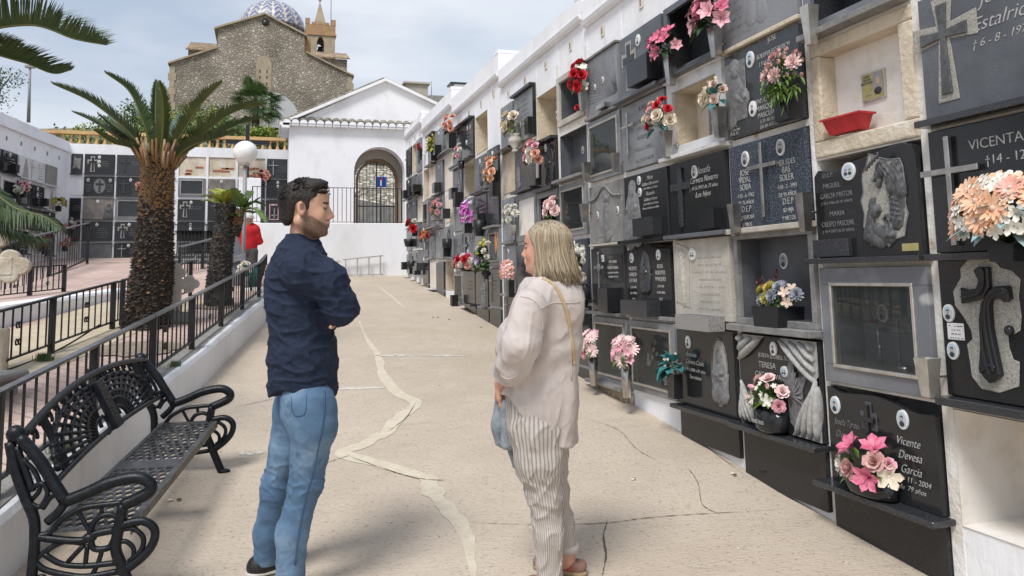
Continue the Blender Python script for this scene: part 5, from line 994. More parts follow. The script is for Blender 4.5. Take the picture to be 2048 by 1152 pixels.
B_('loose pink and white roses in a narrow vase beside a small framed photo', wb(1075,330,.22,2.80), 'box', .22, .05, [('rose','salmon',.055,6),('rose','pink',.05,3),('mum','white',.06,3)], (.14,.07,.15), 'leaf_green', 20, .07, seed=22, lean=(-.08,0))
m = MB().box(-.035, .035, -.012, 0, 0, .16, 0); m.box(-.026, .026, -.014, -.011, .012, .148, 1); p_ = thing('photo_frame', 'small upright photo frame leaning by the pink roses', 'frame', onw(1076,356,2.77), -math.pi/2); m.build('frame', ['aluminium','photo_grey'], p_)
B_('peach roses spilling over a black pot in the fourth block', wb(992,365,.18,2.79), 'box', .18, .08, [('rose','peach',.06,8),('rose','tan',.05,3)], (.13,.08,.19), 'leaf_green', 20, .08, seed=23, lean=(-.10,0))
B_('white and pink carnations on the dark slab with a portrait, fourth block', wb(922,322,.12,2.80), 'bowl', .12, .08, [('mum','white',.05,4),('mum','pink',.05,2)], (.12,.07,.14), 'leaf_green', 14, .07, seed=24)
B_('salmon roses in a black pot, top row of the fifth block', wb(905,268,.24,2.78), 'box', .24, .09, [('rose','salmon',.06,9)], (.14,.08,.18), 'leaf_dark', 14, .08, seed=25, lean=(-.06,0))
B_('bushy yellow green plant in a black box, top row of the fifth block', wb(868,302,.18,2.80), 'box', .18, .08, [('bud','yellow',.03,14)], (.14,.08,.16), 'leaf_yellow', 70, .09, seed=26, name='potted_plant', cat='plant')
B_('one red flower in a dark wall cone, farthest block', wb(841,298,.22,2.80), 'steel', .22, .05, [('mum','red',.07,2)], (.04,.04,.04), 'leaf_dark', 4, .05, seed=27, vm='iron_black', bracket=True)
B_('pink carnations with grey foliage in a stone trough, fifth block', wb(876,432,.08,2.80), 'box', .08, .12, [('mum','pink',.06,5),('mum','salmon',.05,4)], (.15,.08,.15), 'leaf_green', 30, .08, seed=28, vm='stone_grey')
B_('tall purple orchid with white tips in a dark pot', wb(936,447,.14,2.78), 'box', .14, .08, [('star','magenta',.075,10),('star','lilac',.06,8),('star','white',.05,4)], (.10,.07,.19), 'leaf_teal', 12, .06, seed=29)
B_('empty black fluted pot right of the purple orchid', wb(959,440,.22,2.78), 'round', .22, .085, [], (.1,.1,.1), 'leaf_dark', 0, seed=30, vm='iron_black', name='empty_pot', cat='pot')
B_('white chrysanthemums in a wall cone on the bluish marble slab', wb(1025,450,.12,2.81), 'steel', .12, .05, [('mum','white',.055,7)], (.15,.07,.13), 'leaf_green', 16, .07, seed=31, bracket=True)
B_('pink peonies inside the dark open niche above the blond woman', wb(1108,440,.10,2.86), 'box', .10, .06, [('rose','pale',.06,7)], (.11,.06,.12), 'leaf_green', 14, .07, seed=32)
B_('red and pink carnations in a low bowl, lower left of the far wall', wb(932,536,.05,2.76), 'bowl', .05, .14, [('mum','hotpink',.075,4),('mum','red',.07,3),('mum','white',.06,4),('mum','salmon',.06,3)], (.24,.10,.10), 'leaf_dark', 12, .06, seed=33)
B_('lilac peony and small white flowers with long green leaves in a dark urn', wb(972,540,.12,2.74), 'urn', .12, .07, [('mum','lilac',.085,2),('mum','white',.045,8),('bud','yellow',.04,4)], (.17,.09,.22), 'leaf_green', 60, .12, seed=34, vm='granite_black', lw=.4)
B_('pink dried sprays in a tall black pot beside the face of the woman', wb(1022,560,.20,2.76), 'box', .20, .05, [('star','salmon',.04,30),('star','pale',.035,20)], (.12,.07,.13), 'leaf_dark', 3, .05, seed=35, lean=(-.09,0))
B_('white tulips and one orange flower in a dark bucket right of the woman', wb(1163,568,.20,2.77), 'round', .20, .085, [('bud','white',.045,12),('rose','orange',.05,1),('rose','white',.045,4)], (.09,.07,.20), 'leaf_dark', 20, .09, seed=36, vm='granite_dark')
B_('teal paper flowers on the ground slab right behind the woman', (2.80, 7.00, -.50), 'none', .02, .05, [], (.10,.07,.06), 'leaf_teal', 70, .09, seed=37, name='paper_flowers', lw=.4)
B_('pink carnations in a steel vase, left one of the pair behind the woman', wb(1186,715,.24,2.70), 'round', .24, .04, [('daisy','pale',.055,8),('daisy','pink',.05,4)], (.10,.07,.12), 'leaf_green', 22, .08, seed=38)
B_('pink lilies and carnations in a steel vase, right one of the pair', wb(1252,728,.26,2.70), 'round', .26, .045, [('daisy','pale',.06,7),('daisy','pink',.05,5),('lily','pink',.035,3)], (.10,.07,.11), 'leaf_green', 24, .08, seed=39)
B_('teal leaves and white berries in a square black vase on the ledge', wb(1352,750,.16,2.80), 'box', .17, .05, [('bud','white',.015,7)], (.08,.06,.08), 'leaf_teal', 26, .10, seed=40, lw=.4)
B_('small red roses and leaves high on the slab by the back wall', wb(830,462,.10,2.80), 'box', .10, .08, [('rose','red',.10,2),('mum','white',.06,2)], (.20,.10,.12), 'leaf_green', 20, .11, seed=41)
B_('dried orange and red bouquet in the fifth block', wb(852,482,.16,2.80), 'steel', .16, .05, [('mum','orange',.05,4),('mum','red',.05,3),('rose','rosewood',.06,3)], (.12,.07,.10), 'twig', 12, .07, seed=42)
# empty steel cones and pots
for px, py, h, r, vk, vm, lab in ((1468,408,.20,.045,'steel','steel','empty steel cone vase left of the blue-black speckled slab'), (1607,386,.21,.048,'steel','steel','empty steel cone vase in front of the blue-black speckled slab'), (1618,12,.22,.05,'steel','aluminium','pale grey cone vase beside the plastered niche at the top'),
    (1172,325,.18,.05,'steel','steel','empty steel cone vase on the pilaster left of the sky-reflecting window'), (1168,408,.17,.05,'steel','steel','empty steel cone between the two grey window niches'), (1854,716,.17,.055,'steel','aluminium','grey tapered vase at the corner of the large metal-framed window'),
    (1230,306,.16,.045,'steel','steel','small steel cone on the pilaster right of the sky-reflecting window'),
    (811,524,.16,.09,'box','iron_black','square black pot nearest the white back wall'), (823,522,.17,.09,'round','iron_black','round black pot second from the white back wall'), (842,526,.14,.12,'box','granite_dark','dark tapered pot near the foot of the back wall'), (893,478,.15,.12,'bowl','iron_black','wide black pot hanging in the fifth block'), (818,478,.16,.11,'round','iron_black','black bucket vase under the red roses'),
    (835,370,.13,.12,'box','iron_black','black trough with a white card, farthest block'), (918,385,.22,.09,'box','iron_black','big black pot on the carved urn slab'), (893,418,.16,.09,'box','granite_dark','dark box planter next to the pink carnations'), (910,590,.20,.07,'box','iron_black','black pot standing low on the white plinth')):
    q = wb(px, py, h, 2.80); t_ = thing('flower_vase', lab, 'vase', q, -math.pi/2, 'empty vases on the niche fronts'); vase(t_, vk, h, r, vm)
    MB().tube([(0, r*.3, h*.5), (0, .10, h*.5)], .006, 6).build('bracket', 'steel', t_)
# red plastic trough in the plastered niche
t_ = thing('red_planter', 'bright red plastic window box tipped in the plastered niche', 'planter', (2.90, 3.27, .715), -math.pi/2); t_.rotation_euler = (0, R(0), -math.pi/2+R(4)); m = MB()
m.add([(-.14,.05,0),(.14,.05,0),(.14,-.03,0),(-.14,-.03,0),(-.17,.07,.095),(.17,.07,.095),(.17,-.06,.095),(-.17,-.06,.095),(-.185,.085,.095),(.185,.085,.095),(.185,-.075,.095),(-.185,-.075,.095),(-.185,.085,.108),(.185,.085,.108),(.185,-.075,.108),(-.185,-.075,.108),(-.165,.065,.108),(.165,.065,.108),(.165,-.055,.108),(-.165,-.055,.108),(-.145,.05,.01),(.145,.05,.01),(.145,-.03,.01),(-.145,-.03,.01)],
      [(0,1,2,3),(0,4,5,1),(1,5,6,2),(2,6,7,3),(3,7,4,0)]+[(a+i, a+(i+1)%4, b+(i+1)%4, b+i) for a, b in ((4,8),(8,12),(12,16),(16,20)) for i in range(4)]+[(20,21,22,23)]); m.build('planter_body', 'red_plastic', t_); t_.scale = (.74,.74,.80)
# mortar beds and plinths along the foot of the wall
for a, b, z in ((5.12,5.9,-.96),(4.34,5.1,-.95)): pass
tag(MB().box(2.88, 2.91, 5.88, 6.66, -1.1, -.99).build('rough_plinth', 'mortar_bed', None, .01), 'crumbling brown mortar ledge under the window with the steel vases', 'plinth')
# ------------------------------------------------------------ left and back-left niche walls
BY = 20.0
root = thing('niche_wall', 'whitewashed wall of burial niches across the far end, left of the gatehouse', 'niche wall', (0,0,0)); m = MB()
BC = [(-4.36,-4.12),(-4.08,-3.44),(-3.40,-2.76),(-2.72,-2.14),(-2.05,-1.44),(-1.38,-.76),(-.70,-.06),(-.02,.52)]
BR = [(3.02,2.54),(2.49,2.04),(1.98,1.48),(1.43,.99),(.93,.56)]
x = -4.5; 
for a, b in BC:
    m.box(x, a, BY, BY+.45, .2, 3.26)
    z = 3.258
    for t, u in BR: m.box(a, b, BY+.004, BY+.45, t, z); z = u
    m.box(a, b, BY+.004, BY+.45, .2, z); x = b
m.box(x, .62, BY, BY+.45, .2, 3.26); m.box(-4.5, .62, BY+.45, BY+.9, .2, 3.255); m.build('wall_body', 'white_paint', root)
def BN(c, r, label, name='gravestone', cat='gravestone'):
    a, b = BC[c]; t, u = BR[r]; return Niche(name, label, cat, ((a+b)/2, BY, u), 0, b-a, t-u, 'niches in the back wall')
ROWN = ['top', 'second', 'third', 'fourth', 'bottom']
spec = {(0,0):('granite_dark','a','dark slab with a light leaf-shaped panel in the left corner of the back wall'),(0,1):('white','','blank white niche front in the left corner of the back wall'),(0,2):('granite_black','t3','narrow black slab in the left corner, third row of the back wall'),(0,3):('granite_black','t2','narrow dark slab behind the pink flowers in the left corner'),(0,4):('stone_cream','','low pale slab behind the sloping railing in the corner'),
 (1,0):('granite_black','cm p3 t3','black slab with outlined cross and three stacked portraits, top row of back wall'),(1,1):('granite_black','k2','black slab with dark cross in a grey oval between two portraits, back wall'),(1,2):('marble_brown','p1 t5 r','brown-grey mottled slab with a dark relief at its right, back wall'),(1,3):('granite_black','cg p1 t5','black slab with a dark cross and white portrait, fourth row of back wall'),(1,4):('slate','','plain grey framed slab, bottom row of back wall above the white plinth'),
 (2,0):('granite_dark','cg t2','dark slab with engraved cross, top row left of the big palm'),(2,1):('granite_black','cg p1 t6','black slab with granite cross and paired portraits left of the big palm'),(2,2):('glass','','grey framed window niche half behind the big palm trunk'),(2,3):('granite_black','cm p1 t4','black slab with a thick outlined cross beside the big palm trunk'),(2,4):('granite_black','cs p1 t3','black slab with thin outlined cross, bottom row beside the palm trunk'),
 (3,0):('granite_dark','t3','dark slab hidden by the palm fronds, top row'),(3,1):('granite_dark','t3','dark slab behind the palm trunk, second row'),(3,2):('granite_grey','t3','grey slab behind the palm trunk, third row'),(3,3):('granite_dark','t3','dark slab behind the palm trunk, fourth row'),(3,4):('granite_black','t3','black slab behind the palm trunk, bottom row'),
 (4,0):('brick','','cream plastered niche with exposed brick patches right of the big palm'),(4,1):('glass','pale','pale window niche with double metal frame right of the big palm'),(4,2):('granite_black','cm p1 t2','black slab with an outlined anchor-like cross right of the big palm'),(4,3):('granite_black','p2 t2','black slab behind the dark bars right of the big palm'),(4,4):('slate','','grey slab low behind the dark railing right of the palm'),
 (5,0):('brick','','plastered niche with red brick patches, top row left of the lamp globe'),(5,1):('marble_brown','p1 t3 o','taupe slab with a big oval and engraved text left of the lamp'),(5,2):('granite_black','cf t2','black slab with an outlined cross behind the small palm leaves'),(5,3):('granite_black','p1 t3','black slab behind the top of the small palm'),(5,4):('granite_black','t3','lowest black slab behind the small palm trunk'),
 (6,0):('brick','','cream niche with a brick heap directly behind the lamp globe'),(6,1):('granite_black','p2 t3','black arched slab with two portraits behind the lamp pole'),(6,2):('granite_dark','t3','dark slab behind the white box by the lamp pole'),(6,3):('granite_dark','t3','dark slab above the red jacket'),(6,4):('granite_dark','t2','lowest dark slab behind the man in red'),
 (7,0):('granite_dark','cs t4','dark slab with a white cross at the left edge of the gatehouse'),(7,1):('granite_black','p2 t4','arched grey-black slab with two portraits near the gatehouse'),(7,2):('granite_black','x','black slab with a pink framed window and silver cross near the gatehouse'),(7,3):('granite_black','p1 t2','black slab behind the far railing near the gatehouse'),(7,4):('granite_black','t2','lowest black slab behind the white wall near the gatehouse')}
mat('marble_brown', (.16,.14,.125), .35, (.26,.23,.20), 9, (.4,.65), None, 0, (0,1))
mat('slate', (.12,.125,.13), .6, (.17,.175,.18), 9, (.4,.65))
for (c, r), (mm, ft, lab) in spec.items():
    if mm == 'glass': n = BN(c, r, lab, 'glazed_niche', 'glazed niche').glass(.06, 'granite_light', 'aluminium' if ft else 'steel'); continue
    if mm == 'white': n = BN(c, r, lab).slab('white_paint', t=.006, mg=.0); continue
    if mm == 'brick':
        n = BN(c, r, lab, 'plastered_niche', 'plastered niche'); random.seed(c); MB().box(-n.w/2, n.w/2, .03, .08, 0, n.h).build('plaster_panel', 'cream_plaster', n.p); b = MB()
        for k in range(4): xx = random.uniform(-.22,.1); zz = random.uniform(.02,.25) if c > 5 or k < 3 else .12; b.box(xx, xx+random.uniform(.08,.2), .02, .04, zz, zz+.04)
        b.build('bricks', 'orange_tile', n.p); continue
    n = BN(c, r, lab).slab(mm)
    for q in ft.split():
        if q == 'a': MB().prism([(-.08,.12),(-.05,.42),(.0,.36),(.09,.38),(.08,.1),(.0,.16)], n.yf-.004, n.yf).build('carved_panel', 'stone_grey', n.p)
        elif q == 'k2': n.oval(.05, .5, .12, .17, 'carved_grey'); n.cross(.05, .2, .6, 'granite'); n.photo(-.7, .8, .03, 'g'); n.photo(.75, .8, .03, 'g'); n.lines(-.7,.55,4,.15,'engraving_dim'); n.lines(.7,.55,4,.15,'engraving_dim')
        elif q == 'r': n.relief(VIRGIN, .9, .7, .08, 'carved_dark')
        elif q == 'o': n.oval(-.45, .5, .15, .16, 'marble_brown')
        elif q == 'x': b = MB(); b.box(-.2,.02,n.yf-.02,n.yf,.0,.4,0); b.box(-.18,0,n.yf-.022,n.yf-.019,.03,.36,1); b.box(-.15,-.03,n.yf-.024,n.yf-.021,.10,.13,2); b.box(-.09,-.07,n.yf-.024,n.yf-.021,.05,.3,2); b.build('framed_window', ['petal_pink','granite_black','steel'], n.p)
        elif q[0] == 'c': n.cross(-.45, .12, .76, {'g':'granite','s':'steel','t':'thinsteel','f':'fleur','m':'shadow'}[q[1]])
        elif q[0] == 'p':
            for i in range(int(q[1])): n.photo(((-.02,.84),(-.02,.62),(-.02,.42))[i][0], ((-.02,.84),(-.02,.62),(-.02,.42))[i][1], .03, 'v')
        elif q[0] == 't': n.lines(.35, .62, int(q[1]), .26, 'engraving_dim', .05)
    if mm != 'slate': MB().box(-n.w/2, n.w/2, -.08, 0, -.022, .002).build('shelf', 'granite_dark', n.p)
# left wall, slightly angled
LA = math.atan2(.14, .99); LO = Vector((-4.43, 20.0, 0)); ld = Vector((-math.sin(LA), -math.cos(LA), 0))
root = thing('niche_wall', 'whitewashed wall of burial niches on the far left, rising at an angle', 'niche wall', LO, math.pi/2-LA)
# local x runs from the corner outwards: place with rotation so that local -y faces the plaza
root.rotation_euler = (0, 0, math.atan2(ld.y, ld.x)+math.pi)
LC = [(.62,1.20),(1.25,1.86),(1.93,2.48),(2.54,3.16),(3.22,3.84),(3.90,4.50)]; LR = [(2.60,2.15),(2.08,1.62),(1.58,1.14),(1.09,.63)]
m = MB(); x = -.02
for a, b in LC:
    m.box(-a, -x, 0, .45, -.3, 3.30); z = 3.298
    for t, u in LR: m.box(-b, -a, .004, .45, t, z); z = u
    m.box(-b, -a, .004, .45, -.3, z); x = b
m.box(-9.0, -x, 0, .45, -.3, 3.30); m.box(-9.0, .02, .45, .9, -.3, 3.295); m.box(-9, .0, -.05, 0, 3.04, 3.09); m.build('wall_body', 'white_paint', root)
for i in range(8): b = MB().box(-.5-i*.62-.025, -.5-i*.62+.025, -.008, 0, 2.80, 2.88).build('number_tile', 'concrete_grey', root)
def LN(c, r, label, name='gravestone', cat='gravestone'):
    a, b = LC[c]; t, u = LR[r]; q = LO+ld*((a+b)/2); return Niche(name, label, cat, (q.x, q.y, u), root.rotation_euler[2], b-a, t-u, 'niches in the left wall')
lsp = {(0,0):('concrete_grey','','unfinished grey cement front, top row of the left wall near the corner'),(1,0):('marble_white','t5 p1','white marble slab with dark lettering, top row of the left wall'),(2,0):('marble_white','r','white marble slab with a carved pair of figures, top row of the left wall'),(3,0):('granite_black','cg p1 t4','black slab with a cross, ledge and small pot, top row of the left wall'),(4,0):('granite_black','t4','black slab in the top row at the left edge of the picture'),
 (0,1):('marble_white','r','white marble slab with a carved saint and dried golden flowers'),(1,1):('granite_black','p2 t5','black slab with two portraits and a small pot, second row of the left wall'),(2,1):('granite_black','p1 r','black slab with a pale relief behind pink flowers, left wall'),(3,1):('glass','','white framed window niche at the left edge'),(4,1):('granite_dark','t3','dark slab beyond the left edge, second row'),
 (0,2):('granite_black','t4 p1','black slab behind pink flowers by the railing, left wall'),(1,2):('granite_dark','t4','dark slab behind the drooping palm frond, left wall'),(2,2):('granite_dark','p1 t3','dark slab behind the drooping frond, next to the white framed window'),(3,2):('granite_dark','t3','dark slab at the far left behind the frond'),
 (0,3):('granite_black','p1 t4','low black slab with pink flowers behind the sloping railing'),(1,3):('stone_cream','t4','low cream slab with red flowers behind the sloping railing'),(2,3):('granite_black','p1 t5','low black slab with lettering behind the sloping railing'),(3,3):('granite_dark','t4','low dark slab above the stone grave cross')}
for (c, r), (mm, ft, lab) in lsp.items():
    if mm == 'glass': LN(c, r, lab, 'glazed_niche', 'glazed niche').glass(.08, 'marble_white', 'steel'); continue
    n = LN(c, r, lab).slab(mm)
    for q in ft.split():
        if q == 'r': n.relief(VIRGIN, 1.0, .1, .06, 'carved_light' if mm != 'granite_black' else 'carved_grey')
        elif q[0] == 'c': n.cross(-.45, .12, .76, 'granite')
        elif q[0] == 'p':
            for i in range(int(q[1])): n.photo(-.1, (.84,.55)[i], .032, 'v')
        elif q[0] == 't': n.lines(.3, .66, int(q[1]), .28, 'carved_dark' if mm in ('marble_white','stone_cream') else 'engraving', .055)
    MB().box(-n.w/2, n.w/2, -.10, 0, -.022, .002).build('shelf', 'granite_dark' if 'granite' in mm else 'marble_white', n.p)
def lw(px, py, off=.12):
    nn = Vector((math.cos(LA), -math.sin(LA), 0)); d = at(px, py, 1); o = LO+nn*off; return tuple(d*(o.dot(nn)/d.dot(nn)))
rzl = root.rotation_euler[2]
for px, py, col, lf, lab, sz in ((45,383,'pink','leaf_dark','pink and white flowers on the black relief slab of the left wall',(.15,.08,.10)),(116,412,'yellow','twig','dried golden flowers on a white marble slab of the left wall',(.22,.1,.10)),(136,458,'pink','leaf_green','pink flowers with a leafy plant in the corner by the railing',(.15,.1,.14)),(128,492,'salmon','leaf_green','pink flowers low behind the sloping railing',(.14,.1,.10)),(84,492,'red','leaf_green','red flowers low on the cream slab behind the railing',(.12,.1,.12)),(32,385,'white','leaf_green','small white flowers at the far left beside the window niche',(.1,.08,.06))):
    q = lw(px, py); bouquet(lab, (q[0], q[1], q[2]-.12), 'box', .12, .06, [('mum', col, .06, 6), ('mum', 'white' if col != 'yellow' else 'orange', .05, 3)], sz, lf, 20, .10, rz=rzl, vm='iron_black', seed=px, parts=False, group='flower arrangements on the left wall')
for px, py, lab in ((28,335,'small black pot on the top row of the left wall'),(88,403,'small black pot on the second row of the left wall'),(3,330,'black box pot at the left picture edge')):
    q = lw(px, py); t_ = thing('flower_vase', lab, 'vase', (q[0], q[1], q[2]-.1), rzl, 'empty vases on the niche fronts'); vase(t_, 'box', .16, .08, 'iron_black')
bouquet('pink flowers on the back wall slab at the left side of the big palm', (-2.80, 19.9, 2.1), 'box', .08, .05, [('mum','salmon',.07,7)], (.14,.08,.12), 'leaf_green', 8, .06, rz=0, seed=77, parts=False)
bouquet('dark pink roses in a vase behind the white box near the gatehouse', (-.12, 19.8, 2.35), 'box', .10, .05, [('mum','salmon',.08,5),('mum','rosewood',.08,3)], (.16,.08,.12), 'leaf_dark', 10, .08, rz=0, seed=78, parts=False)
# ------------------------------------------------------------ white back wall, gatehouse, far buildings
tag(MB().box(-.36, 3.35, 17.0, 17.25, -.2, 1.20).box(-.36, -.10, 17.25, 20.0, -.2, 1.20).build('back_wall', 'white_paint', None, .01), 'plain white retaining wall closing the top of the ramp', 'wall')
struct(MB().add([(-.36,17.2,1.17),(5,17.2,1.17),(5,20,1.17),(-.36,20,1.17)], [(0,1,2,3)]).build('upper_floor', 'pink_tile'))
def railing(name, label, p0, p1, h, n, post=.028, bar=.012, posts=None, toprail='iron_black', top_r=.014, scrolls=(), low=.06, z0=0, group='black iron railings'):
    "bars between p0 and p1 (foot points); posts = fractions"
    r = thing(name, label, 'railing', p0, 0, group); P0 = Vector(p0); d = Vector(p1)-P0; L_ = d.length; flat = Vector((d.x, d.y, 0)).normalized(); sd_ = Vector((-flat.y, flat.x, 0))
    def slat(a, b, w, t, m): a, b = Vector(a), Vector(b); u = (b-a).normalized(); up = Vector((0,0,1)); vs = [q+sd_*s*w+up*v*t for q in (a, b) for s, v in ((-1,-1),(1,-1),(1,1),(-1,1))]; m.add(vs, [(0,1,2,3),(7,6,5,4),(0,4,5,1),(1,5,6,2),(2,6,7,3),(3,7,4,0)])
    m = MB(); slat((0,0,h), d+Vector((0,0,h)), top_r*1.6, top_r*.6, m); m.build('top_rail', toprail, r)
    m = MB(); slat((0,0,low), d+Vector((0,0,low)), top_r*.9, top_r*.5, m); m.build('bottom_rail', 'iron_black', r)
    ps = posts or (0, 1)
    for f in ps: q = d*f; MB().box(q.x-post, q.x+post, q.y-post, q.y+post, q.z-.1, q.z+h).build('post', 'iron_black', r)
    k = 0
    for i in range(n+1):
        f = i/n
        if min(abs(f-a) for a in ps) < .45/n: continue
        q = d*f; m = MB().box(q.x-bar/2, q.x+bar/2, q.y-bar/2, q.y+bar/2, q.z+low, q.z+h); m.build('baluster', 'iron_black', r)
    for f in scrolls:
        q = d*f; m = MB()
        for zz in (.28, .62):
            for sg in (-1, 1):
                c = q+Vector((0,0,low+(h-low)*zz))+flat*sg*h*.045; m.tube([c+flat*math.cos(a)*h*.04*(1-a*.06)+Vector((0,0,math.sin(a)*h*.065*(1-a*.06))) for a in [x*.7 for x in range(9)]], h*.014, 5)
        m.build('scroll', 'iron_black', r)
    return r
railing('railing', 'thin black railing on top of the white back wall in front of the gatehouse', (-.30,17.1,1.2), (2.86,17.1,1.2), .78, 34, .012, .012, posts=(0,.33,.67,.97,1), top_r=.01, low=.03)
m_z = lambda y, o=.31: gz(y)+o
railing('railing', 'nearest black railing behind the iron bench, with a worn grey top rail', (kerbx(3.02)-.13,3.02,m_z(3.02)), (kerbx(7.62)-.13,7.62,m_z(7.62)), .46, 36, .024, .012, posts=(0,.25,.5,.75,1), toprail='rail_top', scrolls=(.15,.48,.82))
railing('railing', 'second span of the near railing, running on beyond the bench to the navy shirt', (kerbx(7.66)-.13,7.66,m_z(7.66)), (kerbx(11.1)-.13,11.1,m_z(11.1)), .46, 27, .024, .012, posts=(.333,.666,1), toprail='rail_top', scrolls=(.185,.5,.83))
def r2(y): return (r2x(y), y, m_z(y))
railing('railing', 'middle railing with scrolled bars behind the stone grave cross', r2(5.6), r2(9.0), .46, 27, .024, .012, posts=(0,.32,.62,.965), scrolls=(.18,.47,.80))
railing('railing', 'middle railing continuing behind the big palm trunk to the small palm', r2(9.1), (-.98,11.4,m_z(11.4)), .46, 18, .024, .012, posts=(0,.5,1), scrolls=(.25,.75))
tag(MB().tube(bez([(r2x(6.4),6.4,m_z(6.4)+.03),(r2x(7.2),7.2,m_z(7.2)-.005),(r2x(7.9),7.9,m_z(7.9)+.0),(r2x(8.6),8.6,m_z(8.6)+.08)],6), .008, 6).build('cable', 'iron_black'), 'thin black cable sagging under the middle railing', 'cable')
railing('railing', 'short railing on the pink terrace behind the white block wall', (-2.95,10.1,zt_(10.1)-.02), (-2.5,11.37,zt_(11.37)-.02), .36, 12, .024, .012, posts=(0,.5,1), scrolls=(.3,.75))
railing('railing', 'long sloping railing rising towards the back wall on the far left', (-3.38,11.6,-.30), (-3.49,17.7,.44), .80, 30, .022, .011, posts=(0,.5,1), toprail='rail_top', top_r=.02)
railing('railing', 'sloping handrail beside the dark paving, between the two palms', (-1.43,14.5,.0), (-.92,16.8,.30), .60, 18, .024, .012, posts=(0,.55,1), toprail='rail_top', top_r=.02)
railing('railing', 'tall dark bars in front of the back wall niches right of the big palm', (-2.2,18.6,.42), (-1.0,18.6,.42), .85, 16, .02, .014, posts=(0,1))
railing('railing', 'low railing at the top of the ramp left of the ladder', (kerbx(11.5)-.20,11.5,m_z(11.4)), (.0,16.6,m_z(16.6)-.22), .42, 26, .02, .012, posts=(0,.5,1))
# dark paved slope behind
struct(MB().add([(-2.0,17.2,gz(17.2)+.32),(-.4,17.2,gz(17.2)+.32),(-.4,19.9,gz(20)+.42),(-2.0,19.9,gz(20)+.42)], [(0,1,2,3)]).build('dark_paving', 'black_paver'))
# ladder lying on its side
t_ = thing('ladder', 'aluminium ladder lying on its side against the white back wall', 'ladder', (0,16.9,0)); 
for a, b, h0, h1 in ((.55,1.52,.28,.30),(1.56,2.42,.33,.41)):
    z0 = gz(16.9)+.02; MB().box(a, b, -.03, .0, z0, z0+.022).build('ladder_rail', 'aluminium', t_)
    m = MB(); m.add([(a,-.03,z0+h0),(b,-.03,z0+h1),(b,0,z0+h1),(a,0,z0+h0),(a,-.03,z0+h0+.022),(b,-.03,z0+h1+.022),(b,0,z0+h1+.022),(a,0,z0+h0+.022)], [(0,3,2,1),(4,5,6,7),(0,1,5,4),(1,2,6,5),(2,3,7,6),(3,0,4,7)]); m.build('ladder_rail', 'aluminium', t_)
    for i in range(4): x = lerp(a+.06, b-.06, i/3); MB().box(x-.012, x+.012, -.024, -.004, z0+.02, z0+lerp(h0, h1, (x-a)/(b-a))).build('rung', 'aluminium', t_)
# gatehouse
HY = 18.2; x0, x1, ze, xr, zr = .46, 5.2, 3.58, 2.66, 4.70
gh = thing('gatehouse', 'white gabled gatehouse with an arched passage and a row of curved roof tiles', 'building', (0,HY,0))
ax_, aw, az, ah = 2.53, .60, 2.50, .60   # outer arch centre x, half width, spring height, rise
def archpts(cx, hw, zs, n=18): return [(cx+hw*math.cos(math.pi*i/n), zs+hw*math.sin(math.pi*i/n)) for i in range(n+1)]
def wall_arch(m, xa, xb, top, cx, hw, zs, z0, ya, yb, mi=0):
    ap = archpts(cx, hw, zs); pts = [(xa,z0),(xa,top[0])]+[t for t in top[1]]+[(xb,top[2]),(xb,z0),(cx+hw,z0)]+ap+[(cx-hw,z0)]
    k = len(pts)
    for y, s in ((ya, 1), (yb, -1)):
        # split into left part, right part and over-arch fan to stay well shaped
        L_ = [(xa,z0),(cx-hw,z0),(cx-hw,zs),(xa,zs)]; Rr = [(cx+hw,z0),(xb,z0),(xb,zs),(cx+hw,zs)]
        for q in (L_, Rr): m.add([(a, y, b) for a, b in q], [(0,1,2,3)] if s > 0 else [(3,2,1,0)], mi)
        line = [(xa,top[0])]+top[1]+[(xb,top[2])]
        up = []
        n = 18
        def topz(x):
            for (a, b), (c, d) in zip(line, line[1:]):
                if a <= x <= c: return b+(d-b)*(x-a)/(c-a)
            return line[-1][1]
        xs = [xa]+[p[0] for p in ap[::-1]]+[xb]; zb = [zs]+[p[1] for p in ap[::-1]]+[zs]
        allx = sorted(set(xs+[q[0] for q in line])); 
        def botz(x):
            if abs(x-cx) >= hw: return zs
            return zs+math.sqrt(max(0, hw*hw-(x-cx)**2))
        for a, b in zip(allx, allx[1:]): m.add([(a,y,botz(a)),(b,y,botz(b)),(b,y,topz(b)),(a,y,topz(a))], [(0,1,2,3)] if s > 0 else [(3,2,1,0)], mi)
    rim = [(cx-hw,z0)]+ap[::-1]+[(cx+hw,z0)]
    for (a, b), (c, d) in zip(rim, rim[1:]): m.add([(a,ya,b),(c,ya,d),(c,yb,d),(a,yb,b)], [(0,1,2,3)], mi)
m = MB(); wall_arch(m, x0, x1, (ze, [(xr, zr)], ze), ax_, .60, 2.50, 1.0, 0, .35); m.add([(x0,0,1),(x0,0,ze),(x0,1.3,ze),(x0,1.3,1)], [(0,1,2,3)]); m.add([(x1,0,1),(x1,1.3,1),(x1,1.3,ze),(x1,0,ze)], [(0,1,2,3)])
m.build('wall', 'white_paint', gh)
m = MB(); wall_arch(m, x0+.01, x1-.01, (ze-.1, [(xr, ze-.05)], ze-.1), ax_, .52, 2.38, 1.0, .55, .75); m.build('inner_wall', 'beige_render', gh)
m = MB(); rim = [(ax_-.50,1.0)]+archpts(ax_, .50, 2.36)[::-1]+[(ax_+.50,1.0)]; rim2 = [(ax_-.45,1.0)]+archpts(ax_, .45, 2.36)[::-1]+[(ax_+.45,1.0)]
for (a, b), (c, d), (e, f), (g, h) in zip(rim, rim[1:], rim2, rim2[1:]): m.add([(a,.50,b),(c,.50,d),(g,.50,h),(e,.50,f)], [(0,1,2,3)]); m.add([(e,.50,f),(g,.50,h),(g,.60,h),(e,.60,f)], [(0,1,2,3)])
m.build('door_frame', 'brown_frame', gh)
g2 = MB()
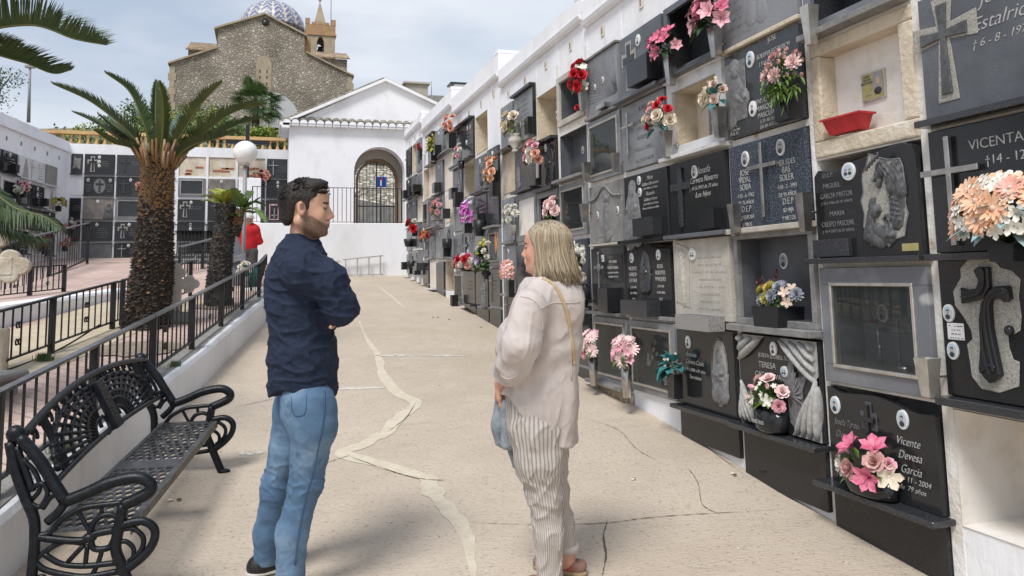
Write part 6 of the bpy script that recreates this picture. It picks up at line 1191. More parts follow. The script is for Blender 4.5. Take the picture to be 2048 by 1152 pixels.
for i in range(11):
    x = ax_-.45+.9*(i+.5)/11; z = 2.36+math.sqrt(max(0,.45**2-(x-ax_)**2)); g2.box(x-.004-(.010 if i == 5 else 0), x+.004+(.010 if i == 5 else 0), .54, .556, 1.0, z)
g2.box(ax_-.45, ax_+.45, .535, .56, 1.72, 1.745); g2.build('gate', 'iron_black', gh)
mat('verge_tile', (.30,.27,.22), .95, (.12,.11,.09), 6, (.4,.62), (.42,.38,.31), 14, (.6,.75))
m = MB()
for sx_, xe in ((-1, x0-.22), (1, x1+.22)):
    ze2 = ze-.02-.0; zt = zr+.06; n = 30
    m.add([(xr,-.12,zt),(xe,-.12,ze2+.02),(xe,1.4,ze2+.02),(xr,1.4,zt),(xr,-.12,zt-.07),(xe,-.12,ze2-.05),(xe,1.4,ze2-.05),(xr,1.4,zt-.07)], [(0,1,2,3),(4,7,6,5),(0,4,5,1),(1,5,6,2)])
m.build('roof', 'white_paint', gh); m = MB()
for sg, xe in ((-1, x0-.22), (1, x1+.22)):
    for i in range(26):
        t1, t2 = i/26, (i+1)/26; a = Vector((lerp(xr,xe,t1), 0, lerp(zr+.06,ze,t1)+.03)); b = Vector((lerp(xr,xe,t2), 0, lerp(zr+.06,ze,t2)+.02))
        for yy in (.12,.30,.50): m.tube([a+Vector((0,yy,0)), b+Vector((0,yy,0))], [.05,.06], 8)
m.build('roof_tiles', 'verge_tile', gh)
# row of curved tiles at the eave across the gable
m = MB(); k_ = 27
for i in range(k_):
    x = lerp(x0-.15, x1+.1, (i+.5)/k_); w = (x1-x0+.25)/k_/2*.92; ps = [(x+w*math.cos(a), ze+.0+w*.9*math.sin(a)) for a in [math.pi*j/8 for j in range(9)]]
    m.prism([(x-w,ze-.01)]+ps[::-1][1:-1]+[(x+w,ze-.01)], -.16, .0, 0); q = [(x+(w+.012)*math.cos(a), ze+(w+.012)*.95*math.sin(a)) for a in [math.pi*j/8 for j in range(9)]]
    for (a, b), (c, d) in zip(q, q[1:]): m.add([(a,-.165,b),(c,-.165,d),(c,.02,d+.10),(a,.02,b+.10)], [(0,1,2,3)], 1)
    m.box(x-w, x+w, -.14, 0, ze-.06, ze-.01, 0)
m.build('eave_tiles', ['white_paint','verge_tile'], gh)
MB().box(x0-.18, x0, -.14, 1.3, ze-.12, ze-.0).build('eave', 'white_paint', gh)
# what the passage shows: street, hill side and sign
struct(MB().add([(-2,19.2,1.172),(9,19.2,1.172),(12,34,1.9),(-4,34,1.9)], [(0,1,2,3)]).build('road', 'asphalt'))
tag(MB().prism([(1.0,.9),(9,.9),(9,2.1),(4.2,2.35),(3.0,2.55),(2.1,2.75),(1.0,3.0)], 0, .3).build('ramp_wall', 'concrete_grey', None, 0, (0,25.5,0)), 'grey concrete ramp wall seen through the arched gate', 'wall')
mh = MB(); random.seed(2); nx, ny = 30, 24; vs = []
for j in range(ny+1):
    for i in range(nx+1): x = lerp(-8, 22, i/nx); y = lerp(27.5, 46, j/ny); vs.append((x, y, 1.9+(y-27.5)*.27+random.gauss(0,.08)))
mh.add(vs, [(j*(nx+1)+i, j*(nx+1)+i+1, (j+1)*(nx+1)+i+1, (j+1)*(nx+1)+i) for j in range(ny) for i in range(nx)]); 
struct(mh.build('rocky_slope', 'field_stone'))
t_ = thing('road_sign', 'blue square dead-end sign on a grey post seen through the gate', 'sign', (2.95, 21.0, 1.1)); MB().tube([(0,.02,0),(0,.02,1.72)], .025, 8).build('post', 'pole_grey', t_)
m = MB().box(-.15, .15, -.01, .01, 1.36, 1.66, 1); m.box(-.14, .14, -.013, -.0101, 1.37, 1.65, 0); m.box(-.022, .022, -.015, -.013, 1.40, 1.56, 1); m.box(-.06, .06, -.016, -.013, 1.56, 1.60, 2); m.build('sign_plate', ['sign_blue','sign_white','sign_red'], t_)
# balustrade over the back walls
def baluster_prof(h): return [(.035,0),(.035,h*.06),(.022,h*.12),(.048,h*.30),(.05,h*.38),(.026,h*.62),(.020,h*.80),(.034,h*.88),(.034,h)]
def finial(m, x, y, z, s): m.lathe([(.10*s,0),(.10*s,.05*s),(.05*s,.08*s),(.11*s,.18*s),(.12*s,.25*s),(.06*s,.36*s),(.0,.42*s)], 12, 0, Matrix.Translation((x,y,z)))
bl = thing('balustrade', 'sandstone coloured balustrade on the wall behind the palm', 'balustrade', (0,20.9,3.2)); h = .36
MB().box(-5.7, .44, -.07, .07, 0, .07).build('base_rail', 'sandstone', bl); MB().box(-5.7, .44, -.09, .09, .07+h, .15+h).build('top_rail', 'sandstone', bl)
for i in range(33):
    x = -5.5+i*.185; MB().lathe(baluster_prof(h), 12, 0, Matrix.Translation((x,0,.07))).build('baluster', 'sandstone', bl)
m = MB().box(-5.88, -5.68, -.11, .11, 0, .50); finial(m, -5.78, 0, .50, .7); m.build('pier', 'sandstone', bl, .01)
b2 = thing('balustrade', 'sandstone balustrade climbing along the left wall with pinecone finials', 'balustrade', (-5.85,20.85,3.36), rzl)
MB().box(-7.5, 0, -.07, .07, .0, .07).build('base_rail', 'sandstone', b2); MB().box(-7.5, 0, -.09, .09, .43, .51).build('top_rail', 'sandstone', b2)
for i in range(36): x = -.15-i*.19; MB().lathe(baluster_prof(h), 8, 0, Matrix.Translation((x,0,.07))).build('baluster', 'sandstone', b2)
m = MB().box(-2.95, -2.75, -.11, .11, 0, .52); finial(m, -2.85, 0, .52, .7); m.build('pier', 'sandstone', b2, .01)
# church on the hill
HILL = 'earth_hill'
vs = []; 
mh = MB(); nx, ny = 40, 20; random.seed(9)
for j in range(ny+1):
    for i in range(nx+1): x = lerp(-70, 70, i/nx); y = lerp(22.5, 130, j/ny); vs.append((x, y, 2.6+(1-math.exp(-(y-22.5)/28))*10.5+random.gauss(0,.15)-(abs(x-3)/60)**2*6))
mh.add(vs, [(j*(nx+1)+i, j*(nx+1)+i+1, (j+1)*(nx+1)+i+1, (j+1)*(nx+1)+i) for j in range(ny) for i in range(nx) if not (lerp(-70,70,i/nx) > -2 and lerp(-70,70,i/nx) < 24 and j < 4)]); mat('hill_soil', (.20,.17,.11), .95, (.07,.10,.035), 1.2, (.4,.6)); struct(mh.build('hill', 'hill_soil'))
ch = thing('church', 'large rubble-stone church with a stepped gable, blue tiled dome and bell tower', 'church', (0,90,0))
m = MB(); out = [(-10.3,10),(-10.3,23.9),(-5.55,25.95),(-5.55,28.25),(-.56,30.25),(3.85,28.0),(3.85,26.1),(4.35,25.9),(9.2,23.7),(9.2,10)]; m.prism(out, 0, .8); m.box(-10.3, -5.6, .8, 32, 10, 23.8); m.box(3.9, 9.2, .8, 32, 10, 23.6); m.box(-5.5, 3.8, .8, 32, 10, 28.0)
m.build('wall', 'church_stone', ch)
def slab3(m, a, b, y0, y1, t, mi=0): m.add([(a[0],y0,a[1]),(b[0],y0,b[1]),(b[0],y1,b[1]),(a[0],y1,a[1]),(a[0],y0,a[1]+t),(b[0],y0,b[1]+t),(b[0],y1,b[1]+t),(a[0],y1,a[1]+t)], [(0,3,2,1),(4,5,6,7),(0,1,5,4),(1,2,6,5),(2,3,7,6),(3,0,4,7)], mi)
m = MB(); slab3(m, (-5.95,28.05), (-.56,30.2), -.35, 32, .22); slab3(m, (-.56,30.2), (4.15,27.95), -.35, 32, .22); slab3(m, (-10.6,23.75), (-5.55,25.9), -.3, 32, .2); slab3(m, (4.0,26.05), (9.5,23.55), -.3, 32, .2); m.build('roof', 'tower_stone', ch)
for zz, xa, xb in ((10,-10.42,-9.9),(10,8.8,9.32)):
    m = MB()
    for k in range(17): m.box(xa-(.15 if k%2 else 0), xb+(.15 if k%2 else 0), -.06, .1, 10+k*.8, 10+k*.8+.78)
    m.build('quoins', 'tower_stone', ch)
m = MB().box(-1.45, .25, -.05, .02, 21.4, 24.6); m.prism([(-1.45,24.6),(.25,24.6),(.0,25.2),(-.6,25.45),(-1.2,25.2)], -.05, .02); 
for x in (-1.0, -.25):
    for z in (22.0, 22.7, 23.4): m.box(x-.06, x+.06, -.07, -.04, z, z+.35, 1)
m.build('blocked_window', ['tower_stone','photo_dark'], ch)
MB().lathe([(.42,0),(.42,.08)], 18, 0, Matrix.Translation((-.5,-.03,29.35))@Matrix.Rotation(R(90),4,'X')).build('round_window', 'photo_dark', ch)
def tiled(m, xa, xb, y0, y1, z0, z1, n):
    for i in range(n): x = lerp(xa, xb, (i+.5)/n); m.tube([(x,y0,z0),(x,y1,z1)], (xb-xa)/n*.55, 6)
    slab = [(xa,y0,z0),(xb,y0,z0),(xb,y1,z1),(xa,y1,z1)]; m.add(slab, [(0,1,2,3)])
MB().box(-8.9, -5.6, 3.2, 12, 20, 26.5).build('chapel_wall', 'church_stone', ch); m = MB(); tiled(m, -9.15, -5.4, 2.7, 8, 26.4, 28.7, 16); m.build('chapel_roof', 'church_tile', ch)
MB().box(4.4, 9.0, 3.2, 12, 20, 26.5).build('chapel_wall', 'church_stone', ch); m = MB(); tiled(m, 4.1, 9.3, 2.7, 7, 26.5, 28.3, 26); m.build('chapel_roof', 'church_tile', ch)
MB().box(3.8, 4.6, .8, 4, 25.6, 28.2).build('corner_pier', 'tower_trim', ch)
# tower
tw = MB(); x0_, x1_, ty = 4.35, 7.95, 8.0; zc = 27; z1_ = 30.2
cx_ = (x0_+x1_)/2; ow = .45
tw.box(x0_, cx_-ow, ty, ty+3.6, 24, 30.6); tw.box(cx_+ow, x1_, ty, ty+3.6, 24, 30.6); tw.box(cx_-ow, cx_+ow, ty, ty+3.6, 24, 28.1); tw.prism([(cx_-ow,30.6),(cx_-ow,29.8)]+[(cx_-ow+ow*.5*i/2, 29.8+.55*i/2) for i in range(1,3)]+[(cx_,30.5)]+[(cx_+ow-ow*.5*i/2, 29.8+.55*i/2) for i in (2,1)]+[(cx_+ow,29.8),(cx_+ow,30.6)], ty, ty+3.6)
tw.build('tower_body', 'tower_stone', ch)
tm = MB(); tm.box(x0_-.15, x1_+.15, ty-.15, ty+3.75, 30.6, 30.85); tm.box(x0_-.05, x1_+.05, ty-.05, ty+.25, 30.85, 32.0); tm.box(x0_-.05, x1_+.05, ty+3.4, ty+3.65, 30.85, 32.0); tm.box(x0_-.05,x0_+.2,ty,ty+3.6,30.85,32.0); tm.box(x1_-.2,x1_+.05,ty,ty+3.6,30.85,32.0)
for i in range(5):
    x = lerp(x0_, x1_-.4, i/4); hh = .75 if i in (0,4) else .3; tm.box(x-.08, x+.48, ty-.08, ty+.28, 32.0, 32.0+hh)
tm.build('tower_parapet', 'tower_trim', ch); tm = MB(); tm.add([(cx_-1.1,ty+.9,31.5),(cx_+1.1,ty+.9,31.5),(cx_+1.1,ty+2.9,31.5),(cx_-1.1,ty+2.9,31.5),(cx_,ty+1.9,36.3)], [(0,1,4),(1,2,4),(2,3,4),(3,0,4)]); tm.ell((cx_,ty+1.9,36.4), .2, 8); tm.build('spire', 'tower_stone', ch)
MB().tube([(cx_+1.35,ty+1,31),(cx_+1.35,ty+1,36.5)], .04, 5).build('lightning_rod', 'iron_black', ch)
MB().lathe([(.5,0),(.42,.15),(.3,.5),(.22,.75),(.0,.85)], 14, 0, Matrix.Translation((cx_, ty+1.2, 28.6))).tube([(cx_-.45,ty+1.2,29.45),(cx_+.45,ty+1.2,29.45)], .06, 6).build('bell', 'iron_black', ch)
for o in ch.children:
    if o.name.split('.')[0] in ('tower_body','tower_parapet','spire','lightning_rod','bell'): o.location.z = .2 if 'spire' not in o.name else -.3
# dome with zigzag tiles as vertex colours
n1, n2 = 96, 44; vs = []; col = []; rr = 4.15
for j in range(n2+1):
    ph = math.pi/2*j/n2
    for i in range(n1):
        a = 2*math.pi*i/n1; rib = abs(((i/n1*16)%1)-.5)*2; rad = rr*(1-.02*(rib > .9)); vs.append((rad*math.cos(ph)*math.cos(a), rad*math.cos(ph)*math.sin(a), rr*.90*math.sin(ph)))
        u = (i/n1*16)%1; w = 1 if (int(j/2)+int(abs(u-.5)*7)) % 3 else 0; j_ = random.uniform(.8,1.15); c_ = (.62,.58,.50) if (not w and rib < .85) or rib > .95 else (.12,.145,.30); col.append(tuple(q*j_ for q in c_))
fs = [(j*n1+i, j*n1+(i+1)%n1, (j+1)*n1+(i+1)%n1, (j+1)*n1+i) for j in range(n2) for i in range(n1)]
dm = MB().add(vs, fs).build('dome', 'dome_tile', ch); dm.location = (.3, 14, 33.0); at__ = dm.data.attributes.new('col', 'FLOAT_COLOR', 'POINT'); at__.data.foreach_set('color', [q for c_ in col for q in (*c_, 1)])
MB().lathe([(.5,0),(.35,.3),(.2,.6),(.32,.9),(.3,1.1),(.05,1.5),(.05,2.2)], 12, 0, Matrix.Translation((.3,14,36.65))).build('dome_finial', 'iron_black', ch)
# other far things
t_ = thing('vaulted_canopy', 'grey rounded canopy roof between the fan palm and the gatehouse', 'canopy', (0,50,0)); m = MB(); q0, q1 = at(556,232,1), at(596,232,1); xa, xb = q0.x/q0.y*50, q1.x/q1.y*50; zb = q0.z/q0.y*50-1; zt = at(560,182,1); zt = zt.z/zt.y*50
m.prism([(xa-.9,zb),(xb,zb)]+[(xa-.9+(xb-xa+.9)*math.cos(a), zb+1+(zt-zb-1)*math.sin(a)) for a in [math.pi/2*i/10 for i in range(11)]], 0, 4, 0); m.build('vault', 'vault_grey', t_)
t_ = thing('far_house', 'beige flat-roofed building peeking over the gatehouse roof', 'building', (0,60,0)); q0, q1 = at(812,167,1), at(856,167,1); xa, xb = q0.x/q0.y*60, q1.x/q1.y*60; zt = q0.z/q0.y*60; MB().box(xa, xb, 0, 6, zt-6, zt).build('wall', 'beige_render', t_); MB().box(xa-.2, xb+.15, -.2, 6.2, zt, zt+.15).build('roof', 'beige_render', t_)
t_ = thing('far_house', 'low grey building with an aerial right of the beige building', 'building', (0,58,0)); q0, q1 = at(858,190,1), at(900,190,1); xa, xb = q0.x/q0.y*58, q1.x/q1.y*58; zt = q0.z/q0.y*58; MB().box(xa, xb+1, 0, 5, zt-5, zt).build('wall', 'concrete_grey', t_); MB().tube([(xa+.2,0,zt),(xa+.2,0,zt+1.1)], .03, 5).build('aerial', 'pole_grey', t_)
# lamp, crosses, graves, planter
t_ = thing('street_lamp', 'white globe lamp on a grey pole in front of the man in red', 'street lamp', (-.355,13.3,gz(13.3)+.25)); zz = 2.10-(gz(13.3)+.25)
m = MB().tube([(0,0,0),(0,0,zz-.17)], .032, 12); m.build('pole', 'pole_grey', t_); MB().lathe([(.05,0),(.09,.01),(.075,.05),(.05,.06)], 14, 0, Matrix.Translation((0,0,zz-.22))).build('collar', 'aluminium', t_); MB().ell((0,0,zz), .195, 28).build('lamp_globe', 'globe', t_)
MB().lathe([(.07,0),(.07,.02),(.04,.05),(.04,.25)], 12, 0).build('pole_base', 'pole_grey', t_)
t_ = thing('iron_cross', 'large dark cross standing behind the white lamp globe', 'cross', (-.48,19.6,.5)); b = MB().box(-.045, .045, -.045, .045, 0, 3.28); b.box(-.50, .52, -.044, .044, 2.80, 2.90); b.build('cross_body', 'iron_black', t_, .005)
tag(MB().box(-.62, -.14, 18.2, 18.7, 1.0, 2.30).build('white_box', 'white_paint', None, .01), 'plain white masonry box behind the lamp pole', 'masonry box')
def budded(m, cx, z0, w, h, t, sw=.09):
    "cross with rounded trefoil arms, pieces a hair apart in thickness"
    az_ = z0+h*.60; hw = sw/2; q = 0
    m.box(cx-hw, cx+hw, -t/2, t/2, z0, z0+h-hw); m.box(cx-w/2+hw, cx+w/2-hw, -t/2+.002, t/2-.002, az_-hw, az_+hw)
    for (x, z), (dx, dz) in (((cx-w/2+hw*1.3, az_), (-1,0)), ((cx+w/2-hw*1.3, az_), (1,0)), ((cx, z0+h-hw*1.3), (0,1))):
        for a, b in ((dx, dz), (dz*.95-dx*.1, dx*.95-dz*.1), (-dz*.95-dx*.1, -dx*.95-dz*.1)):
            q += 1; r = hw*.95; m.prism([(x+a*r*.9+r*math.cos(2*math.pi*k/16), z+b*r*.9+r*math.sin(2*math.pi*k/16)) for k in range(16)], -t/2+.003+q*.0006, t/2-.003-q*.0006)
    return m
t_ = thing('grave_cross', 'weathered sandstone grave cross with rounded arms at the left edge', 'grave cross', (-2.07,7.0,gz(7)+.22), R(6)); m = budded(MB(), 0, .42, .50, .80, .12, .15); m.build('cross_body', 'cream_plaster', t_, .01, seg=2)
MB().box(-.15,.15,-.13,.13,0,.42).build('pedestal', 'cream_plaster', t_, .02, seg=2)
t_ = thing('grave_cross', 'small pale marble cross on a base right of the big palm trunk', 'grave cross', (-.93,9.15,gz(9.15)+.29), R(2)); m = budded(MB(), 0, .12, .42, .50, .07, .11); m.build('cross_body', 'stone_cream', t_, .012, seg=2); MB().box(-.16,.16,-.1,.1,0,.12).build('pedestal', 'stone_grey', t_, .01)
t_ = thing('tomb', 'low grey concrete tomb with an overhanging lid behind the railing', 'tomb', (-2.02,5.75,gz(5.5)+.24), R(-8)); MB().box(-.42,.32,-.55,.55,0,.24).build('tomb_body', 'concrete_grey', t_, .01); MB().box(-.47,.37,-.60,.60,.24,.29).build('lid', 'concrete_grey', t_, .015)
t_ = thing('headstone', 'grey marble grave block with a slanted top beside the small palm', 'grave', (-.50,12.6,gz(12.6)+.28)); MB().prism([(-.06,0),(.12,0),(.12,.62),(.06,.80),(-.04,.74)], -.1, .1).build('stone', 'marble_grey', t_, .01); MB().prism([(.0,.44),(.20,.50),(.20,.36),(.10,.38),(.0,.34)], -.16, -.1).build('plaque', 'marble_grey', t_, .005)
bouquet('white flowers and green leaves in a glass jar on the grey grave block', (-.30,12.3,gz(12.3)+.30), 'round', .16, .07, [('mum','white',.04,6),('mum','cream',.04,3)], (.10,.08,.12), 'leaf_bright', 12, .07, rz=0, seed=55, parts=False, vm='glass_pale')
tag(MB().lathe([(.11,0),(.15,.28),(.14,.28),(.1,.05)], 16).build('green_bucket', 'leaf_teal', None, 0, (-.22,12.45,gz(12.4)+.30)), 'small teal plastic bucket at the foot of the lamp', 'bucket')
t_ = thing('street_lamp', 'slim grey street light mast far behind the left balustrade', 'street lamp', (0,0,0)); q = at(60,135,40); b_ = at(57,245,40); m = MB().tube([b_, q], [.09,.06], 8); m.build('mast', 'pole_grey', t_); MB().box(q.x-.22, q.x+.22, q.y-.1, q.y+.1, q.z-.02, q.z+.1).build('lamp_head', 'pole_grey', t_)
# ------------------------------------------------------------ cycad palms
def frond(parent, pts, ll, mtl='frond', n=60, v=.5, thick=.010, w=.006, seed=0, sag=.25, side=None, name='frond', both=True, l0=.12, fwd=.55):
    "arching leaf: rachis through pts with stiff leaflets down both sides"
    rr = random.Random(seed); c = bez(pts, 16); m = MB(); m.tube(c, [thick*(1-.8*i/len(c)) for i in range(len(c))], 5, 1)
    S_ = [0]; 
    for a, b in zip(c, c[1:]): S_.append(S_[-1]+(b-a).length)
    L_ = S_[-1]; up0 = Vector(side) if side else Vector((0,0,1))
    for i in range(n):
        f = l0+(1-l0)*i/(n-1); s = f*L_; k = max(j for j in range(len(S_)) if S_[j] <= s+1e-9); k = min(k, len(c)-2); q = (s-S_[k])/max(1e-6, S_[k+1]-S_[k]); p = lerp(c[k], c[k+1], q); t = (c[k+1]-c[k]).normalized()
        sd_ = t.cross(up0); sd_ = sd_.normalized() if sd_.length > .05 else t.orthogonal().normalized(); nn = sd_.cross(t).normalized()
        ln = ll*(math.sin(math.pi*min(1, .16+f*.80))**.6)*rr.uniform(.88,1.08)*(1 if f < .93 else .75)
        for sg in (-1, 1):
            d = (sd_*sg*(1-.25*f)+nn*v+t*(fwd+.5*f)+Vector((rr.gauss(0,.05),rr.gauss(0,.05),rr.gauss(0,.05)))).normalized(); e = p+d*ln+Vector((0,0,-sag*ln*rr.uniform(.6,1.3))); md = p+d*ln*.55+Vector((0,0,-sag*ln*.12)); b = t*w
            m.add([p-b, p+b, md+b*.9, md-b*.9, e], [(0,1,2,3),(3,2,4)], 0)
    return m.build(name, [mtl, 'rachis'], parent)
def trunk(parent, path, radii, n, seed, zt, size=.05, name='trunk', dm='trunk_dark'):
    "column clothed in the stubs of old leaves"
    rr = random.Random(seed); c = bez(path, 10); k = len(c); rad = [float(np.interp(i/(k-1), np.linspace(0, 1, len(radii)), radii)) for i in range(k)]
    m = MB().tube(c, [r*.93 for r in rad], 20, 0)
    L_ = sum((b-a).length for a, b in zip(c, c[1:])); rows = int(L_/.028)
    for i in range(rows):
        f = i/rows; ix = f*(k-1); j = min(int(ix), k-2); p = lerp(c[j], c[j+1], ix-j); r = lerp(rad[j], rad[j+1], ix-j); per = int(n*r/.26)
        for q in range(per):
            a = 2*math.pi*(q+.5*(i%2))/per+rr.gauss(0,.05); o = Vector((math.cos(a), math.sin(a), 0)); t = Vector((-o.y, o.x, 0)); s = size*rr.uniform(.6,1.2)*(1-.35*f); hw = s*.52; zz = rr.gauss(0,.006)
            lo = rr.random() < .5*(f < .75); up = Vector((0,0,rr.uniform(.25,.75)*s*(1 if not lo else -.4))); b = p+o*r*.86+Vector((0,0,zz)); tip = p+o*(r*.98+s*rr.uniform(.25,.65))+Vector((0,0,zz))+up
            mi = 1 if f > zt+rr.gauss(0,.05) else (1 if rr.random() < .05 and f > .25 else 0)
            m.add([b-t*hw-Vector((0,0,.016)), b+t*hw-Vector((0,0,.016)), b+t*hw*.8+Vector((0,0,.016)), b-t*hw*.8+Vector((0,0,.016)), tip-t*hw*.35, tip+t*hw*.35], [(0,1,5,4),(1,2,5),(2,3,4,5),(3,0,4)], mi)
    return m.build(name, [dm, 'trunk_tan'], parent)
D1 = 8.05; gz1 = gz(7.76)+.30
pl1 = thing('sago_palm', 'tall sago palm with a thick scaly trunk and upright fronds, between the railings', 'palm tree', (-1.03,7.76,gz1)); O1 = pl1.location.copy()
def loc1(px, py, dd=0): return at(px, py, D1+dd)-O1
trunk(pl1, [loc1(283,712), loc1(292,640), loc1(303,560), loc1(309,480), loc1(313,400), loc1(316,322)], [.27,.225,.215,.185,.168,.16], 44, 1, .74)
m = MB(); rr = random.Random(4)
for i in range(70):
    a = rr.uniform(0, 6.28); b = loc1(318,328)+Vector((math.cos(a)*.15, math.sin(a)*.15, rr.uniform(-.05,.05))); e = b+Vector((math.cos(a)*rr.uniform(.04,.13), math.sin(a)*rr.uniform(.04,.13), rr.uniform(.10,.26))); m.tube([b, e], [.022,.010], 5, rr.choice((0,0,1)))
m.ell(loc1(303,296,.05), (.05,.05,.09), 8, 1); m.ell(loc1(343,296,.05), (.05,.05,.09), 8, 1); m.build('crown_base', ['trunk_tan','fibre'], pl1)
FR = [([(300,318),(255,262),(185,205),(106,168)], -.25, 'frond', .19, .5), ([(298,320),(235,275),(190,245),(146,224)], .3, 'frond', .17, .3), ([(308,315),(285,240),(258,182),(211,146)], -.1, 'frond', .17, .6), ([(322,315),(327,250),(326,200),(318,164)], -.35, 'frond_olive', .14, .7),
      ([(335,315),(372,255),(405,205),(444,165)], -.25, 'frond_olive', .17, .6), ([(342,318),(405,268),(465,225),(531,208)], -.1, 'frond_olive', .20, .4), ([(342,322),(420,275),(478,248),(522,236)], .25, 'frond', .18, .3), ([(300,322),(262,285),(228,258),(200,232)], .15, 'frond', .18, .3),
      ([(318,318),(300,270),(282,235),(268,212)], .55, 'leaf_glauc', .12, .5), ([(330,318),(348,270),(360,245),(368,228)], .55, 'leaf_glauc', .12, .5), ([(305,322),(262,272),(235,250),(215,232)], .5, 'leaf_glauc', .11, .5), ([(326,316),(312,262),(311,210),(312,162)], .3, 'frond', .13, .6), ([(340,322),(385,290),(430,278),(478,262)], -.45, 'frond', .17, .3), ([(298,322),(262,295),(225,285),(190,262)], -.45, 'frond', .15, .3)]
for i, (ps, dd, mt, ll, v) in enumerate(FR):
    k = len(ps); frond(pl1, [loc1(x, y, dd*j/(k-1)) for j, (x, y) in enumerate(ps)], ll*1.02, mt, 120, v+.25, .016, .0085, i, .08, fwd=.8)
# the smaller palm with two heads
gz2 = gz(10.3)+.30; D2 = at(440,600,1); D2 = 10.0
pl2 = thing('sago_palm', 'shorter sago palm with a dark ringed trunk and yellow-green leaves, beside the lamp', 'palm tree', (-.56,10.3,gz2)); O2 = pl2.location.copy(); q_ = PRd = (O2.dot(_F)); D2 = q_
def loc2(px, py, dd=0): return at(px, py, D2+dd)-O2
trunk(pl2, [loc2(436,612), loc2(438,560), loc2(444,500), loc2(450,450), loc2(452,408)], [.165,.148,.138,.132,.125], 50, 2, 2.0, .036, dm='trunk_grey'); trunk(pl2, [loc2(472,470,-.05), loc2(477,440,-.05), loc2(482,418,-.05)], [.05,.06,.05], 60, 3, .3, .03, 'side_shoot')
for i, (ps, mt) in enumerate(([[(448,410),(430,395),(404,392)],'leaf_yellow'],[[(448,410),(436,390),(418,380)],'leaf_yellow'],[[(450,410),(448,390),(436,378)],'leaf_yellow'],[[(452,410),(456,392),(462,382)],'leaf_yellow'],[[(452,410),(468,395),(482,392)],'leaf_bright'],[[(446,412),(428,402),(408,402)],'leaf_yellow'],
    [[(482,420),(478,398),(466,378)],'leaf_bright'],[[(482,420),(496,402),(500,384)],'leaf_green'],[[(482,420),(506,405),(530,412)],'leaf_bright'],[[(482,422),(508,418),(530,442)],'leaf_bright'],[[(482,422),(500,410),(520,396)],'leaf_green'],[[(482,422),(505,425),(524,425)],'leaf_green'],[[(480,424),(470,432),(462,428)],'leaf_green'])):
    frond(pl2, [loc2(x, y, (-.2,.1,.2)[i%3]*j/2) for j, (x, y) in enumerate(ps)], .13, mt, 40, .3, .010, .012, 30+i, .2)
# third palm: its trunk stands just outside the left edge
pl3 = thing('sago_palm', 'sago palm outside the left edge whose long fronds reach into the sky and droop', 'palm tree', (-3.0,4.4,gz(4.4)+.3)); O3 = pl3.location.copy(); D3 = 4.6
hd = at(-165, 170, D3); 
trunk(pl3, [(0,0,-.05), (0,0,.5), hd-O3-Vector((0,0,.05))], [.24,.22,.19], 34, 5, .8)
def loc3(px, py, dd=0): return at(px, py, D3+dd)-O3
for i, (ps, dd, ll, v, sd_) in enumerate((([(-150,165),(-60,75),(60,50),(150,78),(212,90)], -.2, .25, .9, None), ([(-150,165),(-60,105),(40,122),(105,146),(142,140)], .5, .17, .8, None), ([(-150,165),(-80,120),(-20,88),(42,92)], .9, .14, .7, None), ([(-150,190),(-60,330),(20,410),(85,432),(116,452)], -.1, .20, .1, None), ([(-150,190),(-80,360),(-10,440),(50,470),(92,478)], .4, .18, .1, None),
    ([(-150,165),(-230,60),(-330,40)], .3, .2, .6, None), ([(-150,190),(-260,260),(-330,380)], .3, .2, .3, None), ([(-150,160),(-150,40),(-120,-60)], .5, .2, .6, None), ([(-150,165),(-200,60),(-220,-40)], -.5, .2, .6, None), ([(-150,185),(-100,300),(-40,400),(30,452)], .8, .18, .1, None))):
    k = len(ps); frond(pl3, [loc3(x, y, dd*j/(k-1)) for j, (x, y) in enumerate(ps)], ll*1.25, 'frond', 170, v, .013, .0062 if v > .3 else .012, 60+i, .10 if v > .3 else .5, fwd=.35)
# ------------------------------------------------------------ shrubs, hedge and fan palm behind the balustrade
def bush(name, label, cat, c, rad, n, ls, mats_, seed, stems=0, group=None, trunk_h=0, holes=3):
    rr = random.Random(seed); t_ = thing(name, label, cat, c, 0, group); m = MB()
    hl = [Vector((rr.uniform(-1,1)*rad[0], rr.uniform(-1,1)*rad[1], rr.uniform(-.4,1)*rad[2])) for _ in range(holes)]
    cl = [(Vector((rr.gauss(0,.45)*rad[0], rr.gauss(0,.45)*rad[1], abs(rr.gauss(.2,.45))*rad[2])), rr.uniform(.18,.4)*min(rad)) for _ in range(16)]
    for i in range(n):
        o, r_ = rr.choice(cl); p = o+Vector((rr.gauss(0,1)*r_, rr.gauss(0,1)*r_, rr.gauss(0,1)*r_*.8))
        if any((p-h).length < min(rad)*.22 for h in hl): continue
        d = Vector((rr.gauss(0,1), rr.gauss(0,1), rr.gauss(.2,.8))).normalized(); s = d.cross(Vector((rr.gauss(0,1),rr.gauss(0,1),rr.gauss(0,1)))).normalized(); l = ls*rr.uniform(.6,1.4)
        m.add([p, p+d*l*.5+s*l*.28, p+d*l, p+d*l*.5-s*l*.28], [(0,1,2,3)], 0 if rr.random() < .6 else 1)
    m.build('crown', mats_, t_); k = MB()
    for o, r_ in cl: k.tube([(0,0,-rad[2]*.6-trunk_h), o*.5, o+Vector((0,0,r_*.8))], [.05*min(1,rad[2]), .025*min(1,rad[2]), .008], 5)
    for i in range(stems): a = Vector((rr.uniform(-1,1)*rad[0], 0, 0)); k.tube([a, a+Vector((rr.gauss(0,.15),0,rad[2]*rr.uniform(.7,1.5)))], .008, 4)
    k.build('branches', 'twig', t_); return t_
def back(px, py, Y): d = at(px, py, 1); return d*(Y/d.y)
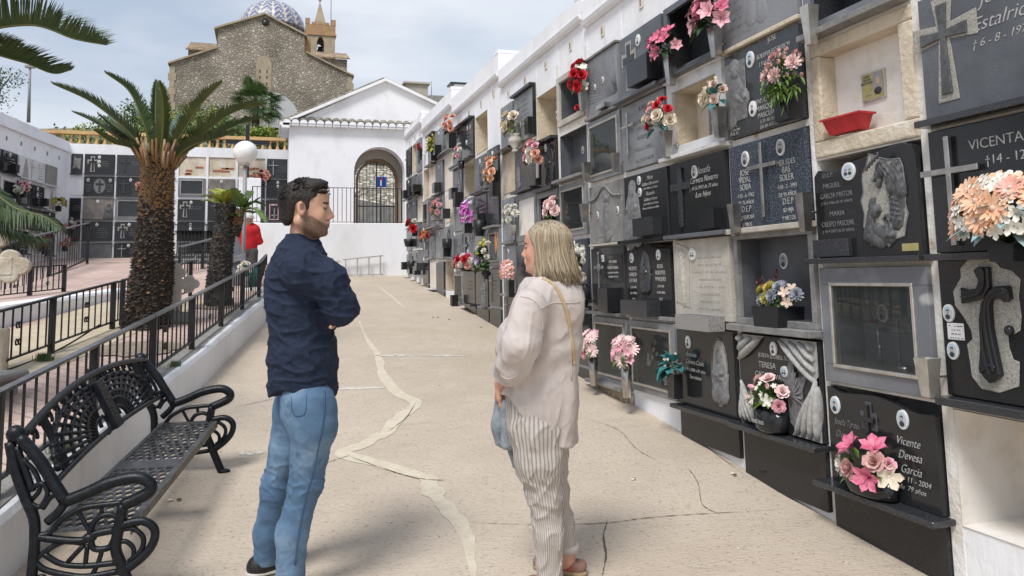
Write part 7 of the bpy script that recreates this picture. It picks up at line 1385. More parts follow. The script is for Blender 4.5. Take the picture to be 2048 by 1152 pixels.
for i, (px, py, Y, rd, n, ls, ms, lab) in enumerate(((185,275,23,(.8,.6,.55),900,.14,['leaf_yellow','leaf_green'],'sparse yellow green bush with bare pink-tipped twigs at the far left of the hedge'), (110,268,23.5,(.7,.6,.4),500,.13,['leaf_green','petal_dusty'],'thin reddish shrub next to the street light mast'), (250,262,23,(.9,.7,.6),1300,.14,['leaf_green','leaf_yellow'],'green bush behind the left fronds of the big palm'),
    (330,262,23,(.9,.7,.7),1600,.14,['leaf_bright','leaf_green'],'bright green bush directly behind the crown of the big palm'), (385,258,24,(.9,.7,.7),1600,.14,['leaf_yellow','leaf_bright'],'yellowish bush between the big palm and the fan palm'), (440,262,23,(.9,.7,.6),1600,.14,['leaf_bright','leaf_green'],'leafy bush under the fan palm'),
    (500,266,23,(.9,.7,.5),1700,.13,['leaf_yellow','leaf_bright'],'dense yellow green bush above the lamp globe'), (550,272,23,(.7,.6,.45),1200,.13,['leaf_yellow','leaf_green'],'low yellow green bush against the gatehouse corner'), (300,240,27,(1.0,.8,.9),1300,.16,['leaf_green','leaf_bright'],'taller dark green bush in front of the church wall'), (420,238,28,(1.2,.8,.9),1500,.16,['leaf_green','leaf_yellow'],'bush with pale leaves at the foot of the church wall'))):
    q = back(px, py+12, Y); rd = (rd[0]*.9, rd[1], rd[2]*.62); bush('shrub', lab, 'shrub', q, rd, int(n*1.1) if i > 2 else int(n*.6), ls*.62, ms, 100+i, 8 if i < 3 else 2, 'shrubs behind the balustrade', .4)
q = back(-26, 205, 26); bush('conifer', 'dark conifer branches showing at the left picture edge', 'tree', q, (.5,.5,.9), 2600, .07, ['leaf_dark','leaf_green'], 5, 0, None, 2)
# fan palm
fp = thing('fan_palm', 'green fan palm with a reddish trunk in front of the church', 'palm tree', back(512,262,30)-Vector((0,0,1.0))); O4 = fp.location.copy(); hd = back(512,206,30)-O4
MB().tube([(0,0,-.3), hd*.5, hd], [.15,.14,.12], 12).build('trunk', 'trunk_dark', fp)
m = MB(); rr = random.Random(3)
for i in range(60):
    a = rr.uniform(0, 6.28); e = rr.uniform(-.7, 1.3); d = Vector((math.cos(a)*math.cos(e), math.sin(a)*math.cos(e), math.sin(e))); pl_ = rr.uniform(.45,.85); c0 = hd+d*pl_; m.tube([hd, c0], .012, 4, 0); s = d.cross(Vector((0,0,1))); s = s.normalized() if s.length > .1 else Vector((1,0,0)); n_ = s.cross(d); fold = rr.uniform(-.3,.3); mi = rr.choice((0,0,1))
    for k in range(17):
        an = R(-105+k*13.1); dd = (d*math.cos(an)+s*math.sin(an)+n_*fold*abs(math.sin(an))).normalized(); ln = .50*(1-.18*abs(an)/1.8)*rr.uniform(.85,1.1); e_ = c0+dd*ln+Vector((0,0,-.16*ln-(.2 if e < 0 else 0)*ln)); w_ = dd.cross(n_)
        m.add([c0, c0+dd*ln*.5+w_*.024, e_, c0+dd*ln*.5-w_*.024], [(0,1,2,3)], mi)
m.build('crown', ['leaf_green','leaf_bright'], fp)
# ------------------------------------------------------------ the cast iron bench
ang = math.atan(.155); bo = Vector((-.4905, 3.6085, -1.3013)); Lb = 1.57
bench = thing('park_bench', 'ornate black cast iron bench with a fan-patterned back and pierced seat', 'bench', bo, -ang)
# local frame: x forward (towards the ramp), y along the bench, z up; the bench follows the slope
SL = .09
def fr_end(y):
    t_ = MB(); off = Vector((0, y, SL*y))
    def tb(pts, r, n=8, fl=1): t_.tube([Vector((p[0], 0, p[1]))+off for p in bez([(a, b, 0) for a, b in pts], 5)] if False else [Vector((p.x, 0, p.y))+off for p in bez([(a, b, 0) for a, b in pts], 5)], r, n, 0, None, True, fl)
    tb([(-.462,.69),(-.384,.597),(-.333,.515),(-.276,.424)], .025); tb([(-.495,.67),(-.470,.56),(-.428,.45),(-.392,.367),(-.385,.291),(-.386,.228),(-.395,.10),(-.425,.0)], .022)
    t_.ell(Vector((-.475,0,.70))+off, (.036,.03,.036), 14); tb([(-.47,.65),(-.43,.55),(-.40,.47)], .014); tb([(-.445,.60),(-.395,.545),(-.375,.48),(-.40,.44)], .010)
    tb([(-.42,.47),(-.37,.50),(-.345,.46),(-.37,.41),(-.40,.42)], .010); tb([(-.36,.40),(-.335,.44),(-.31,.455)], .010)
    tb([(-.276,.424),(-.194,.453),(-.112,.487),(-.007,.503),(.045,.478),(.046,.443),(-.004,.416),(-.054,.397)], .025, 8); tb([(-.342,.347),(-.299,.387),(-.276,.424)], .018)
    tb([(-.054,.40),(-.068,.312),(-.078,.227),(-.054,.161),(-.03,.10),(-.005,.04),(.012,.0)], .023); tb([(-.373,.298),(-.33,.305),(-.289,.352),(-.213,.392),(-.151,.400),(-.054,.406)], .012)
    tb([(-.385,.295),(-.319,.280),(-.208,.266),(-.155,.290),(-.084,.300)], .016); tb([(-.185,.26),(-.172,.32),(-.149,.351),(-.11,.362),(-.075,.35)], .012); tb([(-.23,.39),(-.20,.335),(-.18,.30)], .009); tb([(-.14,.40),(-.135,.36)], .009)
    tb([(-.07,.316),(.02,.328),(.068,.294),(.065,.238),(.024,.185),(-.045,.135)], .018); tb([(-.06,.300),(-.013,.300),(.026,.263),(.019,.212),(-.026,.172)], .011); tb([(-.07,.252),(-.037,.25),(-.010,.222),(-.013,.18),(-.045,.156)], .010)
    tb([(-.385,.205),(-.286,.265),(-.203,.257)], .012); tb([(-.35,.225),(-.282,.182),(-.192,.167),(-.070,.171)], .012); tb([(-.199,.25),(-.258,.187)], .010); tb([(-.186,.25),(-.192,.168)], .010); tb([(-.127,.235),(-.145,.17),(-.17,.12)], .010)
    tb([(-.385,.20),(-.345,.165),(-.265,.138),(-.182,.125),(-.06,.137)], .013); tb([(-.175,.27),(-.16,.232),(-.105,.232),(-.083,.27)], .013); tb([(-.395,.12),(-.35,.14),(-.33,.10),(-.36,.07),(-.39,.09)], .009)
    t_.ell(Vector((.022,0,.012))+off, (.04,.024,.014), 10); t_.ell(Vector((-.425,0,.012))+off, (.035,.022,.014), 10); t_.ell(Vector((-.18,0,.275))+off, (.03,.02,.02), 8)
    return t_.build('end_frame', 'cast_iron', bench)
fr_end(0); fr_end(Lb)
# back panel in its leaning plane: s along, h up the lean
bx0, bz0, bx1, bz1 = -.300, .40, -.452, .70
def bp(s, h): f = h/.30; return Vector((lerp(bx0, bx1, f)-.0, s, lerp(bz0, bz1, f)+SL*s))
def topc(s): u = s/Lb*2-1; return .29+.075*(1-u*u)
def botc(s): u = s/Lb*2-1; return .075+.035*(1-u*u)
ssv = [Lb*i/40 for i in range(41)]
MB().tube([bp(s, topc(s)) for s in ssv], .017, 8).build('top_rail', 'cast_iron', bench); MB().tube([bp(s, botc(s)) for s in ssv], .014, 8).build('lower_rail', 'cast_iron', bench)
t_ = MB()
for side in (-1, 1):
    cs_ = Lb/2+side*.13; hb = botc(cs_)
    def fan(r, a): return (cs_+side*math.cos(a)*r*1.0, hb+math.sin(a)*min(r*.62, 9))
    span = Lb/2-.13-.03
    for kf in (.13,.28,.42,.56,.70,.84): 
        r_ = span*kf; pts = []
        for i in range(19):
            a = math.pi*.5*i/18*1.12; s = cs_+side*math.cos(a)*r_; h = hb+math.sin(a)*min(r_*.9, .215*(kf/.84)**.6); h = max(h, botc(s)) ; h = min(h, topc(s)-.035)
            if (s-Lb/2)*side > .03: pts.append(bp(s, h))
        t_.tube(pts, .0095 if kf < .8 else .012, 6)
    for i in range(10):
        a = R(3+i*10.4); r_ = span*.84; h1 = min(hb+math.sin(a)*.215, topc(cs_+side*math.cos(a)*r_)-.035); s1 = cs_+side*math.cos(a)*r_; a0 = span*.13; s0 = cs_+side*math.cos(a)*a0; h0 = hb+math.sin(a)*a0*.75
        t_.tube([bp(s0, h0), bp(s1, h1)], [.008,.011], 6); t_.ell(bp(s1, h1), .019, 7)
    for i in range(8):
        s = Lb/2+side*(.10+i*.085); a0 = bp(s, min(topc(s)-.045, .24)); hh = topc(s)-.03
        t_.tube([bp(s+side*math.cos(a)*.020*(1-a/12), hh+math.sin(a)*.020) for a in [x*.8 for x in range(7)]], .008, 5)
    for q in range(3): s = Lb/2+side*(span*.98-q*.02); t_.tube(bez([bp(s, botc(s)), bp(s+side*.02, .16), bp(s-side*.01, .22), bp(s, topc(s))], 5), .010, 6)
    t_.tube([bp(Lb/2+side*(.085+.045*math.cos(a)), botc(Lb/2)+.03+.04*math.sin(a)) for a in [x*.6 for x in range(10)]], .010, 6)
t_.build('fan_pattern', 'cast_iron', bench)
m = MB(); A_, B2_, C_, D_ = bp(Lb/2-.045,.10), bp(Lb/2+.045,.10), bp(Lb/2+.045,.33), bp(Lb/2-.045,.33); n_ = Vector((.03,0,.012)); m.add([A_,B2_,C_,D_,A_+n_,B2_+n_,C_+n_,D_+n_], [(0,1,2,3),(7,6,5,4),(0,4,5,1),(1,5,6,2),(2,6,7,3),(3,7,4,0)])
for i in range(4): p0, p1 = bp(Lb/2-.03, .15+i*.045)+n_, bp(Lb/2+.03, .15+i*.045)+n_; m.tube([p0, p1], .006, 5)
m.build('centre_plaque', 'cast_iron', bench, .004)
# pierced seat
m = MB(); W0, W1, zs = -.335, -.035, .315; hx = .030
rows = int((W1-W0-.03)/(hx*.87)); cols = int(Lb/(hx*1.5*1.16))
def hexring(cx, cy, R1, R2):
    vs = []
    for k in range(6):
        a = R(60*k); 
        for rr_, zz in ((R1,0),(R2,0),(R2,-.008),(R1,-.008)): x = cx+math.sin(a)*rr_*.80; y = cy+math.cos(a)*rr_*1.25; vs.append((x, y, zs+SL*y+zz+.0*x))
    m.add(vs, [(k*4+j, ((k+1)%6)*4+j, ((k+1)%6)*4+(j+1)%4, k*4+(j+1)%4) for k in range(6) for j in range(4)])
dy_ = .030*1.25*1.5; dx_ = .030*.80*1.732
for i in range(int(Lb/dy_)):
    y = .03+i*dy_
    if y > Lb-.03 or abs(y-Lb/2) < .07: continue
    for j in range(int((W1-W0)/dx_)):
        x = W0+.02+dx_*(j+.5*(i%2)); 
        if x > W1-.015: continue
        hexring(x, y, .031, .0215)
for a, b, c, d in ((W0-.012,W0+.010,0,Lb),(W1-.012,W1+.010,0,Lb),(W0,W1,Lb/2-.06,Lb/2+.06),(W0,W1,0,.02),(W0,W1,Lb-.02,Lb)): m.add([(a,c,zs+SL*c+.001),(b,c,zs+SL*c+.001),(b,d,zs+SL*d+.001),(a,d,zs+SL*d+.001),(a,c,zs+SL*c-.012),(b,c,zs+SL*c-.012),(b,d,zs+SL*d-.012),(a,d,zs+SL*d-.012)], [(0,1,2,3),(7,6,5,4),(0,4,5,1),(1,5,6,2),(2,6,7,3),(3,7,4,0)])
m.build('seat', 'seat_iron', bench)
m = MB(); a, b = W1+.010, W1+.016; m.add([(a,0,zs+.001),(b,0,zs+.001),(b,Lb,zs+SL*Lb+.001),(a,Lb,zs+SL*Lb+.001),(a,0,zs-.042),(b,0,zs-.042),(b,Lb,zs+SL*Lb-.042),(a,Lb,zs+SL*Lb-.042)], [(0,1,2,3),(7,6,5,4),(0,4,5,1),(1,5,6,2),(2,6,7,3),(3,7,4,0)]); m.build('seat_edge', 'seat_edge', bench, .002)
# ------------------------------------------------------------ people
def nrm(v): v = np.array(v, float); return v/np.linalg.norm(v)
def wave(seed, scale, n=5):
    g = np.random.default_rng(seed); K = g.normal(size=(n,3)); K /= np.linalg.norm(K, axis=1)[:,None]; K *= (2*np.pi/scale)*g.uniform(.6,1.5,(n,1)); ph = g.uniform(0, 6.28, n)
    return lambda x, y, z: sum(np.sin(K[i,0]*x+K[i,1]*y+K[i,2]*z+ph[i]) for i in range(n))/n
class Frame:
    "local axes: f forward, s to the person's left, u up"
    def __init__(s, o, f, u=(0,0,1), k=1.0): s.o = np.array(o, float); s.f = nrm(f); s.u = nrm(u); s.s = nrm(np.cross(s.u, s.f)); s.u = np.cross(s.f, s.s); s.k = k; s.M = np.stack([s.f, s.s, s.u], 1)
    def p(s, x, y, z): return s.o+(s.f*x+s.s*y+s.u*z)*s.k
    def inv(s, X, Y, Z): q = np.stack([X-s.o[0], Y-s.o[1], Z-s.o[2]], -1)@s.M/s.k; return q[...,0], q[...,1], q[...,2]
def head(S_, H, female=False):
    k = H.k; e = lambda c, r, kk=.012, sub=False, a=0: S_.ell(H.p(*c), [q*k for q in r], kk, H.M if not a else H.M@np.array([[math.cos(a),0,-math.sin(a)],[0,1,0],[math.sin(a),0,math.cos(a)]]), sub)
    c = lambda a, b, ra, rb, kk=.012, sub=False: S_.cap(H.p(*a), H.p(*b), ra*k, rb*k, kk, sub)
    e((-.015,0,.032), (.098,.076,.084), .02); e((.030,0,-.030), (.058,.060,.082), .03)
    for y in (-1, 1):
        c((-.020,y*.050,-.055), (.052,y*.022,-.098), .022, .016, .03); e((.058,y*.036,-.030), (.022,.020,.026), .02)
    e((.076,0,-.100), (.017,.021,.016), .016); c((.080,-.028,.020), (.080,.028,.020), .012, .012, .014); e((.066,0,.055), (.026,.05,.035), .03)
    for y in (-1, 1): e((.096,y*.031,.000), (.015,.016,.012), .010, True); e((.0765,y*.030,.000), (.0125,.0125,.0125), .003); c((.086,y*.042,.007), (.0905,y*.020,.008), .0035, .0035, .003)
    c((.080,0,.004), (.090,0,-.036), .013, .015, .012); c((.088,0,.010), (.109,0,-.030), .0070, .0105, .012); 
    for y in (-1, 1): e((.096,y*.012,-.038), (.010,.007,.007), .006)
    e((.080,0,-.066), (.018,.026,.022), .014); c((.0935,-.017,-.060), (.0935,.017,-.060), .0055, .0055, .005); c((.0915,-.015,-.071), (.0915,.015,-.071), .0065, .0065, .005); c((.100,-.02,-.0655), (.100,.02,-.0655), .002, .002, .003, True)
    for y in (-1, 1):
        e((-.008,y*.079,-.006), (.019,.007,.031), .006, False, .15*1); e((-.006,y*.086,.000), (.011,.006,.018), .004, True, .15); e((-.002,y*.083,-.027), (.008,.006,.009), .004)
def hand(S_, wrist, d, palm_n, L=.175, curl=.5, right=True, k=.004):
    "palm and five unequal bent fingers; d points along the hand, palm_n out of the palm"
    w = np.array(wrist, float); d = nrm(d); n = nrm(np.array(palm_n)-np.dot(palm_n, d)*d); t = np.cross(d, n)*(1 if right else -1); pc = w+d*L*.27
    for i, o in enumerate((-.027,-.009,.009,.026)): S_.cap(w+t*o*.55+d*.01, w+t*o+d*L*.48, .015, .0125, .01)
    for i, (o, l, c0) in enumerate(((-.028,.40,1.0),(-.009,.45,1.05),(.010,.42,1.15),(.027,.33,1.3))):
        p = w+t*o+d*L*.48; a = curl*c0*.5; dd = d
        for s_, (f, r) in enumerate(((.45,.0092),(.32,.0082),(.25,.0072))): dd = nrm(d*math.cos(a)+n*math.sin(a)); q = p+dd*L*l*f*1.05; S_.cap(p, q, r, r*.92, k); p = q; a += curl*.75
    p = w+t*-.024+d*L*.12; dd = nrm(d*.62-t*.62+n*.35)
    for f, r in ((.22,.0125),(.20,.0095),(.16,.0085)): q = p+dd*L*f; S_.cap(p, q, r*1.08, r, k); p = q; dd = nrm(dd*.9+d*.35+n*.25*curl)
def build_sdf(S_, name, mtl, parent, attrs=None, si=1):
    V, Q = S_.mesh(); o = np.array(parent.location); a = attrs(V[:,0], V[:,1], V[:,2]) if attrs else None
    return vmesh(name, V-o, Q, mtl, parent, a, si)
def smooth01(x, a, b): return np.clip((x-a)/(b-a), 0, 1)
def A3(v): return np.array(v, float)
# ---- man in a navy shirt
DM = 3.35; am = lambda x, y, d=0: A3(at(x, y, DM+d)); FZ = lambda p: gz(p[1])
rt, fw_, up_ = A3(RT), A3(_F), np.array([0,0,1.])
mo = am(568, 1165); man = thing('person', 'bearded man with short dark hair, navy shirt and light blue jeans, arms folded', 'person', (mo[0], mo[1], gz(mo[1])))
fm = nrm(rt*.93+fw_*.36*np.array([1,1,0])); fm[2] = 0; fm = nrm(fm); sm_ = np.cross(up_, fm)        # sm_ = his left, away from us
HM = Frame(am(611, 418, -.02), rt*np.array([1,1,0])*.985+fw_*np.array([1,1,0])*.17, k=1.03)
chest, waist, hip = am(598, 560), am(606, 690), am(612, 785)
shR, shL = chest+up_*.040-sm_*.165, chest+up_*.040+sm_*.165
elR = am(683, 617, -.12); wrR = am(640, 640, .16); elL = am(668, 625, .32); wrL = am(668, 632, -.03)
knR, ankR = am(611, 969, -.09), am(580, 1143, -.12); knL, ankL = am(553, 975, .10), am(533, 1125, .12)
hpR, hpL = hip-sm_*.09-up_*.03, hip+sm_*.09-up_*.03
lo = np.min([hpR,ankR,ankL,elR,elL,am(520,1175)], 0)-.25; hi = np.max([HM.o,elR,elL,chest,am(720,400)], 0)+.22; lo[2] = gz(mo[1])-.06
B = SDF(lo, hi, .0042)
B.cap(am(609,450), am(606,500), .058, .064, .03); B.cap(chest, waist, .105, .095, .05, fl=(fm, 1.15)); B.cap(shR, shL, .045, .045, .05); B.cap(waist, hip, .095, .105, .05)
for s0, e0, w0 in ((shR,elR,wrR),(shL,elL,wrL)): B.cap(s0, e0, .040, .032, .03); B.cap(e0, w0, .032, .024, .02)
for a, b, c in ((hpR,knR,ankR),(hpL,knL,ankL)): B.cap(a, b, .060, .044, .03); B.cap(b, c, .044, .034, .03); B.cap(c, c-up_*.02, .03, .024, .02)
hand(B, wrR, elL-wrR, -fm, .17, .8, True); hand(B, wrL, nrm(elR-wrL+fm*.0), -fm, .17, .9, False)
head(B, HM)
SK = np.array([.56,.335,.235])
def man_col(X, Y, Z):
    x, y, z = HM.inv(X, Y, Z); c = np.tile(SK, (len(X), 1)); red = smooth01(x, .085, .105)*smooth01(-z, .015, .03)*smooth01(z, -.052, -.045); c = c*(1-red[:,None]*.25)+np.array([.62,.22,.17])*red[:,None]*.25
    ear = smooth01(abs(y), .070, .080)*smooth01(.04-abs(z), 0, .02)*(x < .02); c = c*(1-ear[:,None]*.5)+np.array([.60,.25,.19])*ear[:,None]*.5; inr = ((x+.006)**2/.010**2+(z-.002)**2/.017**2 < 1)*(abs(y) > .07); c = np.where(inr[:,None], c*.45, c)
    nz_ = wave(3, .012)(X, Y, Z)*.5+.5; line = -.028-.03*smooth01(x, .03, .075)
    beard = smooth01(line-z, 0, .010)*smooth01(x, -.018, .0)*smooth01(z, -.15, -.125)*(.72+.28*nz_); beard = np.maximum(beard, smooth01(x, -.012, .0)*smooth01(.022-x, 0, .012)*smooth01(.04-z, 0, .01)*smooth01(z, -.06, -.04)*.7*(abs(y) > .05))
    must = (x > .085)*smooth01(z, -.058, -.053)*smooth01(-.045-z, 0, .004)*(abs(y) < .03)*.75; beard = np.maximum(beard, must)
    lip = (x > .088)*(abs(y) < .019)*(z < -.056)*(z > -.079); beard = np.where(lip, .1, beard); c = np.where(lip[:,None], np.array([.42,.17,.14]), c)
    c = c*(1-beard[:,None]*.88)+np.array([.055,.035,.025])*beard[:,None]*.88
    brow = (x > .070)*smooth01(z, .015, .018)*smooth01(.026-z, 0, .003)*(abs(y) > .012)*(abs(y) < .046); c = np.where((brow > .4)[:,None], np.array([.035,.022,.015]), c)
    eye = ((x-.0765)**2+(abs(y)-.030)**2+z**2 < .0134**2)*(z < .006)*(z > -.006); c = np.where(eye[:,None], np.array([.10,.07,.06]), c)
    lid = ((x > .078)*(abs(abs(y)-.031) < .016)*(abs(z) < .013))*~eye; c = np.where(lid[:,None], c*.78, c)
    return {'col': c}
build_sdf(B, 'body', 'skin', man, man_col)
Hs = SDF(HM.o-.17, HM.o+.17, .004); Hs.ell(HM.p(-.014,0,.036), [q*HM.k for q in (.101,.082,.090)], .02, HM.M); Hs.ell(HM.p(.030,0,.100), [q*HM.k for q in (.055,.055,.026)], .03, HM.M); Hs.cap(HM.p(.055,-.035,.094), HM.p(.068,.03,.102), .016, .016, .03); Hs.cap(HM.p(.074,-.02,.104), HM.p(.088,.0,.113), .009, .004, .012); Hs.ell(HM.p(-.055,0,-.02), [q*HM.k for q in (.050,.056,.060)], .02, HM.M)
g = Hs.grid(); X, Y, Z = np.meshgrid(*g, indexing='ij'); x, y, z = HM.inv(X, Y, Z)
hl = np.interp(x, [-.12,-.095,-.07,-.045,-.030,-.010,.000,.018,.024,.045,.062,.080,.10], [-.075,-.075,-.068,-.045,.020,.030,-.030,-.030,.030,.045,.078,.088,.095]); ay = np.abs(y)
hl = np.where(ay < .05, np.maximum(hl, np.interp(x, [0,.03,.06,.09], [-.2,.05,.085,.092])), hl)
Hs.F = np.maximum(Hs.F, ((hl-z)*.75).astype(np.float32)+.0015*wave(5,.02)(X,Y,Z).astype(np.float32)); hn = wave(9,.016); hn2 = wave(10,.008); Hs.disp(lambda X, Y, Z: .0022*hn(X,Y,Z*.6)+.0012*hn2(X,Y,Z), .02)
build_sdf(Hs, 'hair', 'hair_dark', man, si=0)
# tufts
m = MB(); rr = random.Random(5); mo_ = A3(man.location)
for i in range(1000):
    a = rr.uniform(-.10,.085); b = rr.uniform(-.075,.075); zz = .036+.090*math.sqrt(max(.02, 1-(( a+.014)/.105)**2-(b/.084)**2)); p = HM.p(a, b, zz*1.0-.003); 
    if a > .03: p = p+HM.u*.014*min(1,(a-.03)/.03)
    d = nrm(HM.f*(.8 if a > 0 else .2)+HM.u*(.55 if a > .03 else .15)+HM.s*rr.gauss(0,.3)-HM.f*(.4 if a < -.05 else 0)-HM.u*(.5 if a < -.05 else 0)); l = rr.uniform(.010,.026); m.tube([Vector(p-mo_), Vector(p+d*l*.6+HM.u*.003-mo_), Vector(p+d*l-mo_)], [.0022,.0018,.0004], 3)
for i in range(260):
    a = rr.uniform(-.10,.01); sg = rr.choice((-1,1)); zz = rr.uniform(-.02,.085) if a < -.03 else rr.uniform(.035,.09); q = 1-((a+.014)/.102)**2-((zz-.036)/.091)**2
    if q < .02: continue
    p = HM.p(a, sg*.083*math.sqrt(q), zz); d = nrm(-HM.u*.7-HM.f*.4+HM.s*sg*.1); m.tube([Vector(p-mo_), Vector(p+d*.012-mo_)], [.0018,.0004], 3)
m.build('hair_tufts', 'hair_dark', man)
# shirt
Sh = SDF(lo, hi, .005); fl_ = (fm, 1.18)
Sh.cap(am(598,545), am(603,620), .150, .140, .06, fl=(fm, 1.22)); Sh.cap(am(601,620), am(606,720), .140, .142, .05, fl=(fm, 1.08)); Sh.cap(am(606,715), am(606,765), .145, .150, .04, fl=(fm,1.04))
Sh.cap(chest+up_*.050-sm_*.155, chest+up_*.050+sm_*.155, .066, .066, .05); Sh.ell(am(572,585,-.02), (.085,.085,.12), .05); Sh.cap(am(606,500), am(600,545), .066, .11, .05)
Sh.cap(shR+up_*.0-fm*.0, am(655,560,-.14), .078, .070, .05); Sh.cap(am(655,560,-.14), elR, .070, .060, .04); Sh.cap(elR, lerp(elR, wrR, .62), .058, .050, .035); Sh.cap(shL, elL, .068, .056, .04); Sh.cap(elL, lerp(elL, wrL, .6), .056, .046, .03)
g = Sh.grid(); X, Y, Z = np.meshgrid(*g, indexing='ij'); 
# hem: curved shirt tail, cut below
dpt = X*_F.x+Y*_F.y+Z*_F.z; up2 = (X*UP.x+Y*UP.y+Z*UP.z)/dpt; rt2 = (X*RT.x+Y*RT.y+Z*RT.z)/dpt; px_ = 1024+F*rt2; py_ = CY-F*up2
hemz = float(at(610,787,DM-.12).z); q_ = (X-hip[0])*fm[0]+(Y-hip[1])*fm[1]; s_ = (X-hip[0])*sm_[0]+(Y-hip[1])*sm_[1]
hem = hemz-.004-.018*np.cos(np.clip(s_/.15,-1,1)*3.14)*(q_ < .05)+.012*np.sin(q_*40); Sh.F = np.maximum(Sh.F, ((hem-Z)).astype(np.float32))
nk = np.sqrt((X-am(604,470)[0])**2+(Y-am(604,470)[1])**2); Sh.F = np.maximum(Sh.F, np.where(Z > float(at(604,500,DM).z), Z-float(at(600,478,DM).z)+.10*(q_), -1).astype(np.float32))
w1, w2, w3 = wave(21,.16,6), wave(22,.07,6), wave(23,.30,4)
Sh.disp(lambda x, y, z: .004*w3(x,y,z)-.010*(1-np.abs(w1(x,y,z*1.7)))**6-.005*(1-np.abs(w2(x,y,z*1.2)))**6+.004*np.sin((z*1.0+ (x*fm[0]+y*fm[1])*1.3)*60)*np.exp(-((z-elR[2]-.02)/.10)**2)*.5, .03)
build_sdf(Sh, 'shirt', 'navy_cloth', man, si=1)
# collar
m = MB(); c0 = am(606,494); n_ = 28; tl = nrm(up_*.97+fm*-.02); axx = nrm(fm-.0*up_); vs = []
for i in range(n_):
    a = 2*math.pi*(i+.5)/n_*.96+.06; o = fm*math.cos(a)*1.0+sm_*math.sin(a)*.92; drop = -.030*max(0, math.cos(a))-.000
    for r_, z_ in ((.064,.036),(.071,.040),(.086,-.004),(.090,-.026)): vs.append(Vector(c0+o*r_*(1+.0)+up_*(z_+drop+(.012 if math.cos(a) < 0 else 0))-mo_))
m.add(vs, [(i*4+j, (i+1)*4+j, (i+1)*4+j+1, i*4+j+1) for i in range(n_-1) for j in range(3)], 0, None, True); o_ = m.build('collar', 'navy_cloth', man); q = o_.modifiers.new('thick', 'SOLIDIFY'); q.thickness = .004
m = MB(); y0 = am(545,547,-.10)
# jeans
J = SDF(lo, hi, .005)
J.cap(hip+up_*.0-sm_*.055, hip+up_*.0+sm_*.055, .098, .098, .05, fl=(fm,1.0)); J.ell(am(594,820,-.09), (.068,.068,.09), .05); J.ell(am(580,820,.08), (.066,.066,.09), .05)
J.cap(am(628,815,-.10), am(629,850,-.10), .094, .092, .04); J.cap(am(628,845,-.10), knR, .092, .070, .03); J.cap(knR, am(584,1065,-.11), .067, .064, .03); J.cap(am(584,1065,-.11), ankR-up_*.05, .064, .060, .03)
J.cap(am(590,815,.10), am(578,900,.10), .094, .084, .03); J.cap(am(578,900,.10), knL, .084, .068, .03); J.cap(knL, am(537,1065,.11), .066, .062, .03); J.cap(am(537,1065,.11), am(532,1120,.12), .062, .058, .03)
w4, w5 = wave(31,.11,6), wave(32,.055,6)
def jd(x, y, z):
    kn = np.exp(-((z-knR[2]+.0)/.10)**2); an_ = np.exp(-((z-ankR[2]-.03)/.08)**2); hp = np.exp(-((z-hip[2]+.16)/.09)**2); a_ = x*fm[0]+y*fm[1]
    return .0030*w4(x,y,z*1.3)-.0050*(1-np.abs(w4(x*.7,y*.7,z*1.5)))**9*(.35+kn)+.0038*kn*np.abs(np.sin(z*62+a_*34+4*w4(x,y,z)))+.0022*an_*np.abs(np.sin(z*70-a_*30+4*w4(x,y,z)))+.0016*hp*np.sin(z*42+a_*40+3*w4(x,y,z))
J.disp(jd, .03); g = J.grid(); X, Y, Z = np.meshgrid(*g, indexing='ij'); J.F = np.maximum(J.F, np.maximum(float(ankR[2])-.052-Z, -1).astype(np.float32))
jo = build_sdf(J, 'jeans', 'denim', man, si=1)
# pocket and side seam lie on the jeans surface: found with rays from outside
from mathutils.bvhtree import BVHTree
def on_surface(o, pts, off=.002, view=True):
    dg = C.evaluated_depsgraph_get(); bv = BVHTree.FromObject(o, dg); mw = Vector(o.parent.location); out = []
    for px, py in pts:
        d = at(px, py, 1); h = bv.ray_cast(-mw, d.normalized()); out.append(None if h[0] is None else h[0]-d.normalized()*off)
    return out
def seam(o, pts, r, mtl, name, par, k=5):
    c = bez([(a, b, 0) for a, b in pts], k); q = [v for v in on_surface(o, [(p.x, p.y) for p in c]) if v is not None]
    return MB().tube(q, r, 5).build(name, mtl, par) if len(q) > 2 else None
C.view_layer.update()
seam(jo, [(650,782),(648,830),(640,880),(628,940),(617,975),(604,1030),(596,1080),(590,1130)], .0030, 'denim_seam', 'side_seam', man); seam(jo, [(583,795),(584,820),(592,832),(610,826),(613,790)], .0016, 'denim_seam', 'back_pocket', man)
for s_, c_, nm in ((ankR, -1, 'r'), (ankL, 1, 'l')):
    f0 = s_*np.array([1,1,0])+up_*(gz(s_[1])); sho = SDF(f0-.3, f0+.3, .006); ff = nrm(fm*np.array([1,1,0])+sm_*(-.15*c_)*-1); sho.cap(f0-ff*.045+up_*.040, f0+ff*.12+up_*.034, .042, .036, .03); sho.cap(f0-ff*.02+up_*.05, f0+up_*.085, .044, .042, .03); g = sho.grid(); X, Y, Z = np.meshgrid(*g, indexing='ij'); sho.F = np.maximum(sho.F, (f0[2]+.002-Z).astype(np.float32)); build_sdf(sho, 'shoe', 'shoe_dark', man)
    sl_ = SDF(f0-.3, f0+.3, .006); sl_.cap(f0-ff*.045+up_*.016, f0+ff*.12+up_*.016, .047, .041, .0, fl=(up_, 3.0)); build_sdf(sl_, 'sole', 'sole_white', man)
mat('espadrille', (.30,.15,.12), .9, (.22,.17,.14), 60, (.45,.55), (.40,.10,.08), 25, (.52,.6), stretch=(1,1,.1))
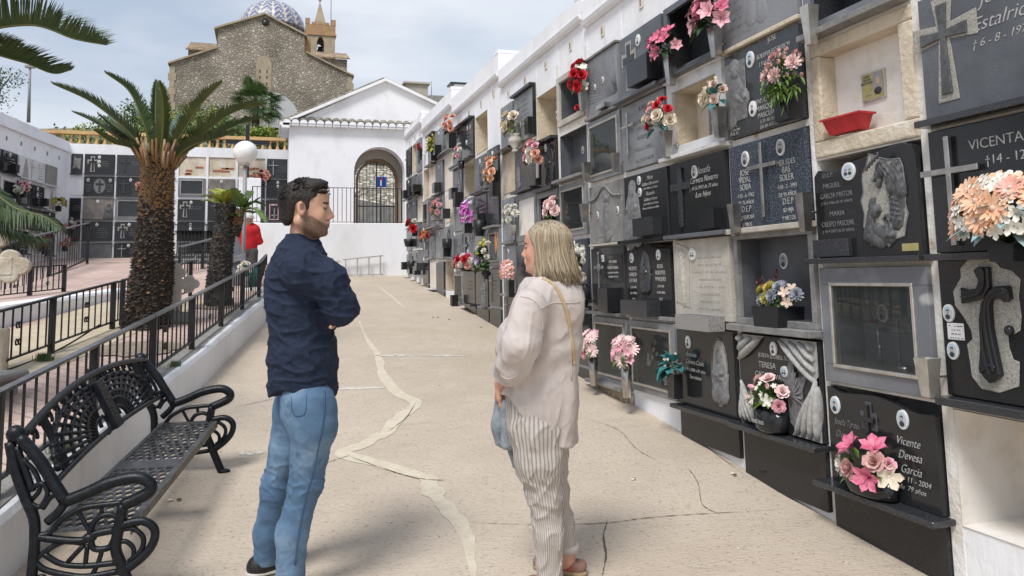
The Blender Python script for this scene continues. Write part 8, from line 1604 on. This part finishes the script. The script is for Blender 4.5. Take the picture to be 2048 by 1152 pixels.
# ---- woman in a linen shirt
DW = 3.38; aw_ = lambda x, y, d=0: A3(at(x, y, DW+d)); wo = aw_(1115, 1160)
wom = thing('person', 'woman with blond shoulder-length hair, pale linen shirt and striped trousers, turned towards the niches', 'person', (wo[0], wo[1], gz(wo[1])))
fwv = nrm((-rt*.90+fw_*.42)*np.array([1,1,0])); sw_ = np.cross(up_, fwv)      # her left is towards us
HW = Frame(aw_(1090, 497, .02), (-rt*.935+fw_*.36)*np.array([1,1,0])+up_*.04, k=.93)
lo = np.minimum(aw_(960,1180,-.4), aw_(1200,1180,.4))-.1; hi = np.maximum(aw_(960,430,.4), aw_(1200,430,.4))+.1; lo = np.minimum(lo, hi-.1); lo[0] = min(aw_(960,600,.35)[0], aw_(960,600,-.35)[0])-.05; hi[0] = aw_(1190,600,.35)[0]+.05; lo[1] = 2.8; hi[1] = 4.15; lo[2] = gz(3.2)-.08
Bw = SDF(lo, hi, .0046)
wch, wwa, whi = aw_(1092,620), aw_(1085,720), aw_(1078,815); wsL, wsR = aw_(1055,605,-.17), aw_(1135,600,.15)
weL, wwL = aw_(1032,722,-.17), aw_(1000,768,-.02); weR, wwR = aw_(1080,740,.26), aw_(1004,772,.12)
Bw.cap(aw_(1088,525), aw_(1092,575), .046, .055, .03); Bw.cap(wch, wwa, .10, .10, .05); Bw.cap(wwa, whi, .10, .11, .05); Bw.cap(wsL, wsR, .04, .04, .04)
for a, b, c in ((wsL,weL,wwL),(wsR,weR,wwR)): Bw.cap(a, b, .038, .026, .02); Bw.cap(b, c, .030, .025, .02)
hand(Bw, wwL, nrm(aw_(997,795,.06)-wwL), -fwv, .155, .8, False); hand(Bw, wwR, nrm(aw_(996,792,.0)-wwR), fwv*-1, .155, .9, True)
wkL, waL = aw_(1088,985,-.06), aw_(1098,1165,-.07); wkR, waR = aw_(1112,985,.12), aw_(1136,1122,.10)
for a, b, c in ((whi+sw_*.08,wkL,waL),(whi-sw_*.08,wkR,waR)): Bw.cap(a, b, .075, .05, .04); Bw.cap(b, c, .047, .031, .03); Bw.cap(c, c+fwv*.10-up_*.06, .030, .026, .02)
head(Bw, HW, True)
SKW = np.array([.60,.33,.235])
def wom_col(X, Y, Z):
    x, y, z = HW.inv(X, Y, Z); c = np.tile(SKW, (len(X), 1)); ck = np.exp(-(((x-.06)/.03)**2+((abs(y)-.045)/.03)**2+((z+.03)/.03)**2)); c = c*(1-.35*ck[:,None])+np.array([.60,.20,.15])*.35*ck[:,None]
    lip = (x > .086)*(abs(y) < .019)*(z < -.055)*(z > -.078); c = np.where(lip[:,None], np.array([.45,.14,.13]), c)
    brow = (x > .066)*(z > .017)*(z < .026)*(abs(y) > .012)*(abs(y) < .048); c = np.where(brow[:,None], np.array([.16,.09,.05]), c)
    eye = ((x-.0765)**2+(abs(y)-.030)**2+z**2 < .0136**2)*(z < .006)*(z > -.006); c = np.where(eye[:,None], np.array([.07,.05,.045]), c); return {'col': c}
build_sdf(Bw, 'body', 'skin', wom, wom_col)
# hair: solid underlayer and combed locks
wo_ = A3(wom.location); Hh = SDF(HW.o-.24, HW.o+.24, .005); K_ = HW.k
Hh.ell(HW.p(-.020,0,.036), [q*K_ for q in (.108,.092,.096)], .02, HW.M); Hh.cap(HW.p(-.055,0,-.01), HW.p(-.072,0,-.115), .082*K_, .074*K_, .04)
for sg in (-1, 1): Hh.cap(HW.p(-.020,sg*.058,.0), HW.p(-.030,sg*.070,-.12), .036*K_, .034*K_, .03)
g = Hh.grid(); X, Y, Z = np.meshgrid(*g, indexing='ij'); x, y, z = HW.inv(X, Y, Z); fx = np.interp(z, [-.2,-.05,.0,.04,.07,.10,.14], [-.01,.008,.020,.034,.055,.085,.12]); Hh.F = np.maximum(Hh.F, (x-fx).astype(np.float32)); Hh.F = np.maximum(Hh.F, (-.135-z).astype(np.float32))
Hh.disp(lambda X, Y, Z: .003*wave(41,.03)(X,Y,Z*.15), .03); build_sdf(Hh, 'hair', 'hair_blond', wom, si=1)
mats_h = []
for i, c in enumerate(((.28,.22,.145),(.42,.35,.25),(.19,.145,.095),(.34,.275,.19))): mat('lock_%d' % i, c, .42, spec=.4); mats_h.append('lock_%d' % i)
m = MB(); rr = random.Random(12)
for i in range(1100):
    a = rr.uniform(0, 2*math.pi); el_ = rr.uniform(0,1)**.5*1.25   # start on the crown, fall outwards
    th = a; part = .02
    x0 = -.02+.10*math.cos(th)*math.sin(el_*.9); y0 = .088*math.sin(th)*math.sin(el_*.9)+rr.gauss(0,.002); z0 = .036+.097*math.cos(el_*.9)
    sidey = 1 if y0 > 0 else -1; P_ = []
    endz = rr.uniform(-.175,-.125); ex = -.020+.110*math.cos(th); ey = .098*math.sin(th)
    if ex > .012: ex = .012+.25*(ex-.012); ey = sidey*max(abs(ey), .080)
    flick = rr.uniform(-.014,.024)
    for k in range(9):
        f = k/8
        if f < .4: g_ = f/.4; ang_ = el_*.9+(math.pi/2-el_*.9)*g_; x = -.02+(.112)*math.cos(th)*math.sin(ang_); y = .096*math.sin(th)*math.sin(ang_); z = .036+.100*math.cos(ang_); x = min(x, np.interp(z, [0,.04,.07,.10,.14], [.022,.040,.060,.09,.12])+rr.uniform(0,.004))
        else: g_ = (f-.4)/.6; x = lerp(-.02+.112*math.cos(th), ex-.028, g_); x = min(x, .022); wv = math.sin(g_*7+int(th*5)*1.7)*g_; y = lerp(.096*math.sin(th), ey*(1.0+.16*g_), g_)+.005*wv; x += .005*math.sin(g_*6+int(th*5)*2.3)*g_; z = lerp(.036, endz, g_); x -= flick*g_*g_ if ex < 0 else 0
        P_.append(Vector(HW.p(x, y, z)-wo_))
    w_ = rr.uniform(.0030,.0062); m.tube(P_, [w_*.6,w_,w_,w_*1.1,w_*1.2,w_*1.2,w_,w_*.7,w_*.15], 4, rr.choice((0,0,1,1,2,3)), None, True, .45)
m.build('hair_locks', mats_h, wom)
# linen shirt
Ls = SDF(lo, hi, .0052)
Ls.cap(aw_(1096,600), aw_(1092,680), .140, .150, .06, fl=(fwv,1.05)); Ls.cap(aw_(1088,670), aw_(1080,800), .150, .160, .06); Ls.cap(aw_(1080,790), aw_(1086,880), .156, .152, .05, fl=(sw_, 1.05)); Ls.cap(aw_(1078,598,-.12), aw_(1132,592,.14), .070, .068, .05); Ls.ell(aw_(1110,610,-.02), (.12,.12,.10), .06)
Ls.ell(aw_(1042,690,.05), (.11,.12,.13), .06); Ls.cap(aw_(1093,565), aw_(1093,590), .062, .10, .04)
Ls.cap(aw_(1058,615,-.18), aw_(1040,690,-.23), .074, .078, .012); Ls.cap(aw_(1040,690,-.23), aw_(1028,730,-.19), .078, .070, .012); Ls.cap(aw_(1028,725,-.18), aw_(1016,742,-.12), .068, .060, .01)
Ls.cap(wsR, aw_(1122,680,.20), .068, .066, .04); Ls.cap(aw_(1122,680,.20), aw_(1060,745,.22), .062, .052, .04)
g = Ls.grid(); X, Y, Z = np.meshgrid(*g, indexing='ij'); dpt = X*_F.x+Y*_F.y+Z*_F.z; qx = 1024+F*(X*RT.x+Y*RT.y+Z*RT.z)/dpt
c_ = whi; qf = (X-c_[0])*fwv[0]+(Y-c_[1])*fwv[1]; qs = (X-c_[0])*sw_[0]+(Y-c_[1])*sw_[1]
hemf = np.interp(-qf, [-.10,-.05,.01,.075,.13,.17], [float(at(1090,q,DW-.15).z) for q in (796,806,845,882,900,906)])
HEM = (hemf-Z).astype(np.float32); topz = float(at(1092,556,DW).z); Ls.F = np.maximum(Ls.F, (Z-topz-.05*qf*-1).astype(np.float32)*1.0)
w6, w7, w8 = wave(51,.20,6), wave(52,.08,6), wave(53,.05,6)
def ld_(x, y, z):
    a_ = (x-c_[0])*sw_[0]+(y-c_[1])*sw_[1]; b_ = (x-c_[0])*fwv[0]+(y-c_[1])*fwv[1]; th = np.arctan2(a_, b_); lowr = smooth01(float(wch[2])+.02-z, 0, .45)
    return .004*w6(x,y,z*.8)-.0065*(1-np.abs(w6(x,y,z*.7)))**9-.003*(1-np.abs(w7(x,y,z*.8)))**8+.007*lowr*np.sin(th*8+w6(x,y,z)*1.2)*.7+.004*np.exp(-((z-float(weL[2]))/.09)**2)*np.sin(z*62+b_*40)
Ls.disp(ld_, .035); Ls.F = np.maximum(Ls.F, HEM); so = build_sdf(Ls, 'shirt', 'linen', wom, si=1); C.view_layer.update()
seam(so, [(1041,592),(1066,600),(1082,622),(1087,665)], .0022, 'linen', 'sleeve_seam', wom); seam(so, [(1080,618),(1105,606),(1135,606),(1160,604)], .0022, 'linen', 'yoke_seam', wom); seam(so, [(1136,612),(1139,650),(1142,700),(1143,760)], .003, 'linen', 'back_pleat', wom); seam(so, [(1002,752),(1016,758),(1032,752),(1046,738)], .002, 'linen', 'cuff_seam', wom)
pts = [v for v in on_surface(so, [(p.x, p.y) for p in bez([(1084,558,0),(1105,568,0),(1124,598,0),(1137,640,0),(1146,700,0),(1148,730,0)], 6)], .003) if v is not None]
st = MB(); 
for i, p in enumerate(pts):
    t = (pts[min(i+1,len(pts)-1)]-pts[max(i-1,0)]).normalized(); sd_ = t.cross(Vector(_F)).normalized(); st.v += [tuple(p-sd_*.008), tuple(p+sd_*.008)]
for i in range(len(pts)-1): st.f.append((2*i,2*i+1,2*i+3,2*i+2)); st.m.append(0); st.sm.append(True)
o_ = st.build('bag_strap', 'strap_tan', wom); q = o_.modifiers.new('thick', 'SOLIDIFY'); q.thickness = .003
# trousers with woven stripes
Tr = SDF(lo, hi, .005); legs = [[(aw_(1078,800,.0),.150),(aw_(1074,850,-.05),.120),(aw_(1078,920,-.06),.102),(wkL,.072),(aw_(1097,1070,-.07),.057),(aw_(1099,1160,-.07),.051)], [(aw_(1092,850,.08),.115),(aw_(1098,920,.11),.080),(aw_(1110,985,.12),.058),(aw_(1124,1050,.11),.048),(aw_(1132,1098,.10),.043)]]
for lg in legs:
    for (a, ra), (b, rb) in zip(lg, lg[1:]): Tr.cap(a, b, ra, rb, .03)
Tr.cap(aw_(1056,905,.02), aw_(1078,1000,-.01), .05, .030, .04)
w9, w10 = wave(61,.14,6), wave(62,.06,6); Tr.disp(lambda x, y, z: .003*w9(x,y,z*1.2)-.008*(1-np.abs(w9(x,y,z*.9)))**6-.003*(1-np.abs(w10(x,y,z)))**6+.005*np.exp(-((z-wkL[2])/.12)**2)*np.abs(np.sin(z*55+x*30+w9(x,y,z)*2)), .03)
g = Tr.grid(); X, Y, Z = np.meshgrid(*g, indexing='ij'); d2 = (X-waL[0])**2+(Y-waL[1])**2; d3 = (X-waR[0])**2+(Y-waR[1])**2; cut = np.where(d3 < d2, float(at(1136,1102,DW+.1).z), gz(3.4)+.05); Tr.F = np.maximum(Tr.F, (cut-Z).astype(np.float32))
def stripes(X, Y, Z):
    best = np.full(len(X), 9.); u = np.zeros(len(X)); P_ = np.stack([X,Y,Z], 1)
    for li, lg in enumerate(legs):
        for (a, ra), (b, rb) in zip(lg, lg[1:]):
            ba = b-a; t = np.clip((P_-a)@ba/(ba@ba), 0, 1); q = P_-a-t[:,None]*ba; d = np.linalg.norm(q, axis=1)-(ra+(rb-ra)*t); th = np.arctan2(q@sw_, q@-fwv); uu = (th+7)*.085+li*.3; k = d < best; best = np.where(k, d, best); u = np.where(k, uu, u)
    return {'stripe': u}
build_sdf(Tr, 'trousers', 'striped_linen', wom, stripes, si=1)
for lg, c in ((legs[1], waR),):
    a = lg[-1][0]; MB().lathe([(.050,-.012),(.053,-.012),(.054,.018),(.050,.018)], 20, 0, Matrix.Translation(Vector(aw_(1134,1096,.10)-wo_))).build('turn_up', 'linen', wom)
for c_, nm in ((waL,0),(waR,1)):
    f0 = c_*np.array([1,1,0])+up_*gz(c_[1]); up0 = .0 if nm == 0 else .0; ff = nrm(fwv+sw_*(.0))
    if nm: f0 = A3(at(1142,1150,DW+.1)); f0[2] = gz(f0[1]); c_ = f0
    sh = SDF(f0-.3, f0+.3, .005); sh.cap(f0-ff*.035+up_*.045, f0+ff*(.15 if nm else .07)+up_*.034, .040, .034, .02); g = sh.grid(); X, Y, Z = np.meshgrid(*g, indexing='ij'); sh.F = np.maximum(sh.F, (Z-f0[2]-.062).astype(np.float32)); sh.F = np.maximum(sh.F, (f0[2]+.02-Z).astype(np.float32)); build_sdf(sh, 'shoe', 'espadrille', wom)
    sl_ = SDF(f0-.3, f0+.3, .005); sl_.cap(f0-ff*.035+up_*.014, f0+ff*(.15 if nm else .07)+up_*.014, .043, .037, 0, fl=(up_,2.6)); build_sdf(sl_, 'sole', 'jute', wom)
# garment hanging from her hands
bg_ = thing('jacket', 'folded grey-blue jacket hanging from the hands of the woman', 'jacket', aw_(1010,860,.0)); bo_ = A3(bg_.location); J2 = SDF(bo_-.3, bo_+.3, .005)
J2.cap(aw_(1004,802,.04), aw_(1003,850,.04), .030, .042, .03, fl=(fw_, 1.4)); J2.cap(aw_(1003,850,.04), aw_(1006,882,.04), .045, .034, .03, fl=(fw_,1.5)); J2.cap(aw_(1012,810,-.02), aw_(1016,888,-.02), .026, .030, .02, fl=(fw_,1.4)); J2.cap(aw_(1018,860,.02), aw_(1028,932,.02), .022, .010, .02)
w11 = wave(71,.05,6); J2.disp(lambda x, y, z: .004*w11(x,y,z*.25)+.003*np.sin(x*150+y*40), .02); build_sdf(J2, 'cloth', 'bag_cloth', bg_, si=1)
# ---- distant man in red
DR = 14.6; ar = lambda x, y, d=0: A3(at(x, y, DR+d)); ro = ar(497, 575); rm = thing('person', 'man in a red jacket and white cap with his back turned behind the lamp pole', 'person', ro); ro_ = A3(rm.location); rlo, rhi = ro_+np.array([-.6,-.5,-.05]), ro_+np.array([.6,.5,1.75])
Rb = SDF(rlo, rhi, .012); Rb.ell(ar(497,440), (.085,.095,.12), .02); Rb.cap(ar(497,448), ar(497,458), .06, .06, .03); Rb.cap(ar(498,465), ar(498,500), .09, .09, .02); Rb.cap(ar(491,500), ar(492,570), .07, .05, .03); Rb.cap(ar(505,500), ar(503,570), .07, .05, .03); Rb.cap(ar(484,464), ar(478,485,.05), .035, .03, .0); Rb.cap(ar(512,464), ar(517,483,.05), .035, .03, .0); Rb.cap(ar(478,485,.05), ar(488,488,.25), .028, .025, .0); Rb.cap(ar(517,483,.05), ar(508,486,.25), .028, .025, .0)
for sg, w_ in ((1, ar(488,488,.25)), (-1, ar(508,486,.25))): hand(Rb, w_, (sg*.3,.9,0), (0,0,-1), .17, .6, sg > 0)
build_sdf(Rb, 'body', 'skin', rm, lambda X, Y, Z: {'col': np.tile(SK*.8, (len(X),1))})
Rj = SDF(rlo, rhi, .012); Rj.cap(ar(498,462), ar(498,492), .165, .155, .05, fl=((0,1,0),1.35)); Rj.cap(ar(486,458), ar(511,458), .08, .08, .04); Rj.cap(ar(484,462), ar(477,485,.05), .072, .06, .04); Rj.cap(ar(513,462), ar(519,483,.05), .072, .06, .04); Rj.cap(ar(477,485,.05), ar(486,487,.2), .055, .045, .03); Rj.cap(ar(519,483,.05), ar(510,485,.2), .055, .045, .03); w12 = wave(81,.2); Rj.disp(lambda x, y, z: .012*w12(x,y,z), .05); build_sdf(Rj, 'jacket', 'red_cloth', rm)
Rt = SDF(rlo, rhi, .012); Rt.cap(ar(498,492), ar(498,500), .14, .13, .04, fl=((0,1,0),1.2)); Rt.cap(ar(490,503), ar(491,572), .095, .07, .02); Rt.cap(ar(506,503), ar(505,572), .095, .07, .02); build_sdf(Rt, 'trousers', 'grey_cloth', rm)
cp = MB(); q = Vector(ar(497,434)-ro_); cp.ell(q, (.10,.11,.075), 12); cp.ell(q+Vector((0,-.02,-.02)), (.125,.14,.012), 12); cp.build('cap', 'sole_white', rm)
for a in (491, 505): q = Vector(ar(a,572)-ro_); MB().ell(q+Vector((0,.05,.02)), (.05,.13,.045), 10).build('shoe', 'shoe_dark', rm)
# ------------------------------------------------------------ small pieces go under the part they sit on
SUB = {'bell':'tower_body','tower_parapet':'tower_body','spire':'tower_body','quoins':'wall','round_window':'wall','blocked_window':'wall','gate':'door_frame','collar':'pole shirt','roof_tiles':'roof','dome_finial':'dome','hair_tufts':'hair','hair_locks':'hair',
       'cuff_seam':'shirt','sleeve_seam':'shirt','yoke_seam':'shirt','back_pleat':'shirt','side_seam':'jeans','back_pocket':'jeans','turn_up':'trousers','glass_pane':'metal_frame','inscription':'slab','bracket':'vase','number_tile':'wall_body','maker_plate':'slab','crucifix_foot':'cross','crown':'relief'}
for o in list(bpy.data.objects):
    k = o.name.split('.')[0]
    if k in SUB and o.parent:
        for c in o.parent.children:
            if c.name.split('.')[0] in SUB[k].split() and c is not o: o.location = o.location-c.location; o.parent = c; break
for o in bpy.data.objects:
    if o.parent is None and o.get('label') and len(o['label'].split()) > 16: print('LONG', len(o['label'].split()), o['label'])
